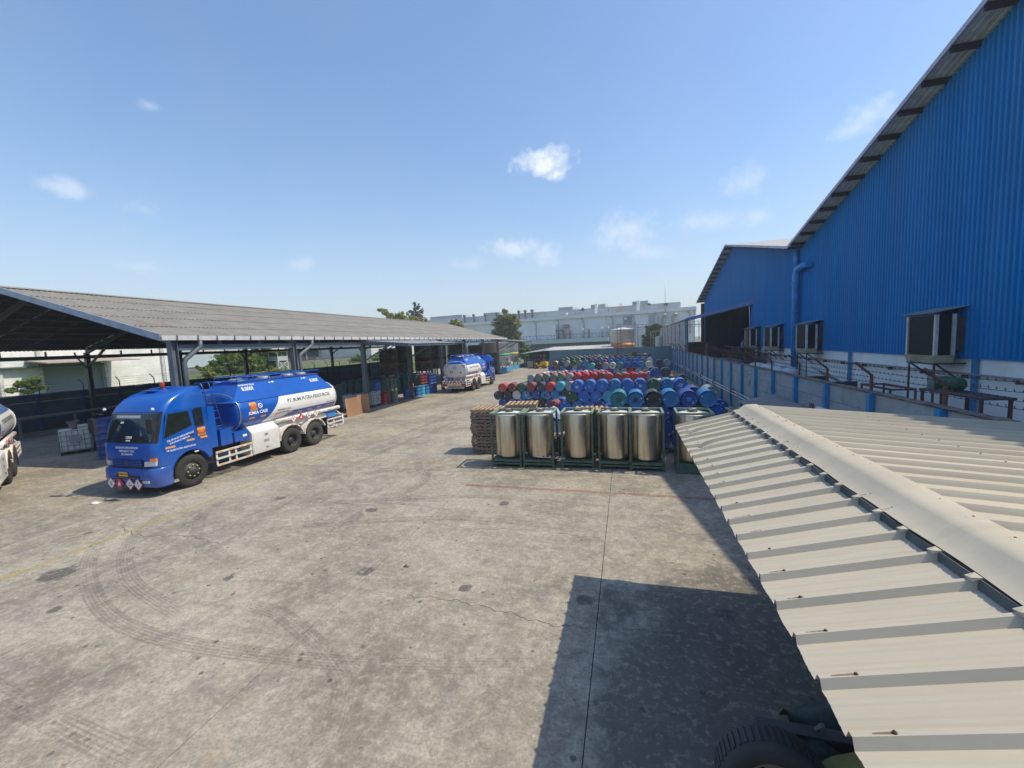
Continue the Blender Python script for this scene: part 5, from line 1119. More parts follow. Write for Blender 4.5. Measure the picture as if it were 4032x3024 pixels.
def lid_mesh(seg):
    b = MB(); b.lathe([(DR-.012, .021), (DR*.93, .026), (DR*.90, .034), (DR*.6, .03), (.0, .03)], seg, (0, 0, 0)); return b.mesh('drum_head', DM['B'])
def bung_mesh():
    b = MB(); b.lathe([(.034, .035), (.034, .018), (.026, .012), (.0, .012)], 10, (0, -.2, 0)); return b.mesh('bung', P('pale bung', (.6, .6, .58), .5))
DMESH = {True: (drum_mesh('drum_body', 32), lid_mesh(32)), False: (drum_mesh('drum_body_far', 18), lid_mesh(18))}
BUNG = bung_mesh(); b_ = MB(); b_.lathe([(.018, .035), (.018, .02), (.0, .018)], 8, (0, .21, 0)); VENT = b_.mesh('vent_plug', P('pale bung', (.6, .6, .58), .5))
def setmat(o, m):
    o.material_slots[0].link = 'OBJECT'; o.material_slots[0].material = m
SMUDGE = [P('old label print', (.06, .25, .55), .6), M('rust patch', (.10, .05, .03), .8), P('faded sticker', (.35, .42, .45), .6), M('dark green smear', (.02, .12, .08), .6)]
def drum(x, y, z, col, lab, group, lying=True, near=True, head=None, rz=0., deco=None, name='oil_drum'):
    body, lid = DMESH[near]
    o = link(name, body, None, (x, y, z)); setmat(o, DM[col])
    roll = rnd.uniform(0, 6.28)
    if lying: o.rotation_mode = 'QUATERNION'; o.rotation_quaternion = (Matrix.Rotation(rz, 4, 'Z') @ Matrix.Rotation(-math.pi/2, 4, 'X') @ Matrix.Rotation(roll, 4, 'Z')).to_quaternion()
    else: o.rotation_euler = (0, 0, roll)
    tag(o, lab, 'drum', group)
    l = link('drum_head', lid, o); setmat(l, DM[head or col])
    if not lying: l.location = (0, 0, DL); l.rotation_euler = (math.pi, 0, 0)
    if near:
        for q in (link('bung', BUNG, o), link('vent_plug', VENT, o)):
            if not lying: q.location = (0, 0, DL); q.rotation_euler = (math.pi, 0, 0)
    if deco is not None and lying:
        b = MB(); r = random.Random(sum(map(ord, lab)))
        b.add([(r.uniform(.6, 1)*.11*math.cos(a), .02+r.uniform(.5, 1)*.11*math.sin(a), .027) for a in [2*math.pi*i/14 for i in range(14)]], [tuple(range(14))[::-1]]); d = b.obj('mark', SMUDGE[deco], l, fix=False); d.rotation_euler = (0, 0, -roll)
    return o
cname = lambda c: DCOL[c][0]
LAYER = {1: 'bottom', 2: 'second', 3: 'third', 4: 'top'}
def row(cols, x0, y, z, pitch, what, grp, near=True, jit=.02, decos={}):
    for i, c in enumerate(cols):
        if c == '.': continue
        h = None
        if c == 'w': c, h = 'W', 'N'
        lab = f"{cname(c)} drum, {ORD[i]} from left in {what}"
        drum(x0+pitch*i+rnd.uniform(-jit, jit)*.5, y+rnd.uniform(-.05, .05), z+rnd.uniform(0, .006), c, lab, grp, near=near, head=h, rz=rnd.uniform(-.02, .02), deco=decos.get(i))
G1, G2, G3, G4, G5, G7 = ('drums lying in the stack behind the steel tanks', 'drums lying in the second stack of the yard', 'drums lying in the low stack on the left', 'drums lying in the long middle rows', 'drums lying in the tall fourth stack', 'drums lying in the farthest stack')
W = .6
# stack just behind the steel tanks (planks under it)
row('TLKLbL', -.30, 15.6, 1.99, W, 'topmost row right behind the steel tanks', G1, decos={0: 3, 1: 1, 4: 0})
row('BbBbBGB', -.60, 15.6, 1.485, W, 'third layer right behind the steel tanks', G1)
row('bBbBbBbB', -.90, 15.6, .98, W, 'second layer right behind the steel tanks', G1); row('BbBbBbBb', -.60, 15.6, .47, W, 'bottom layer right behind the steel tanks', G1)
row('bS', 2.4, 16.75, 1.99, .62, 'upper row behind the first stack by the fence', G1); row('BbB', 2.1, 16.75, 1.485, W, 'lower row behind the first stack by the fence', G1)
row('bBb', 2.1, 16.75, .98, W, 'second layer behind the first stack by the fence', G1); row('bBb', 2.1, 16.75, .47, W, 'bottom layer behind the first stack by the fence', G1)
for x in (-.6, .9, 2.4, 3.3): tag(MB().box(x-.5, x+.5, 15.65, 17.5, 0, .17).obj('timber_dunnage', WD), {-.6: 'timber planks under the left end of the first drum stack', .9: 'timber planks under the middle of the first drum stack', 2.4: 'timber planks under the right part of the first drum stack', 3.3: 'timber planks under the first drum stack beside the fence'}[x], 'timber')
# second stack
row('BBBLBBGLB', -2.38, 20.6, 1.95, W, 'top row of the second stack', G2, decos={0: 2, 1: 0, 2: 0, 5: 2, 8: 2})
row('GBBCBbBLGB', -2.68, 20.6, 1.445, W, 'third layer of the second stack', G2, decos={2: 0}); row('rBLBbBbBBbB', -3.6, 20.6, .94, W, 'second layer of the second stack', G2); row('LbBbLBbBBbB', -3.3, 20.6, .435, W, 'bottom layer of the second stack', G2)
row('WGBWBWB', -1.0, 21.7, 1.95-.42, .62, 'row just behind the second stack', G2); row('WW', 1.75, 23.9, 1.60, .75, 'pale pair behind the second stack', G2); row('bBbB', .6, 23.9, 1.1, .62, 'lower row behind the second stack', G2)
row('BbBbBb', -1.0, 21.7, 1.02, .62, 'second layer just behind the second stack', G2)
tag(MB().box(-3.9, 3.1, 20.65, 21.4, 0, .13).obj('timber_dunnage', WD), 'timber planks under the second drum stack', 'timber')
# low stack on the left
row('PrGrnRCS', -8.05, 26.5, 1.31, .645, 'top row of the low left stack', G3, decos={2: 3, 4: 3})
row('KKWLbLLnB', -8.37, 26.5, .805, .645, 'middle layer of the low left stack', G3, decos={3: 2, 5: 1}); row('bBLbKbBbB', -8.05, 26.5, .295, .645, 'bottom layer of the low left stack', G3)
row('LBbBLB', -4.3, 22.6, .3, .62, 'loose bottom row beside the low left stack', G3); row('bB', -3.5, 22.4, .82, .62, 'loose pair beside the low left stack', G3)
# long middle rows
row('SggggSRRRr', -7.6, 33.2, 1.33, .63, 'front top row of the long middle rows', G4, decos={0: 0, 2: 1}); row('RrRRRrRr', -1.25, 32.2, 1.31, .62, 'right front top row of the long middle rows', G4)
row('gGgbgSgrrRR', -7.9, 33.2, .82, .63, 'middle layer of the long middle rows', G4); row('gSgGgbSgrRR', -7.6, 33.2, .31, .63, 'bottom layer of the long middle rows', G4)
row('rRrRrRRbR', -1.5, 32.2, .81, .62, 'right middle layer of the long middle rows', G4)
row('RPrRRPRrR', -7.2, 34.2, 1.32, .66, 'second top row of the long middle rows', G4, near=False); row('WPSPRRPPR', -7.0, 35.2, 1.33, .66, 'third top row of the long middle rows', G4, near=False); row('WSPbBWbS', -6.9, 36.2, 1.33, .68, 'fourth top row of the long middle rows', G4, near=False)
row('bnSbKbSb', -6.8, 37.2, 1.33, .68, 'last top row of the long middle rows', G4, near=False)
row('SKSRSS', -1.4, 33.3, 1.30, .62, 'grey top row of the long middle rows', G4, near=False)
# fourth, tall stack
row('MKSWTbbLW', -3.05, 38.0, 1.86, .62, 'top row of the fourth stack', G5, near=False, decos={3: 1, 8: 2}); row('RVSSRSSb', -2.1, 38.0, 1.35, .62, 'third layer of the fourth stack', G5, near=False); row('bSSKSSSb', -2.4, 38.0, .84, .62, 'second layer of the fourth stack', G5, near=False)
row('bSbSSbKb', -2.1, 38.0, .33, .62, 'bottom layer of the fourth stack', G5, near=False)
row('bK', 1.78, 27.2, 2.02, .56, 'raised pair by the fence beyond the second stack', G5, decos={1: 1}); row('bSG', 1.5, 27.2, 1.5, .58, 'row under the raised pair by the fence', G5); row('bBb', 1.5, 27.2, .98, .58, 'middle row under the raised pair by the fence', G5); row('bBb', 1.5, 27.2, .46, .58, 'bottom row under the raised pair by the fence', G5)
tag(MB().box(1.2, 3.0, 27.25, 28.05, 0, .16).obj('timber_dunnage', WD), 'timber planks under the raised pair of drums by the fence', 'timber')
row('RRK', 2.3, 30.4, 1.30, .7, 'short red row by the fence', G5); row('bKb', 2.3, 30.4, .78, .7, 'row under the short red row by the fence', G5)
row('nS', 2.95, 40.6, 1.85, .7, 'dark pair beside the fourth stack', G5, near=False); row('nKb', 2.6, 40.6, 1.33, .62, 'layer under the dark pair beside the fourth stack', G5, near=False)
# farthest stack
row('wnSGgLnnrLbBbBgW', -7.45, 44.4, 1.86, .65, 'front top row of the farthest stack', G7, near=False); row('bNLnSbTnbKbb', -7.9, 44.4, 1.34, .65, 'layer below the top of the farthest stack', G7, near=False); row('bbnbKbbnb', -7.6, 44.4, .82, .65, 'lower layer of the farthest stack', G7, near=False)
row('bBbLbBgBLL', -3.4, 45.6, 1.98, .66, 'raised second row of the farthest stack', G7, near=False)
row('GgGgGNNNWrNGNg', -7.9, 52.5, 1.8, .68, 'third top row of the farthest stack', G7, near=False); row('gGgDgPNDNgGNGgGNK', -7.7, 54.6, 1.88, .66, 'fourth top row of the farthest stack', G7, near=False)
row('GgDgLgWgGrNGNGgW', -7.5, 56.6, 1.92, .66, 'fifth top row of the farthest stack', G7, near=False)
drum(.98, 52.5, 2.33, 'N', 'pale rimmed brown drum perched alone on top of the farthest stack', G7, near=False, head='N')
# the unseen inside of the stacks carries the rear rows
fb = MB()
def core(x0, x1, y0, y1, z1):
    ny = max(1, int((y1-y0)/.92)); nx = int((x1-x0)/.62)
    for j in range(ny):
        for i in range(nx):
            z = .3
            while z < z1:
                fb.lathe([(.0, 0), (.28, 0), (.28, .87), (0, .87)], 8, (x0+.62*i, y0+.92*j, z), 'y'); z += .52
core(-7.4, -2.2, 34.2, 38.0, 1.1); core(-7.2, 2.6, 45.4, 52.0, 1.6); core(-7.4, 2.4, 52.6, 57.4, 1.7)
o = fb.obj('drum_pile_core', DM['K'], fix=False); tag(o, 'mass of dark drums inside the far stacks', 'drums', kind='stuff')

# ---------------------------------------------------------------- standing drums and totes under the shed
GS = 'drums standing under the shed'
def standing(x, y, c, lab, z=0.): drum(x, y, z, c, lab, GS, lying=False, near=x > -19.6, name='standing_drum')
standing(-18.35, 28.45, 'R', 'single red drum standing in front between tote and grey drum'); standing(-17.85, 29.15, 'g', 'single grey green drum standing beside the red one'); standing(-17.95, 31.25, 'b', 'dark blue labelled drum standing beside the shed post with the extinguisher')
standing(-17.75, 32.75, 'L', 'blue drum standing just past the shed post'); standing(-17.68, 33.45, 'C', 'bright cyan drum standing in the sun past the shed post'); standing(-17.6, 34.15, 'L', 'mid blue drum standing next to the cyan one')
for i, y in enumerate((35.0, 35.65)):
    standing(-17.55, y, 'b', ('tall blue pile, lower drum, ', 'tall blue pile by the far tanker, lower drum, ')[i]+'standing near the cyan drum'); standing(-17.55, y, 'b', ('tall blue pile, upper drum, ', 'tall blue pile by the far tanker, upper drum, ')[i]+'above the cyan drum', .89)
standing(-18.95, 28.5, 'b', 'lower blue drum behind the red one'); standing(-18.95, 28.5, 'B', 'upper blue drum stacked behind the red one', .89); standing(-19.2, 29.6, 'g', 'lower olive drum beside the blue pile'); standing(-19.2, 29.6, 'G', 'upper olive drum beside the blue pile', .89)
for j in range(5):
    for i in range(4):
        c = 'rrbb'[i] if j == 0 else 'Trbb'[i]
        y = 35.2+.64*i+.0*j; x = -18.6-.62*j
        for k in range(2): standing(x, y+.3*(j % 2), c, f"{cname(c)} drum, {ORD[i]} along in the {ORD[j]} file under the canopy, {('lower', 'upper')[k]} tier", .89*k)
for j in range(5):
    for i in range(6):
        c = 'gTKgSTbKTgTb'[(i*3+j*5) % 12]; y = 29.9+.66*i; x = -20.3-.66*j
        for k in range(2): standing(x, y, c, f"{cname(c)} drum, {ORD[i]} in {ORD[j]} shaded row behind middle posts, {('lower', 'upper')[k]} tier", .89*k)
for j in range(3):
    for i in range(7):
        c = 'gKbnGbK'[(i*2+j) % 7]; y = 21.0+.7*i; x = -20.6-.68*j
        standing(x, y, c, f"{cname(c)} drum, {ORD[i]} in {ORD[j]} shaded row behind the plywood board")
        if (i+j) % 3 == 0: standing(x, y, c, f"{cname(c)} drum on top, {ORD[i]} in {ORD[j]} shaded row behind the plywood board", .89)
drum(-18.3, 22.4, .88, 'L', 'blue drum lying on its side behind the plywood board', GS, True, True, rz=R(110)); standing(-18.1, 22.1, 'n', 'dark drum under the lying blue one behind the board'); standing(-18.6, 22.7, 'n', 'navy drum under the lying blue one behind the board')
for y, lab in ((26.0, 'white panelled'),): pass
CW_ = M('milky tote plastic', (.74, .76, .74), .45, var=.1, dirt=(.5, .5, .46)); CGR = M('galvanised cage bar', (.25, .27, .28), .45, .3)
def build_tote(label):
    t = thing('liquid_tote', label, 'tote', group='caged plastic totes by the shed')
    b = MB(); b.prism([(-.55, -.46), (-.5, -.52), (.5, -.52), (.55, -.46), (.55, .46), (.5, .52), (-.5, .52), (-.55, .46)], 'z', .16, 1.12); b.obj('bottle', CW_, t)
    MB().lathe([(.11, 1.12), (.11, 1.16), (0, 1.165)], 14).obj('cap', P('black cap', (.03, .03, .03), .5), t)
    bm_ = MB(); bm_.box(-.012, .012, -.012, .012, .15, 1.13); vm = bm_.mesh('cage_bar', CGR)
    for k in range(6):
        x = -.5+.2*k
        for s in (-1, 1): link('cage_bar', vm, t, (x, s*.54, 0)); link('cage_bar', vm, t, (s*.575, x*.95, 0))
    for z in (.2, .42, .65, .88, 1.10):
        for s in (-1, 1): MB().box(-.58, .58, s*.555, s*.57, z, z+.022).obj('cage_rail', CGR, t); MB().box(s*.59, s*.602, -.57, .57, z, z+.022).obj('cage_rail', CGR, t)
    MB().box(.603, .612, -.22, .2, .55, .85).obj('label_plate', P('grey label plate', (.33, .35, .36), .5), t); MB().box(-.22, .2, -.585, -.572, .55, .85).obj('label_plate', P('grey label plate', (.33, .35, .36), .5), t)
    for y in (-.48, 0, .48): MB().box(-.58, .58, y-.06, y+.06, 0, .148).obj('skid', STEEL_DARK, t)
    return t
tt = build_tote('white caged tote standing beside the corner shed post and the plywood board'); tt.location = (-18.65, 27.15, 0); tt.rotation_euler.z = R(8)
index_kids()
for x, y, rz, lab, z in ((-25.55, 13.35, -28, 'pale caged tote in the shade left of the nearest cab', 0), (-26.5, 14.5, -25, 'pale caged tote behind the one left of the nearest cab', 0), (-24.4, 14.15, -25, 'pale caged tote between the front one and the blue drums', 0), (-19.0, 25.6, 5, 'dim caged tote in the shade behind the plywood board', 0), (-24.9, 27.0, 0, 'dim caged tote deep in the shed, left one of two', 0), (-24.9, 28.3, 0, 'dim caged tote deep in the shed, right one of two', 0)):
    c = copy_tree(tt); c.location = (x, y, z); c.rotation_euler.z = R(rz); c['label'] = lab
b = MB(); b.lathe([(.12, 1.16), (.16, 1.3), (.22, 1.44), (.25, 1.47)], 14, (-25.9, 13.5, 0)); b.obj('plastic_funnel', M('brown plastic funnel', (.24, .17, .13), .6)); tag(bpy.data.objects['plastic_funnel'], 'brown plastic funnel standing on the pale tote left of the cab', 'funnel')
for i, (x, y) in enumerate(((-22.15, 12.55), (-22.6, 12.95), (-21.75, 13.05), (-22.2, 13.5))):
    w = ('nearest to the camera', 'second from the camera', 'third from the camera', 'hindmost')[i]
    standing(x, y, 'b', f'lower blue drum of the pile beside the parked cab, {w}'); standing(x, y, 'b', f'upper blue drum of the pile beside the parked cab, {w}', .89)
wt_ = thing('work_bench', 'long grey bench along the dark wall under the shed', 'bench', (-35.2, 17, 0), world=True)
MB().box(-35.6, -34.6, 13.2, 24, 1.02, 1.12).obj('bench_top', M('dusty bench top', (.14, .17, .16), .8, obj=False), wt_)
for y in (13.6, 15.6, 18.2, 20.5, 23): MB().box(-34.72, -34.62, y, y+.1, 0, 1.018).obj('leg', M('pale bench leg', (.18, .25, .24), .7), wt_)
PLY = M('brown plywood board', (.33, .185, .095), .75, var=.15, scale=2, stretch=(1, 1, .3), dirt=(.2, .11, .06), per=0)
for x0, y0, x1, y1, h, lean, lab in ((-17.35, 22.62, -17.18, 24.0, 1.18, .12, 'orange brown plywood board leaning beside the shed post, front one'), (-17.5, 23.95, -17.22, 24.9, 1.25, .05, 'darker brown plywood board standing against the shed post')):
    b = MB(); d = Vector((x1-x0, y1-y0, 0)).normalized(); nrm = Vector((-d.y, d.x, 0))*-1*-1
    p = [Vector((x0, y0, 0)), Vector((x1, y1, 0))]; q = [v+nrm*lean+Vector((0, 0, h)) for v in p]; tk_ = nrm*.02
    b.hexa([p[0], p[1], p[1]+tk_, p[0]+tk_], [q[0], q[1], q[1]+tk_, q[0]+tk_]); o = b.obj('plywood_board', PLY); tag(o, lab, 'board', 'plywood boards beside the shed post')
MB().box(-17.68, -17.38, 24.95, 25.25, .031, .12).obj('post_foot', M('yellow post foot', (.35, .28, .06), .8, obj=False), shed)
fx = thing('fire_extinguisher', 'red fire extinguisher hanging on the shed post by the dark blue drum', 'extinguisher', (-17.32, 31.2, 1.0), world=True)
MB().lathe([(0, .92), (.085, .93), (.09, .98), (.09, 1.42), (.05, 1.52), (.03, 1.56), (0, 1.56)], 14, (-17.32, 31.2, 0)).obj('cylinder', P('extinguisher red', (.45, .01, .015), .3), fx); MB().tube([(-17.3, 31.2, 1.56), (-17.26, 31.18, 1.6), (-17.2, 31.12, 1.3)], .015, 6).obj('hose', TRIM, fx); MB().box(-17.235, -17.23, 31.15, 31.25, 1.1, 1.3).obj('sticker', WTXT, fx); MB().box(-17.46, -17.41, 31.16, 31.24, 1.0, 1.5).obj('bracket', TRIM, fx)
# steel process tanks
SILO_IN = M('shaded stainless silo', (.5, .52, .53), .28, .85, var=.14, scale=.7, stretch=(1, 1, .25), dirt=(.3, .31, .31), dirt_amt=.4, obj=False)  # darker copy of the silo steel, the shed's shade put into its colour
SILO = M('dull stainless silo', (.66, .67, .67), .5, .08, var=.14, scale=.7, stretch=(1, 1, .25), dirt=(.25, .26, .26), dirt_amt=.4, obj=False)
def silo(x, y, r, z0, z1, band, lab, grp, hatch=True, cone=.0, legs=True, box=None):
    t = thing('storage_silo', lab, 'silo', (x, y, 0), world=True, group=grp)
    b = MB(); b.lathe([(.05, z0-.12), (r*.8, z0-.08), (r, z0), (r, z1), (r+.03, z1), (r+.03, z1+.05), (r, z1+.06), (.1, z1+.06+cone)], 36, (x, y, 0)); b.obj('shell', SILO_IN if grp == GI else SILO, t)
    if band:
        zb = z0+(z1-z0)*.42; b = MB(); b.lathe([(r+.004, zb-.18), (r+.010, zb-.18), (r+.010, zb+.18), (r+.004, zb+.18)], 36, (x, y, 0)); b.obj('colour_band', P('band '+band[0], band[1], .5), t)
    for z in (z0+(z1-z0)*.33, z0+(z1-z0)*.67): MB().lathe([(r+.002, z-.012), (r+.012, z-.006), (r+.012, z+.006), (r+.002, z+.012)], 36, (x, y, 0)).obj('weld_seam', SILO, t)
    if legs:
        for k in range(6): a = R(60*k+15); MB().box(x+r*.86*math.cos(a)-.08, x+r*.86*math.cos(a)+.08, y+r*.86*math.sin(a)-.08, y+r*.86*math.sin(a)+.08, 0, z0+.02).obj('leg', M('pale silo leg', (.5, .52, .52), .6), t)
    if hatch:
        a = R(-35); d = Vector((math.cos(a), math.sin(a), 0)); c = Vector((x, y, z0+(z1-z0)*.2))+d*(r-.02); b = MB(); b.tube([c, c+d*.08], .16, 14); b.obj('hatch', TRIM, t)
    if box: a = R(-8); d = Vector((math.cos(a), math.sin(a), 0)); c = Vector((x, y, z0-.05))+d*r; b = MB(); b.box(c.x-.3, c.x+.35, c.y-.35, c.y+.35, c.z-.02, c.z+.3); b.obj('valve_box', P('white valve box', (.7, .7, .68), .5), t)
    return t
OR, GN, YE = ('orange', (.55, .24, .06)), ('green', (.03, .42, .25)), ('yellow', (.62, .42, .06))
GU = 'steel silos in the sun beyond the shed'; GI = 'steel silos in the shade of the shed'
silo(-20.25, 61.2, 1.6, 1.05, 4.5, OR, 'sunlit steel silo with an orange band nearest the shed end', GU, box=True); silo(-20.25, 66.8, 1.6, 1.05, 4.55, GN, 'sunlit steel silo with a green band', GU, box=True); silo(-20.25, 72.2, 1.6, 1.05, 4.6, YE, 'sunlit steel silo with a yellow band, last of the row', GU, box=True)
silo(-25.0, 40.2, .95, 1.5, 4.3, ('ochre', (.35, .22, .03)), 'shaded silo with an ochre band, first behind the posts', GI); silo(-25, 43.6, .92, 1.45, 4.68, ('dark green', (.02, .14, .09)), 'shaded silo with a dark green band', GI); silo(-25, 48.3, 1.1, 1.4, 4.66, ('dark red', (.1, .01, .02)), 'shaded silo with a dark red band', GI)
silo(-25, 52.8, 1.05, 1.4, 4.7, ('black', (.03, .03, .03)), 'shaded silo with a dark band behind the downpipe', GI); silo(-25, 58.6, 1.25, 1.4, 4.75, ('plum', (.1, .02, .06)), 'shaded silo behind the far tanker', GI); silo(-22.6, 60.6, 1.25, 1.3, 4.25, None, 'short broad silo under the shed end', GI)
b = MB(); b.hexa([(-18.1, 56.6, 0), (-17.85, 56.6, 0), (-18.0, 77, 0), (-18.25, 77, 0)], [(-18.1, 56.6, .62), (-17.85, 56.6, .62), (-18.0, 77, .62), (-18.25, 77, .62)]); tag(b.obj('bund_kerb', M('light blue bund paint', (.05, .26, .50), .7, dirt=(.1, .2, .28), obj=False)), 'light blue low bund wall in front of the steel silos', 'bund wall')

# ---------------------------------------------------------------- people
def person(label, loc, rz, joints, shirt, trousers, skin=(.22, .12, .08), cap=None, stripes=None):
    """joints: pelvis, chest, neck, head + limbs; one skinned body, clothes by height along it"""
    t = thing('person', label, 'person', loc, rz)
    pts, rad, edges = [], [], []
    def chain(ps, start=None):
        prev = start
        for p, r in ps:
            pts.append(p); rad.append(r); i = len(pts)-1
            if prev is not None: edges.append((prev, i))
            prev = i
        return prev
    J = joints
    pel = chain([(J['pelvis'], .13)]); ch = chain([(J['waist'], .125), (J['chest'], .15)], pel); nk = chain([(J['neck'], .058), (J['head'], .085), (J['crown'], .085)], ch)
    for s in ('l', 'r'):
        chain([(J['sho'+s], .062), (J['elb'+s], .045), (J['wri'+s], .033), (J['han'+s], .032)], ch); chain([(J['hip'+s], .085), (J['kne'+s], .062), (J['ank'+s], .042), (J['toe'+s], .04)], pel)
    me = bpy.data.meshes.new('body'); me.from_pydata(pts, edges, []); o = link('body', me, t)
    m = o.modifiers.new('skin', 'SKIN'); 
    for i, v in enumerate(me.skin_vertices[0].data): v.radius = (rad[i], rad[i]); v.use_root = i == 0
    o.modifiers.new('sub', 'SUBSURF').levels = 1
    dg = bpy.context.evaluated_depsgraph_get(); dg.update(); em = bpy.data.meshes.new_from_object(o.evaluated_get(dg)); o.modifiers.clear(); o.data = em; em.name = 'body'; smooth_all(em)
    ms = [P('skin tone', skin, .6), shirt, trousers, P('dark shoe', (.03, .025, .02), .7)]
    em.materials.clear()
    for q in ms: em.materials.append(q)
    hd = Vector(J['neck']).z
    for pl in em.polygons:
        c = pl.center; best = min(range(len(pts)), key=lambda i: (Vector(pts[i])-c).length); nm = NAMES[best]
        pl.material_index = 0 if nm in ('neck', 'head', 'crown', 'wri', 'han') else (1 if nm in ('chest', 'waist', 'sho', 'elb') else (3 if nm == 'toe' else 2))
    h = Vector(J['crown'])
    b = MB(); b.lathe([(.098, -.01), (.1, .03), (.08, .08), (.0, .105)], 12, h); b.obj('hair' if not cap else 'cap', cap or P('black hair', (.01, .01, .01), .8), t)
    for sx in (-.035, .035): MB().ico((h.x+sx, h.y-.095, h.z-.04), .012).obj('eye', BLACK, t)
    MB().bar((h.x, h.y-.09, h.z-.05), (h.x, h.y-.115, h.z-.08), .022, .02).obj('nose', ms[0], t)
    return t
NAMES = ['pelvis', 'waist', 'chest', 'neck', 'head', 'crown'] + ['sho', 'elb', 'wri', 'han', 'hip', 'kne', 'ank', 'toe']*2
SIT = dict(pelvis=(0, 0, 0), waist=(0, .02, .18), chest=(0, .03, .40), neck=(0, .0, .55), head=(0, -.02, .66), crown=(0, -.02, .74), shol=(-.19, .02, .47), elbl=(-.23, -.12, .25), wril=(-.17, -.36, .30), hanl=(-.14, -.44, .32), shor=(.19, .02, .47), elbr=(.23, -.12, .25), wrir=(.17, -.36, .30), hanr=(.14, -.44, .32), hipl=(-.1, -.06, -.02), knel=(-.13, -.45, -.0), ankl=(-.13, -.50, -.42), toel=(-.13, -.64, -.46), hipr=(.1, -.06, -.02), kner=(.13, -.45, .0), ankr=(.13, -.50, -.42), toer=(.13, -.64, -.46))
STAND = dict(pelvis=(0, 0, .95), waist=(0, .0, 1.12), chest=(0, -.03, 1.34), neck=(0, -.05, 1.50), head=(0, -.08, 1.60), crown=(0, -.08, 1.68), shol=(-.19, -.02, 1.42), elbl=(-.25, .0, 1.14), wril=(-.22, -.16, .95), hanl=(-.21, -.21, .88), shor=(.19, -.02, 1.42), elbr=(.25, -.04, 1.14), wrir=(.18, -.24, 1.05), hanr=(.15, -.31, 1.03), hipl=(-.1, 0, .90), knel=(-.11, -.03, .49), ankl=(-.11, .02, .09), toel=(-.11, -.13, .04), hipr=(.1, 0, .90), kner=(.11, -.02, .49), ankr=(.12, .03, .09), toer=(.12, -.12, .04))
def stripes():
    k = NT('striped shirt cloth'); s = k.n('ShaderNodeSeparateXYZ'); k.l(k.pos(True), s.inputs[0]); f = k.ramp(k.math('SINE', k.math('MULTIPLY', s.outputs['Z'], 62)), -.1, .1); return k.fin(k.mix(f, (.02, .03, .05), (.5, .55, .58)), .9)
person('person in a striped shirt in the dark loading bay beside the brown board', (9.35, 38.6, 2.0), R(60), STAND, stripes(), P('dark trousers', (.03, .03, .04), .9))
MB_ = MB().box(8.6, 10.6, 36.8, 44, 0, 1.99); tag(MB_.obj('loading_dock', M('dark dock concrete', (.1, .1, .1), .9, obj=False)), 'raised dark dock that the person in the striped shirt stands on', 'dock')

# ---------------------------------------------------------------- forklift
FY_ = M('forklift yellow', (.72, .40, .012), .4, dirt=(.3, .17, .03), dirt_amt=.3)
fk = thing('forklift', 'yellow forklift with a driver in front of the far open shed', 'forklift', (-13.7, 66.9, 0), R(-97))
b = MB(); b.prism([(1.25, .35), (1.32, .62), (1.30, 1.05), (.80, 1.12), (.62, .95), (.55, .42), (.75, .3)], 'x', -.55, .55); b.obj('counterweight', FY_, fk)
b = MB(); b.prism([(.60, .38), (.62, 1.06), (.25, 1.10), (.22, .62), (-.55, .60), (-.62, .95), (-.80, .95), (-.80, .38)], 'x', -.5, .5); b.obj('chassis', FY_, fk)
MB().box(-.26, .26, .05, .5, 1.102, 1.2).obj('seat', TRIM, fk); MB().box(-.24, .24, .5, .6, 1.202, 1.6).obj('seat_back', TRIM, fk)
for x in (-.48, .44):
    b = MB(); b.bar((x+.02, -.72, .95), (x+.02, -.5, 2.13), .05, .05); b.bar((x+.02, .95, 1.1), (x+.02, .8, 2.13), .05, .05); b.obj('overhead_post', TRIM, fk)
b = MB(); b.box(-.5, .5, -.55, .85, 2.13, 2.18); b.obj('overhead_guard', TRIM, fk)
for x in (-.38, .3): MB().box(x, x+.08, -.98, -.86, .12, 2.25).obj('mast', TRIM, fk); MB().box(x-.02, x+.1, -1.9, -.985, .1, .14).obj('fork', STEEL_DARK, fk)
for z in (.5, 1.2, 2.18): MB().box(-.3, .3, -.96, -.88, z, z+.07).obj('mast_crossbar', TRIM, fk)
MB().box(-.42, .42, -1.04, -.985, .3, .95).obj('carriage', TRIM, fk)
for cx, cy, r in ((-.52, -.62, .34), (.52, -.62, .34), (-.5, .82, .28), (.5, .82, .28)):
    b = MB(); b.lathe([(r*.55, -.1), (r*.95, -.11), (r, -.07), (r, .07), (r*.95, .11), (r*.55, .1)], 24, (0, 0, 0), 'x'); o = link('tyre', b.mesh('tyre', RUBBER), fk, (cx, cy, r)); b = MB(); b.lathe([(0, -.06), (r*.56, -.07), (r*.56, .07), (0, .06)], 16, (0, 0, 0), 'x'); link('rim', b.mesh('rim', P('pale rim', (.3, .28, .22), .6)), o)
b = MB(); b.tube([(0, -.45, .62), (0, -.25, 1.2)], .025, 6); b.lathe([(.15, 0), (.165, .015), (.15, .03)], 16, (0, -.24, 1.2)); b.obj('steering_wheel', TRIM, fk)
person('person in a dark shirt driving the yellow forklift', (-13.7+.28, 66.9-.03, 1.28), R(-97), SIT, P('dark blue shirt', (.03, .05, .1), .9), P('dark trousers', (.03, .03, .04), .9), cap=P('white helmet', (.6, .6, .6), .4))

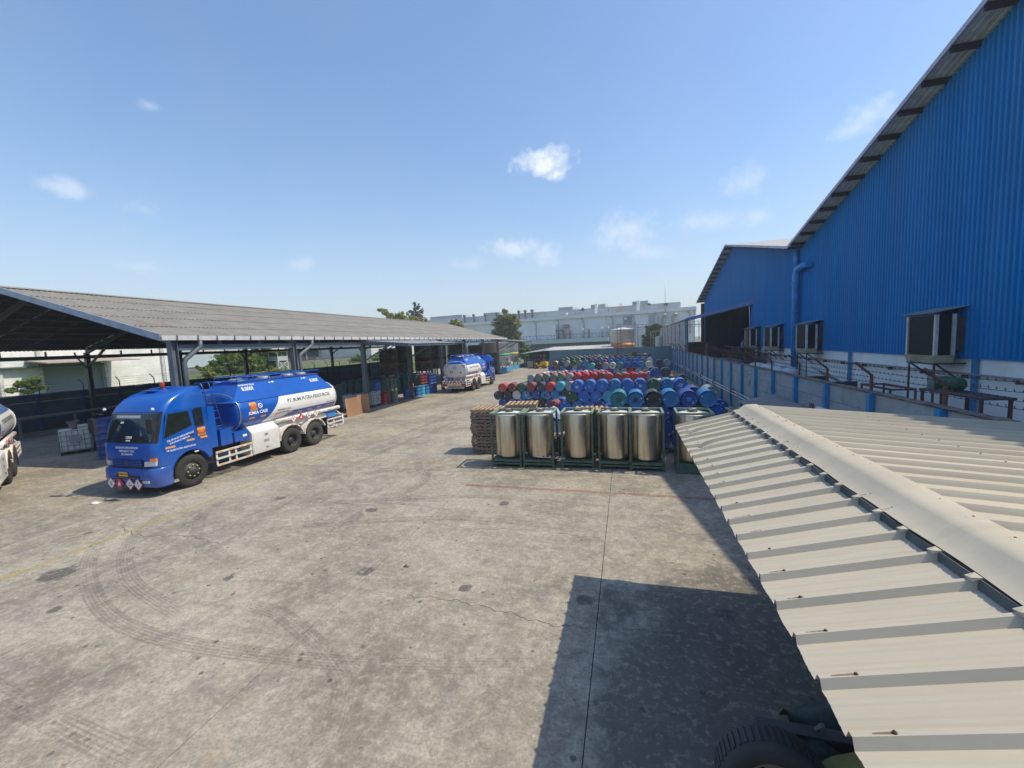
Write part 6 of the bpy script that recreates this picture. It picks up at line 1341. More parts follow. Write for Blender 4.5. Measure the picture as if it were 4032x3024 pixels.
# ---------------------------------------------------------------- trailer half hidden under the foreground roof
tr = thing('yellow_trailer', 'trailer with one big black tyre in the shade under the beige roof edge', 'trailer', (1.1, 3.62, 0), world=True)
TYR = M('trailer tyre rubber', (.03, .035, .037), .8, var=.3, dirt=(.07, .075, .07)); b = MB(); rr, ww = .42, .13
b.lathe([(.24, -ww*.8), (.28, -ww), (.37, -ww), (.41, -ww*.8), (rr, -ww*.55), (rr, ww*.55), (.41, ww*.8), (.37, ww), (.28, ww), (.24, ww*.8)], 44, (1.12, 3.62, .42), 'y')
for k in range(48):
    a = 2*math.pi*k/48; c, s = math.cos(a), math.sin(a); b.bar((1.12+c*.422, 3.62-.075, .42+s*.422), (1.12+c*.422, 3.62+.075, .42+s*.422), .03, .02, up=(c, 0, s))
wh_ = b.obj('tyre', TYR, tr)
b = MB(); b.lathe([(.25, -.09), (.235, -.11), (.22, -.07), (.12, -.05), (.10, -.10), (.0, -.105)], 28, (1.12, 3.62, .42), 'y'); b.obj('rim', M('pale rusty rim', (.26, .21, .15), .7, dirt=(.1, .06, .04), dirt_amt=.6), wh_)
for k in range(6): a = R(60*k); MB().lathe([(0, -.085), (.022, -.085), (.022, -.06)], 8, (1.12+.16*math.cos(a), 3.62, .42+.16*math.sin(a)), 'y').obj('wheel_nut', TRIM, wh_)
MB().box(1.1, 2.5, 3.9, 4.02, .5, .62).obj('frame', STEEL_DARK, tr); MB().box(1.0, 1.12, 3.76, 3.9, .38, .5).obj('axle', STEEL_DARK, tr)
b = MB(); b.prism([(1.42, .45), (1.62, .62), (1.9, .75), (2.5, .75), (2.5, .3), (1.5, .3)], 'y', 3.45, 3.75); b.obj('yellow_panel', M('darkened yellow paint', (.20, .18, .02), .6, dirt=(.08, .08, .04)), tr)  # yellow, tarp and handle colours darkened to stand for the roof's shade
b = MB(); b.grid(lambda u, v: (1.45+1.1*u, 3.76+.8*v, .42+.10*math.sin(u*8+v*5)+.1*math.sin(v*11)), 16, 12); b.obj('tarp', M('dark blue green tarp', (.03, .05, .055), .7, var=.5, scale=6, dirt=(.10, .14, .14)), tr)
b = MB(); b.bar((1.42, 3.92, .52), (1.56, 4.02, .60), .03, .02); b.obj('red_handle', P('red handle', (.16, .02, .02), .5), tr); b = MB(); b.bar((1.55, 4.2, .3), (1.6, 3.9, .75), .03, .03); b.obj('prop', P('pale tube', (.15, .18, .18), .5), tr)
# ---------------------------------------------------------------- big white factory behind the yard
FA, FD, FN = Vector((18.17, 123.43, 0)), Vector((-.98927, .14612, 0)), Vector((-.14612, -.98927, 0))
fac = thing('factory', 'long pale grey white factory with rooftop units behind the yard', 'factory', (18.17, 123.43, 0), world=True)
FW = M('pale factory wall', (.76, .77, .78), .8, var=.05, scale=.15, stretch=(1, 1, .3), dirt=(.6, .62, .63), dirt_amt=.35, obj=False, per=0)
FW2 = M('factory parapet', (.40, .43, .45), .7, var=.06, scale=.3, obj=False, dirt=(.3, .33, .35), per=.02); FFA = M('factory fascia', (.72, .74, .73), .7, var=.05, scale=.3, obj=False, dirt=(.36, .40, .40), per=0)
FGN = M('pale green fascia', (.50, .60, .58), .7, var=.05, scale=.3, obj=False, dirt=(.25, .33, .33)); FDK = P('factory dark recess', (.07, .085, .10), .8); FST = M('factory grey pipe', (.42, .44, .45), .5, obj=False); FRS = M('factory rusty duct', (.3, .22, .18), .7, obj=False)
def FP(u, d, z): p = FA+FD*u+FN*d; return (p.x, p.y, z)
def fbox(b, u0, u1, d0, d1, z0, z1):
    q = [FP(u1, d1, 0), FP(u0, d1, 0), FP(u0, d0, 0), FP(u1, d0, 0)]
    return b.hexa([(x, y, z0) for x, y, _ in q], [(x, y, z1) for x, y, _ in q])
def fpart(nm, mat, *a, parent=None): b = MB(); fbox(b, *a); return b.obj(nm, mat, parent or fac)
for i in range(12): fpart('wall_panel', FW, i*8+.03, i*8+7.97, -30, 0, -1.5, 11.1)
fpart('fascia', FFA, -.4, 96, -30.5, .7, 11.101, 12.05)
fpart('corner_edge', FST, -.02, .12, 0.001, .12, 0, 11.1)
for i in range(9): fpart('parapet_panel', FW2, 3.6+i*10+.04, 3.6+i*10+9.96, -20, -2.2, 12.06, 13.8+.06*i)
for u0, u1, z in ((12.4, 16.8, 14.95), (24.7, 29.1, 14.95), (34.8, 39.4, 14.95), (60, 66, 15.1), (74.5, 87.8, 15.3)): fpart('rooftop_unit', FW2, u0, u1, -9, -3, 13.7, z)
for u, w in ((14.6, .9), (26.9, .8)): fpart('white_duct', FW, u, u+w, -2.9, -2.0, 12.2, 15.05)
for u in (52.2, 50.0, 47.6, 57.5, 60.2, 64.5, 68.9, 72.5): 
    b = MB(); b.tube([FP(u, -1.2, 12.06), FP(u, -1.2, 14.1), FP(u-.15, -.9, 14.45)], .28, 8); b.lathe([(.5, 0), (.55, .5), (.3, .75), (0, .8)], 10, FP(u, -1.2, 14.2)); b.obj('exhaust_stack', P('dark exhaust steel', (.12, .14, .16), .6, .3), fac)
b = MB(); b.tube([FP(36.1, -.8, 12.06), FP(36.1, -.8, 12.5)], .2, 8); b.ico(FP(36.1, -.8, 12.7), .42, squash=.7); b.obj('white_dome', P('white dome', (.7, .7, .7), .4), fac)
fpart('dark_vent', FDK, 31.0, 31.6, -2.1, -1.6, 13.3, 14.2); fpart('dark_vent', FDK, 11.6, 12.3, -2.1, -1.6, 13.5, 14.0); fpart('dark_vent', FDK, 7.0, 7.9, -1.9, -1.0, 13.0, 13.7)
ORG = P('orange ladder paint', (.55, .26, .03), .5); b = MB()
for du in (0, .5): b.bar(FP(19.6+du, -1.4, 12.06), FP(19.6+du, -1.4, 14.6), .09, .09)
for k in range(7): b.bar(FP(19.6, -1.4, 12.4+.33*k), FP(20.1, -1.4, 12.4+.33*k), .07, .07)
b.obj('orange_ladder', ORG, fac); fpart('orange_box', ORG, 20.3, 20.9, -1.6, -1.0, 12.06, 12.5)
b = MB(); b.tube([FP(7.45, .9, 8.2), FP(7.45, .9, 19.6)], [.09, .05], 8); b.obj('antenna_mast', P('thin grey mast', (.4, .42, .44), .4, .5), fac)
for u in (1.2, 9.5, 16.0, 22.0, 30.6, 38.5, 46.0, 53.5):
    MB().tube([FP(u+.7, .35, 11.0), FP(u, .25, 10.3), FP(u, .25, 4.9)], .14, 6).obj('rain_pipe', FST, fac)
for u in (18.0, 31.2): fpart('wall_lamp', P('white box', (.75, .75, .75), .5), u, u+.75, .002, .5, 9.7, 10.4)
# vertical light panels on the wall and the stair lobby
fpart('white_pylon', P('bright white panel', (.82, .82, .80), .6), 39.2, 40.6, .01, 1.2, 5.1, 9.6); fpart('lobby', M('lobby wall', (.33, .35, .33), .8, obj=False), 36.9, 39.1, .01, 1.6, 5.1, 7.6); fpart('lobby_roof', STEEL_DARK, 36.6, 39.19, .01, 2.0, 7.61, 7.75); fpart('lobby_door', FDK, 37.9, 38.5, 1.602, 1.65, 5.1, 6.9)
for u in (44.6, 45.9): fpart('tall_white_panel', P('bright white panel', (.82, .82, .80), .6), u, u+.28, .02, .16, 5.4, 8.7)
b = MB()
for u in (34.9, 37.2): b.bar(FP(u, 1.2, 5.1), FP(u, 1.2, 9.3), .16, .16)
for z in (6.5, 8.3, 9.2): b.bar(FP(34.9, 1.2, z), FP(37.2, 1.2, z), .14, .14)
b.obj('access_frame', M('brown access frame', (.25, .22, .16), .7, obj=False), fac); fpart('fan_unit', FRS, 35.2, 36.6, .5, 1.6, 8.4, 9.4)
for u, m, h in ((36.3, FRS, 7.9), (34.5, FRS, 7.8), (30.6, FST, 7.9), (28.8, FRS, 7.9), (24.9, FST, 7.9), (23.1, FST, 8.0)):
    MB().tube([FP(u, 1.6, 4.95), FP(u, 1.6, h)], .3, 8).obj('vent_pipe', m, fac)
b = MB()
for z in (5.1, 6.3): b.bar(FP(22.9, 2.9, z), FP(60, 2.9, z), .12, .12)
u = 23.
while u < 60: b.bar(FP(u, 2.9, 5.1), FP(u, 2.9, 6.3), .1, .1); b.bar(FP(u, 2.9, 5.1), FP(u+1.4, 2.9, 6.25), .07, .07); u += 2.3
b.obj('walkway_truss', M('dark truss steel', (.15, .18, .21), .6, obj=False), fac)
fpart('canopy_fascia', FGN, 22.9, 60, .02, 3.2, 3.8, 4.95); fpart('infill', FDK, 22.9, 60, .01, 2.4, -1, 3.78)  # solid dark block stands for the shaded gap under the canopy
for u in (47.8,): MB().tube([FP(u-1, 3.3, 3.7), FP(u, 3.3, 3.0), FP(u+.3, 3.3, 2.2)], .25, 8).obj('drain_elbow', FST, fac)
for u in (5.5, 8.3): MB().tube([FP(u, 1.0, 6.0), FP(u, 1.0, 9.6), FP(u-.25, 1.1, 10.2), FP(u-.7, 1.4, 10.3), FP(u-1.0, 1.7, 9.9)], .42, 10).obj('hooded_duct', FST, fac)
fpart('grey_louvre', P('louvre grey', (.22, .25, .27), .6), 16.6, 19, .01, .3, 8.2, 10.6); fpart('louvre_bay', FW2, 10.2, 12.0, .01, .2, 6.6, 10.7)
b = MB()
for z in (6.6, 7.9): b.bar(FP(-2, 6, z), FP(19.0, 6, z), .14, .14)
b.bar(FP(-2, 6, 7.1), FP(19.0, 6, 7.1), .35, .3)
for k in range(8):
    u = -1+2.8*k; b.bar(FP(u, 6, 0), FP(u, 6, 7.9), .18, .18)
for k in range(4): b.bar(FP(12+1.7*k, 6, 5.0), FP(13.7+1.7*k, 6, 6.6), .1, .1)
b.bar(FP(11, 6, 5.0), FP(19, 6, 5.0), .2, .3); b.obj('pipe_bridge', FST, fac)
# silo with the orange band, railed top
so = silo(-.6, 74, 1.95, .3, 5.75, None, 'large grey silo with an orange band and railed top behind the blue grey wall', None, hatch=False, cone=.35, legs=False)
b = MB(); b.lathe([(1.955, 2.8), (1.97, 2.8), (1.97, 3.5), (1.955, 3.5)], 36, (-.6, 74, 0)); b.obj('colour_band', P('orange band', (.55, .22, .05), .5), so)
b = MB()
for z in (6.3, 6.9):
    for x0, y0, x1, y1 in ((-2.6, 72.1, 1.5, 72.1), (-2.6, 75.9, 1.5, 75.9), (-2.6, 72.1, -2.6, 75.9), (1.5, 72.1, 1.5, 75.9)): b.bar((x0, y0, z), (x1, y1, z), .05, .05)
for x in (-2.6, -1.6, -.6, .4, 1.5):
    for y in (72.1, 75.9): b.bar((x, y, 5.7), (x, y, 6.92), .05, .05)
b.obj('guard_rail', FST, so); MB().box(1.42, 1.62, 72.0, 72.2, 0, 6.9).obj('support_post', FST, so); MB().box(1.86, 2.02, 73.0, 73.2, 0, 6.4).obj('support_post', FST, so)
wb = MB(); wb.box(2.3, 5.6, 98, 104, 0, 5.2); tag(wb.obj('pale_annex', FW), 'small white rendered building between silo and dark green tree', 'building')
yc = thing('platform_cage', 'pale yellow steel cage and white tank beside the block wall', 'platform', (5, 80, 0), world=True); YC = M('pale yellow cage paint', (.52, .5, .25), .6, obj=False); b = MB()
for x in (4.3, 4.75, 5.1, 5.9):
    b.box(x, x+.07, 80, 80.07, 0, 5.4)
for z in (3.0, 4.2, 5.33): b.box(4.3, 6.0, 79.93, 79.99, z, z+.07)
b.bar((4.35, 80, 4.25), (4.7, 80, 5.35), .05, .05); b.obj('frame', YC, yc); MB().lathe([(.7, 0), (.7, 4.1), (.4, 4.4), (0, 4.45)], 20, (5.85, 81.2, 0)).obj('white_tank', P('white tank', (.6, .61, .6), .6), yc)
# open shed with a pale roof at the back
os_ = thing('open_shed', 'low open shed with a pale sheet roof behind the forklift and the wall', 'shed', (-14, 72, 0), world=True)
PRF = M('pale roof sheet', (.46, .44, .40), .7, obj=False, dirt=(.36, .34, .3))
for i in range(12):
    x0, x1 = -13.4+i*.95, -13.4+(i+1)*.95
    b = MB(); b.add([(x0+.01, 70, 2.83), (x1-.01, 70, 2.83), (x1-.01, 79, 3.3), (x0+.01, 79, 3.3)], [(0, 1, 2, 3)]); b.obj('roof_sheet', PRF, os_, fix=False)
b = MB(); b.add([(-13.42, 70, 2.82), (-13.42, 79, 3.29), (-18.2, 79, 2.55), (-18.2, 70.5, 2.4)], [(0, 1, 2, 3)]); b.obj('side_awning', M('grey awning sheet', (.26, .29, .3), .7, obj=False), os_, fix=False)
for x in (-17.0, -13.6, -11.6): MB().box(x, x+.12, 70.5, 70.62, 0, 2.5).obj('post', STEEL_GREY, os_)
MB().box(-17.5, -11.3, 76, 76.2, 0, 2.6).obj('back_wall', M('dull blue back wall', (.08, .13, .17), .9, obj=False), os_); MB().box(-17.5, -11.4, 75.6, 75.7, 1.05, 1.18).obj('pale_rail', P('pale cyan rail', (.3, .5, .55), .6), os_)
for i, (x, y, z, c) in enumerate(((-15.9, 70.2, 1.1, (.25, .32, .28)), (-15.0, 71.0, 1.2, (.05, .06, .07)), (-12.6, 71, .95, (.35, .36, .35)))):
    t = thing('pallet_box', ('grey green crate left of the forklift', 'dark crate in the shade behind the forklift', 'pale crate right of the forklift mast')[i], 'crate', (x, y, 0), world=True); mt_ = P('crate %d' % i, c, .8)
    for k in range(4): MB().box(x-.5, x+.5, y-.5, y+.5, .12+k*(z-.12)/4+.01, .12+(k+1)*(z-.12)/4).obj('board', mt_, t)
    for q in (-.4, .3): MB().box(x+q, x+q+.1, y-.48, y+.48, 0, .128).obj('skid', mt_, t)
lampx = thing('street_lamp', 'thin street lamp with a white head behind the open shed', 'street lamp', (-17.2, 80, 0), world=True)
LP = FP(46.3, 45, 0); lampx.location = (LP[0], LP[1], 0)
MB().tube([(LP[0], LP[1], 0), (LP[0], LP[1], 5.9), (LP[0]+.12, LP[1], 6.3)], [.07, .05, .04], 8).obj('pole', FST, lampx); b = MB(); b.bar((LP[0]+.1, LP[1], 6.2), (LP[0]+.35, LP[1], 6.85), .3, .12); b.obj('lamp_head', P('white lamp head', (.8, .8, .78), .4), lampx)

# ---------------------------------------------------------------- plots beyond the left fence, on higher ground
GRS = M('rough grass', (.10, .15, .03), .95, var=.4, scale=.8, dirt=(.16, .15, .06), obj=False)
b = MB(); b.box(-220, -38.0, -40, 260, -.13, 1.60); tag(b.obj('grass_terrain', GRS), kind='structure')
gt = MB(); r = random.Random(3)
for _ in range(7000):
    x = -38.1-r.random()**1.6*20; y = 8+r.random()*55; h = .12+.22*r.random(); a = r.random()*6.28; w = .03
    gt.add([(x-w*math.cos(a), y-w*math.sin(a), 1.62), (x+w*math.cos(a), y+w*math.sin(a), 1.62), (x+.08*math.sin(a), y+.1*math.cos(a), 1.62+h)], [(0, 1, 2)])
tag(gt.obj('grass', M('grass blade', (.13, .19, .035), .8, obj=False, var=.4, scale=2), fix=False), 'rough bright grass along the plot behind the dark fence', 'grass', kind='stuff')
ww_ = thing('white_warehouse', 'white weathered block building with a grey roller door seen under the shed roof', 'building', (-46, 20, 1.62), world=True)
WWM = M('patchy white wash', (.85, .85, .82), .9, var=.12, scale=.7, dirt=(.5, .5, .5), dirt_amt=.5, obj=False, fine=.1)
X = -46.
for i in range(8):
    y0 = 4+i*4.6
    for k in range(5):
        if i == 4 and k < 3: continue
        y1 = min(y0+4.6, 31.7)
        if y1 > y0: MB().box(X-.3, X+rnd.uniform(-.002, .002), y0+.004, y1-.004, 1.62+k*1.05, 1.62+(k+1)*1.05-.004).obj('wall_course', WWM, ww_)
for y in (8.6, 13.2, 17.8, 20.1-.1, 22.3, 26.8-.1, 31.6): MB().box(X+.001, X+.2, y, y+.22, 1.62, 7.1).obj('pilaster', M('pale pilaster', (.6, .6, .58), .9, obj=False, dirt=(.4, .4, .4)), ww_)
MB().box(X-.25, X-.2, 22.5, 26.7, 1.62, 5.0).obj('roller_door', M('grey blue roller door', (.33, .40, .43), .6, obj=False, var=.05), ww_)
for k in range(12): MB().box(X-.2, X-.188, 22.5, 26.7, 1.9+.26*k, 1.92+.26*k).obj('door_rib', M('grey blue roller door', (.33, .40, .43)), ww_)
b = MB(); b.hexa([(X, 21.6, 4.55), (X+3.4, 21.2, 4.35), (X+3.4, 27.6, 4.35), (X, 27.4, 4.55)], [(X, 21.6, 4.68), (X+3.4, 21.2, 4.42), (X+3.4, 27.6, 4.42), (X, 27.4, 4.68)]); b.obj('door_canopy', M('brown grey canopy', (.33, .28, .24), .8, obj=False), ww_)
MB().box(X+.02, X+.5, 19.6, 26.5, 4.1, 4.2).obj('ledge', STEEL_GREY, ww_); MB().box(-70, X-.31, 4, 31.6, 1.62, 7.2).obj('building_body', WWM, ww_); MB().box(X-.1, X+.25, 31.84, 32.1, 1.62, 7.2).obj('corner_pipe', P('white corner pipe', (.8, .8, .8), .5), ww_)
# grey block wall far behind with razor posts
gw = thing('grey_wall', 'long grey block wall behind the trees across the grass plot', 'wall', (-62, 40, 1.62), world=True)
GWM = M('grey block wall', (.20, .20, .18), .95, var=.25, scale=1.2, obj=False, dirt=(.1, .1, .08))
for i in range(24):
    for k in range(3): MB().box(-62.1, -62, 33+i*3+.03, 33+i*3+2.97, 1.86+.34*k+.01, 1.86+.34*(k+1)).obj('wall_panel', GWM, gw)
MB().box(-62.15, -61.95, 33, 105, 2.885, 2.95).obj('coping', P('dark coping', (.06, .06, .055), .9), gw)
def simple_building(nm, lab, x0, x1, y0, y1, z1, wall, roof, eave=.5, extra=None):
    t = thing(nm, lab, 'building', (x1, y0, 1.62), world=True)
    MB().box(x0, x1, y0, y1, 1.8, z1).obj('wall', wall, t); MB().box(x0-eave, x1+eave, y0-eave, y1+eave, z1+.001, z1+.22).obj('roof', roof, t)
    if extra:
        for (ya, yb, za, zb, m, nm2) in extra: MB().box(x1+.002, x1+.06, ya, yb, za, zb).obj(nm2, m, t)
    return t
BW = M('pale blue grey wall', (.42, .48, .54), .8, obj=False, var=.06, scale=.3); BW2 = M('cream wall', (.6, .58, .5), .8, obj=False); BR = M('light metal roof', (.45, .46, .46), .6, obj=False); DKW = P('dark window', (.04, .05, .06), .3)
simple_building('factory_hall', 'pale blue grey hall left of the acacia beyond the shed', -120, -80, 50, 72, 7.6, BW, BR, extra=((61.5, 66.5, 5.2, 6.9, BW2, 'cream_panel'), (58, 58.3, 1.9, 7.5, FST, 'rain_pipe'), (64, 70, 4.35, 4.65, BR, 'awning')))
simple_building('factory_hall', 'pale hall with small windows directly behind the acacia', -120, -85, 74, 86, 7.9, BW, BR, extra=((75, 77.5, 5.4, 6.3, DKW, 'window'), (80, 82, 5.6, 6.4, DKW, 'window')))
t = simple_building('storage_hall', 'long open fronted hall with a light roof right of the gazebo', -120, -88, 92, 135, 5.1, P('dark hall front', (.05, .05, .055), .9), BR, 1.2, extra=((93, 134, 1.9, 2.3, P('pale apron', (.5, .5, .48), .8), 'apron'), (112, 114, 2.4, 4.0, P('sand stack', (.5, .42, .25), .8), 'stacked_goods'), (117, 119.5, 2.3, 3.4, P('light blue stack', (.25, .4, .6), .8), 'stacked_goods'), (103, 105, 2.3, 3.0, P('white stack', (.7, .7, .7), .8), 'stacked_goods'), (121, 127, 2.3, 2.9, P('white stack', (.7, .7, .7), .8), 'stacked_goods')))  # closed dark wall stands for the shade inside the open front
for i in range(8): MB().box(-87.9, -87.7, 93+5.8*i, 93.2+5.8*i, 1.62, 5.0).obj('column', FST, t)
simple_building('pale_shed', 'pale plain wall seen between the shed posts and the first shaded silo', -100, -70, 104, 132, 6.2, M('very pale wall', (.6, .62, .63), .8, obj=False), P('grey roof', (.35, .36, .36), .6))
gz = thing('gazebo', 'small white watch hut with a straw coloured hip roof on stilts', 'gazebo', (-58.3, 59, 1.62), world=True)
b = MB(); c = (-58.3, 59.0); b.add([(c[0]-1.5, c[1]-1.75, 4.75), (c[0]+1.5, c[1]-1.75, 4.75), (c[0]+1.5, c[1]+1.75, 4.75), (c[0]-1.5, c[1]+1.75, 4.75), (c[0], c[1], 5.55)], [(0, 1, 4), (1, 2, 4), (2, 3, 4), (3, 0, 4), (3, 2, 1, 0)]); b.obj('roof', M('straw coloured roof', (.45, .38, .24), .8, obj=False), gz, fix=False)
WPT = P('white post', (.7, .7, .68), .6)
for x in (-1, .9):
    for y in (-1.1, 1.0): MB().box(c[0]+x, c[0]+x+.1, c[1]+y, c[1]+y+.1, 1.62, 4.75).obj('post', WPT, gz)
MB().box(c[0]-.95, c[0]+.95, c[1]-1.05, c[1]+1.05, 3.2, 3.3).obj('floor', WPT, gz)
for s in (-1, 1): MB().box(c[0]-.9, c[0]+.9, c[1]+s*1.06, c[1]+s*1.03, 3.301, 3.95).obj('parapet', P('grey parapet', (.42, .45, .45), .7), gz); MB().box(c[0]+s*.97, c[0]+s*.94, c[1]-.95, c[1]+.95, 3.301, 3.95).obj('parapet', P('grey parapet', (.42, .45, .45), .7), gz)
b = MB()
for s in (-1, 1): b.bar((c[0]+.98, c[1]-1.0*s, 1.9), (c[0]+.98, c[1]+1.0*s, 3.1), .06, .06)
b.obj('cross_brace', WPT, gz)
# bracket posts of the back fence are part of the fence; now the trees
def leaf_mat(nm, c, c2):
    k = NT(nm); r = k.n('ShaderNodeNewGeometry').outputs['Random Per Island']
    cc = k.mix(r, c, c2); k.fin(cc, .6); tr = k.n('ShaderNodeBsdfTranslucent'); k.l(cc, tr.inputs[0]); mx = k.n('ShaderNodeMixShader'); mx.inputs[0].default_value = .4
    k.l(k.b.outputs[0], mx.inputs[1]); k.l(tr.outputs[0], mx.inputs[2]); k.l(mx.outputs[0], k.out.inputs['Surface']); return k.m
LF = dict(olive=leaf_mat('olive leaves', (.16, .19, .075), (.32, .34, .16)), lime=leaf_mat('yellow green leaves', (.24, .27, .05), (.42, .42, .12)), dark=leaf_mat('dark leaves', (.04, .08, .03), (.09, .15, .06)), green=leaf_mat('green leaves', (.10, .18, .035), (.22, .30, .07)), grey=leaf_mat('grey green leaves', (.14, .17, .11), (.28, .30, .2)))
BARK = M('grey brown bark', (.12, .09, .065), .95, obj=False)
def tree(lab, base, blobs, n, leaf, mat, seed, trunk=.18, droop=0., cat='tree', name='tree', stems=1):
    """blobs: (dx, dy, z, rx, ry, rz) lobes of the crown over the base"""
    r = random.Random(seed); t = thing(name, lab, cat, base, world=True)
    tot_ = sum(bx[3]*bx[4]*bx[5] for bx in blobs); b = MB()
    for dx, dy, z, rx, ry, rz in blobs:
        cl = []
        for _ in range(max(16, int(52*(rx*ry*rz/tot_)*len(blobs)**.5))):
            d = Vector((r.gauss(0, 1), r.gauss(0, 1), r.gauss(0, 1))).normalized(); q = .25+.78*r.random()
            cl.append((Vector((base[0]+dx+d.x*rx*q, base[1]+dy+d.y*ry*q, base[2]+z+d.z*rz*q)), (.18+.22*r.random())*(rx+rz)/2))
        m = int(1.4*n*(rx*ry*rz)**.7/sum((q[3]*q[4]*q[5])**.7 for q in blobs))
        for _ in range(m):
            c0, cr = r.choice(cl); p = c0+Vector((r.gauss(0, .5), r.gauss(0, .5), r.gauss(0, .45)-droop*r.random()))*cr
            u = Vector((r.gauss(0, 1), r.gauss(0, 1), r.gauss(0, .6)-droop)).normalized(); w = u.cross(Vector((r.gauss(0, 1), r.gauss(0, 1), r.gauss(0, 1)))).normalized(); s = 1.45*leaf*(.6+.8*r.random())
            b.add([p-u*s, p+w*s*.42, p+u*s, p-w*s*.42], [(0, 1, 2, 3)])
    b.obj('crown', mat, t, fix=False)
    top = max(z for _, _, z, *_ in blobs)
    for k in range(stems):
        tb_ = MB(); ox = (k-(stems-1)/2)*.5
        tb_.tube([(base[0]+ox, base[1], base[2]-.2), (base[0]+ox*1.4+.1, base[1], base[2]+top*.45), (base[0]+ox*2, base[1], base[2]+top*.95)], [trunk, trunk*.7, trunk*.25], 8); tb_.obj('trunk', BARK, t)
    lb = MB()
    for dx, dy, z, rx, ry, rz in blobs: lb.tube([(base[0], base[1], base[2]+max(.3, z*.45)), (base[0]+dx*.6, base[1]+dy*.6, base[2]+z*.8), (base[0]+dx, base[1]+dy, base[2]+z+rz*.4)], [trunk*.45, trunk*.3, trunk*.08], 5)
    lb.obj('limb', BARK, t); return t
tree('rounded grey olive tree in front of the white factory', (-24.2, 85, 0), [(0, 0, 9.6, 1.9, 1.7, 1.6), (-1.5, 0, 8.6, 1.5, 1.5, 1.7), (1.5, 0, 8.5, 1.5, 1.5, 1.8), (0, 0, 8.2, 2.0, 1.7, 1.8), (-1.9, 0, 7.0, 1.6, 1.6, 1.9), (2.0, 0, 6.7, 1.6, 1.6, 2.1), (-.3, 0, 6.2, 2.3, 1.9, 1.9), (1.6, 0, 4.9, 1.7, 1.6, 1.7), (-2.7, 0, 5.9, .9, 1.0, 1.2)], 13000, .15, LF['olive'], 1, .28, .3)
tree('bright green bush at the foot of the grey olive tree', (-20.0, 82, 0), [(0, 0, 2.9, 1.1, 1.1, 1.2), (.6, 0, 1.8, 1.3, 1.2, 1.3), (-.3, 0, 4.3, .9, .9, .9)], 3000, .16, LF['green'], 2, .12)
tree('sparse tall tree showing sky between its twigs above the shed roof', (-43.5, 82, 0), [(.2, 0, 13.2, .9, .9, 1.2), (-.9, 0, 11.6, 1.1, 1, 1.2), (.9, 0, 11.6, 1.1, 1, 1.3), (.1, 0, 10.2, 1.9, 1.4, 1.2)], 1500, .17, LF['grey'], 3, .16)
tree('yellow green tree below the sparse one above the shed roof', (-42.8, 80, 0), [(0, 0, 9.6, 2.0, 1.6, 1.1), (-3.0, 0, 10.4, 1.0, 1, 1.3), (-1.2, 0, 9.9, 1.3, 1.3, 1.1), (1.9, 0, 9.4, 1.2, 1.2, .8)], 3600, .17, LF['lime'], 4, .2)
tree('bamboo clump leaning to the left above the shed roof', (-47.3, 80, 0), [(0, 0, 10.5, 1.2, 1.1, 1.2), (-1.2, 0, 11.4, .9, .8, .8), (-2.2, 0, 12.2, .8, .7, .55), (-3.2, 0, 12.7, .7, .5, .35), (-4.0, 0, 12.9, .5, .4, .22), (1.0, 0, 11.2, .9, .9, 1.1)], 3600, .17, LF['lime'], 5, .08, .4, stems=3)
tree('small yellow green crown peeping over the far roof edge', (-34.0, 80, 0), [(0, 0, 8.9, 1.1, 1, .9), (1.1, 0, 8.6, .9, .9, .7)], 1300, .16, LF['lime'], 6, .12)
tree('dark green dense tree behind the yellow cage', (5.6, 95, 0), [(0, 0, 5.6, 1.8, 1.6, 1.5), (-.9, 0, 4.2, 1.4, 1.4, 1.6), (.8, 0, 6.1, 1.4, 1.3, 1.0), (-1.2, 0, 2.8, 1.2, 1.2, 1.5), (.3, 0, 3.4, 1.6, 1.4, 1.6)], 6500, .17, LF['dark'], 7, .2)
tree('wide layered acacia seen through the shed', (-57.5, 49.8, 1.62), [(0, 0, 2.3, 1.6, 3.0, .8), (0, -2.8, 1.8, 1.2, 2.4, .7), (0, -1.6, 2.8, 1.2, 2.2, .6), (0, 3.0, 1.8, 1.3, 3.0, .8), (0, 0, .9, 1.6, 4.2, .8), (0, 4.4, 1.0, 1.2, 2.8, .8), (0, -4.0, 1.0, 1, 2.0, .7), (0, 1.6, 3.0, 1.2, 1.8, .5)], 17000, .13, LF['green'], 8, .15)
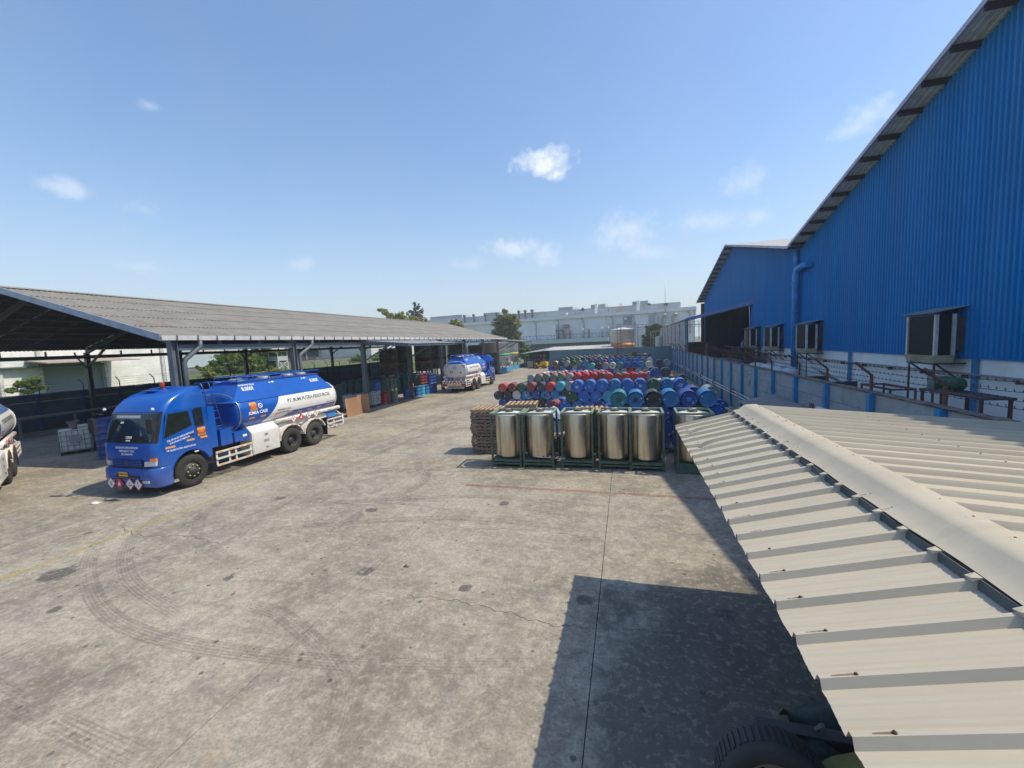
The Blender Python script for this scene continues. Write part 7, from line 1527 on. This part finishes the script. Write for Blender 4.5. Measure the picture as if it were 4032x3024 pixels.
tree('darker acacia behind the wide one beside the gazebo', (-60.0, 57.2, 1.62), [(0, 0, 3.5, 1.5, 2.4, .9), (0, 1.8, 2.4, 1.4, 2.2, 1.0), (0, -1.9, 2.6, 1.3, 2.2, .9), (0, 0, 1.2, 1.6, 3.2, 1.0)], 11000, .15, LF['green'], 9, .16)
tree('round light green bush before the grey block wall', (-52.5, 41.6, 1.62), [(0, 0, .55, .6, .8, .5), (0, .3, .3, .5, .7, .4)], 2400, .09, LF['lime'], 10, .05, cat='bush', name='bush')
tree('low green shrub on the grass right of the acacia', (-50, 49.5, 1.62), [(0, 0, .25, .6, 1.6, .3)], 1800, .1, LF['lime'], 11, .05, cat='bush', name='bush')
for i, (y, x) in enumerate(((84.5, -61), (93, -61), (100, -61), (74, -45), (80, -48))):
    tree(('small green bush before the storage hall, nearest', 'small green bush before the storage hall, middle', 'small green bush before the storage hall, farthest', 'leafy green bush beside the first shaded silo', 'leafy green bush behind the one beside the silo')[i], (x, y, 1.0), [(0, 0, 1.0, 1.2, 1.5, .9), (0, .8, 1.7, .9, 1.0, .7)], 1800, .13, LF['green' if i < 3 else 'lime'], 12+i, .08, cat='bush', name='bush')
tree('young sapling with flat leaf tufts before the white building', (-42.0, 19.6, 1.62), [(0, -.1, 1.35, .45, .55, .3), (0, .55, 1.55, .35, .4, .22), (0, -.75, .95, .3, .35, .16), (0, .75, .9, .3, .45, .2), (0, .1, .75, .4, .45, .18), (0, .35, 1.1, .35, .5, .2)], 2600, .075, LF['green'], 20, .035, cat='sapling', name='sapling')
# ---------------------------------------------------------------- thin tropical haze
hz = bpy.data.materials.new('haze air'); hz.use_nodes = True; ht_ = hz.node_tree; ht_.nodes.clear()
ho = ht_.nodes.new('ShaderNodeOutputMaterial'); hv = ht_.nodes.new('ShaderNodeVolumePrincipled'); ht_.links.new(hv.outputs[0], ho.inputs['Volume'])
hv.inputs['Color'].default_value = (.86, .90, .95, 1); hv.inputs['Density'].default_value = 0.0010; hv.inputs['Anisotropy'].default_value = .2
tag(MB().box(-260, 260, -60, 300, -1.7, 24).obj('haze', hz), kind='stuff')
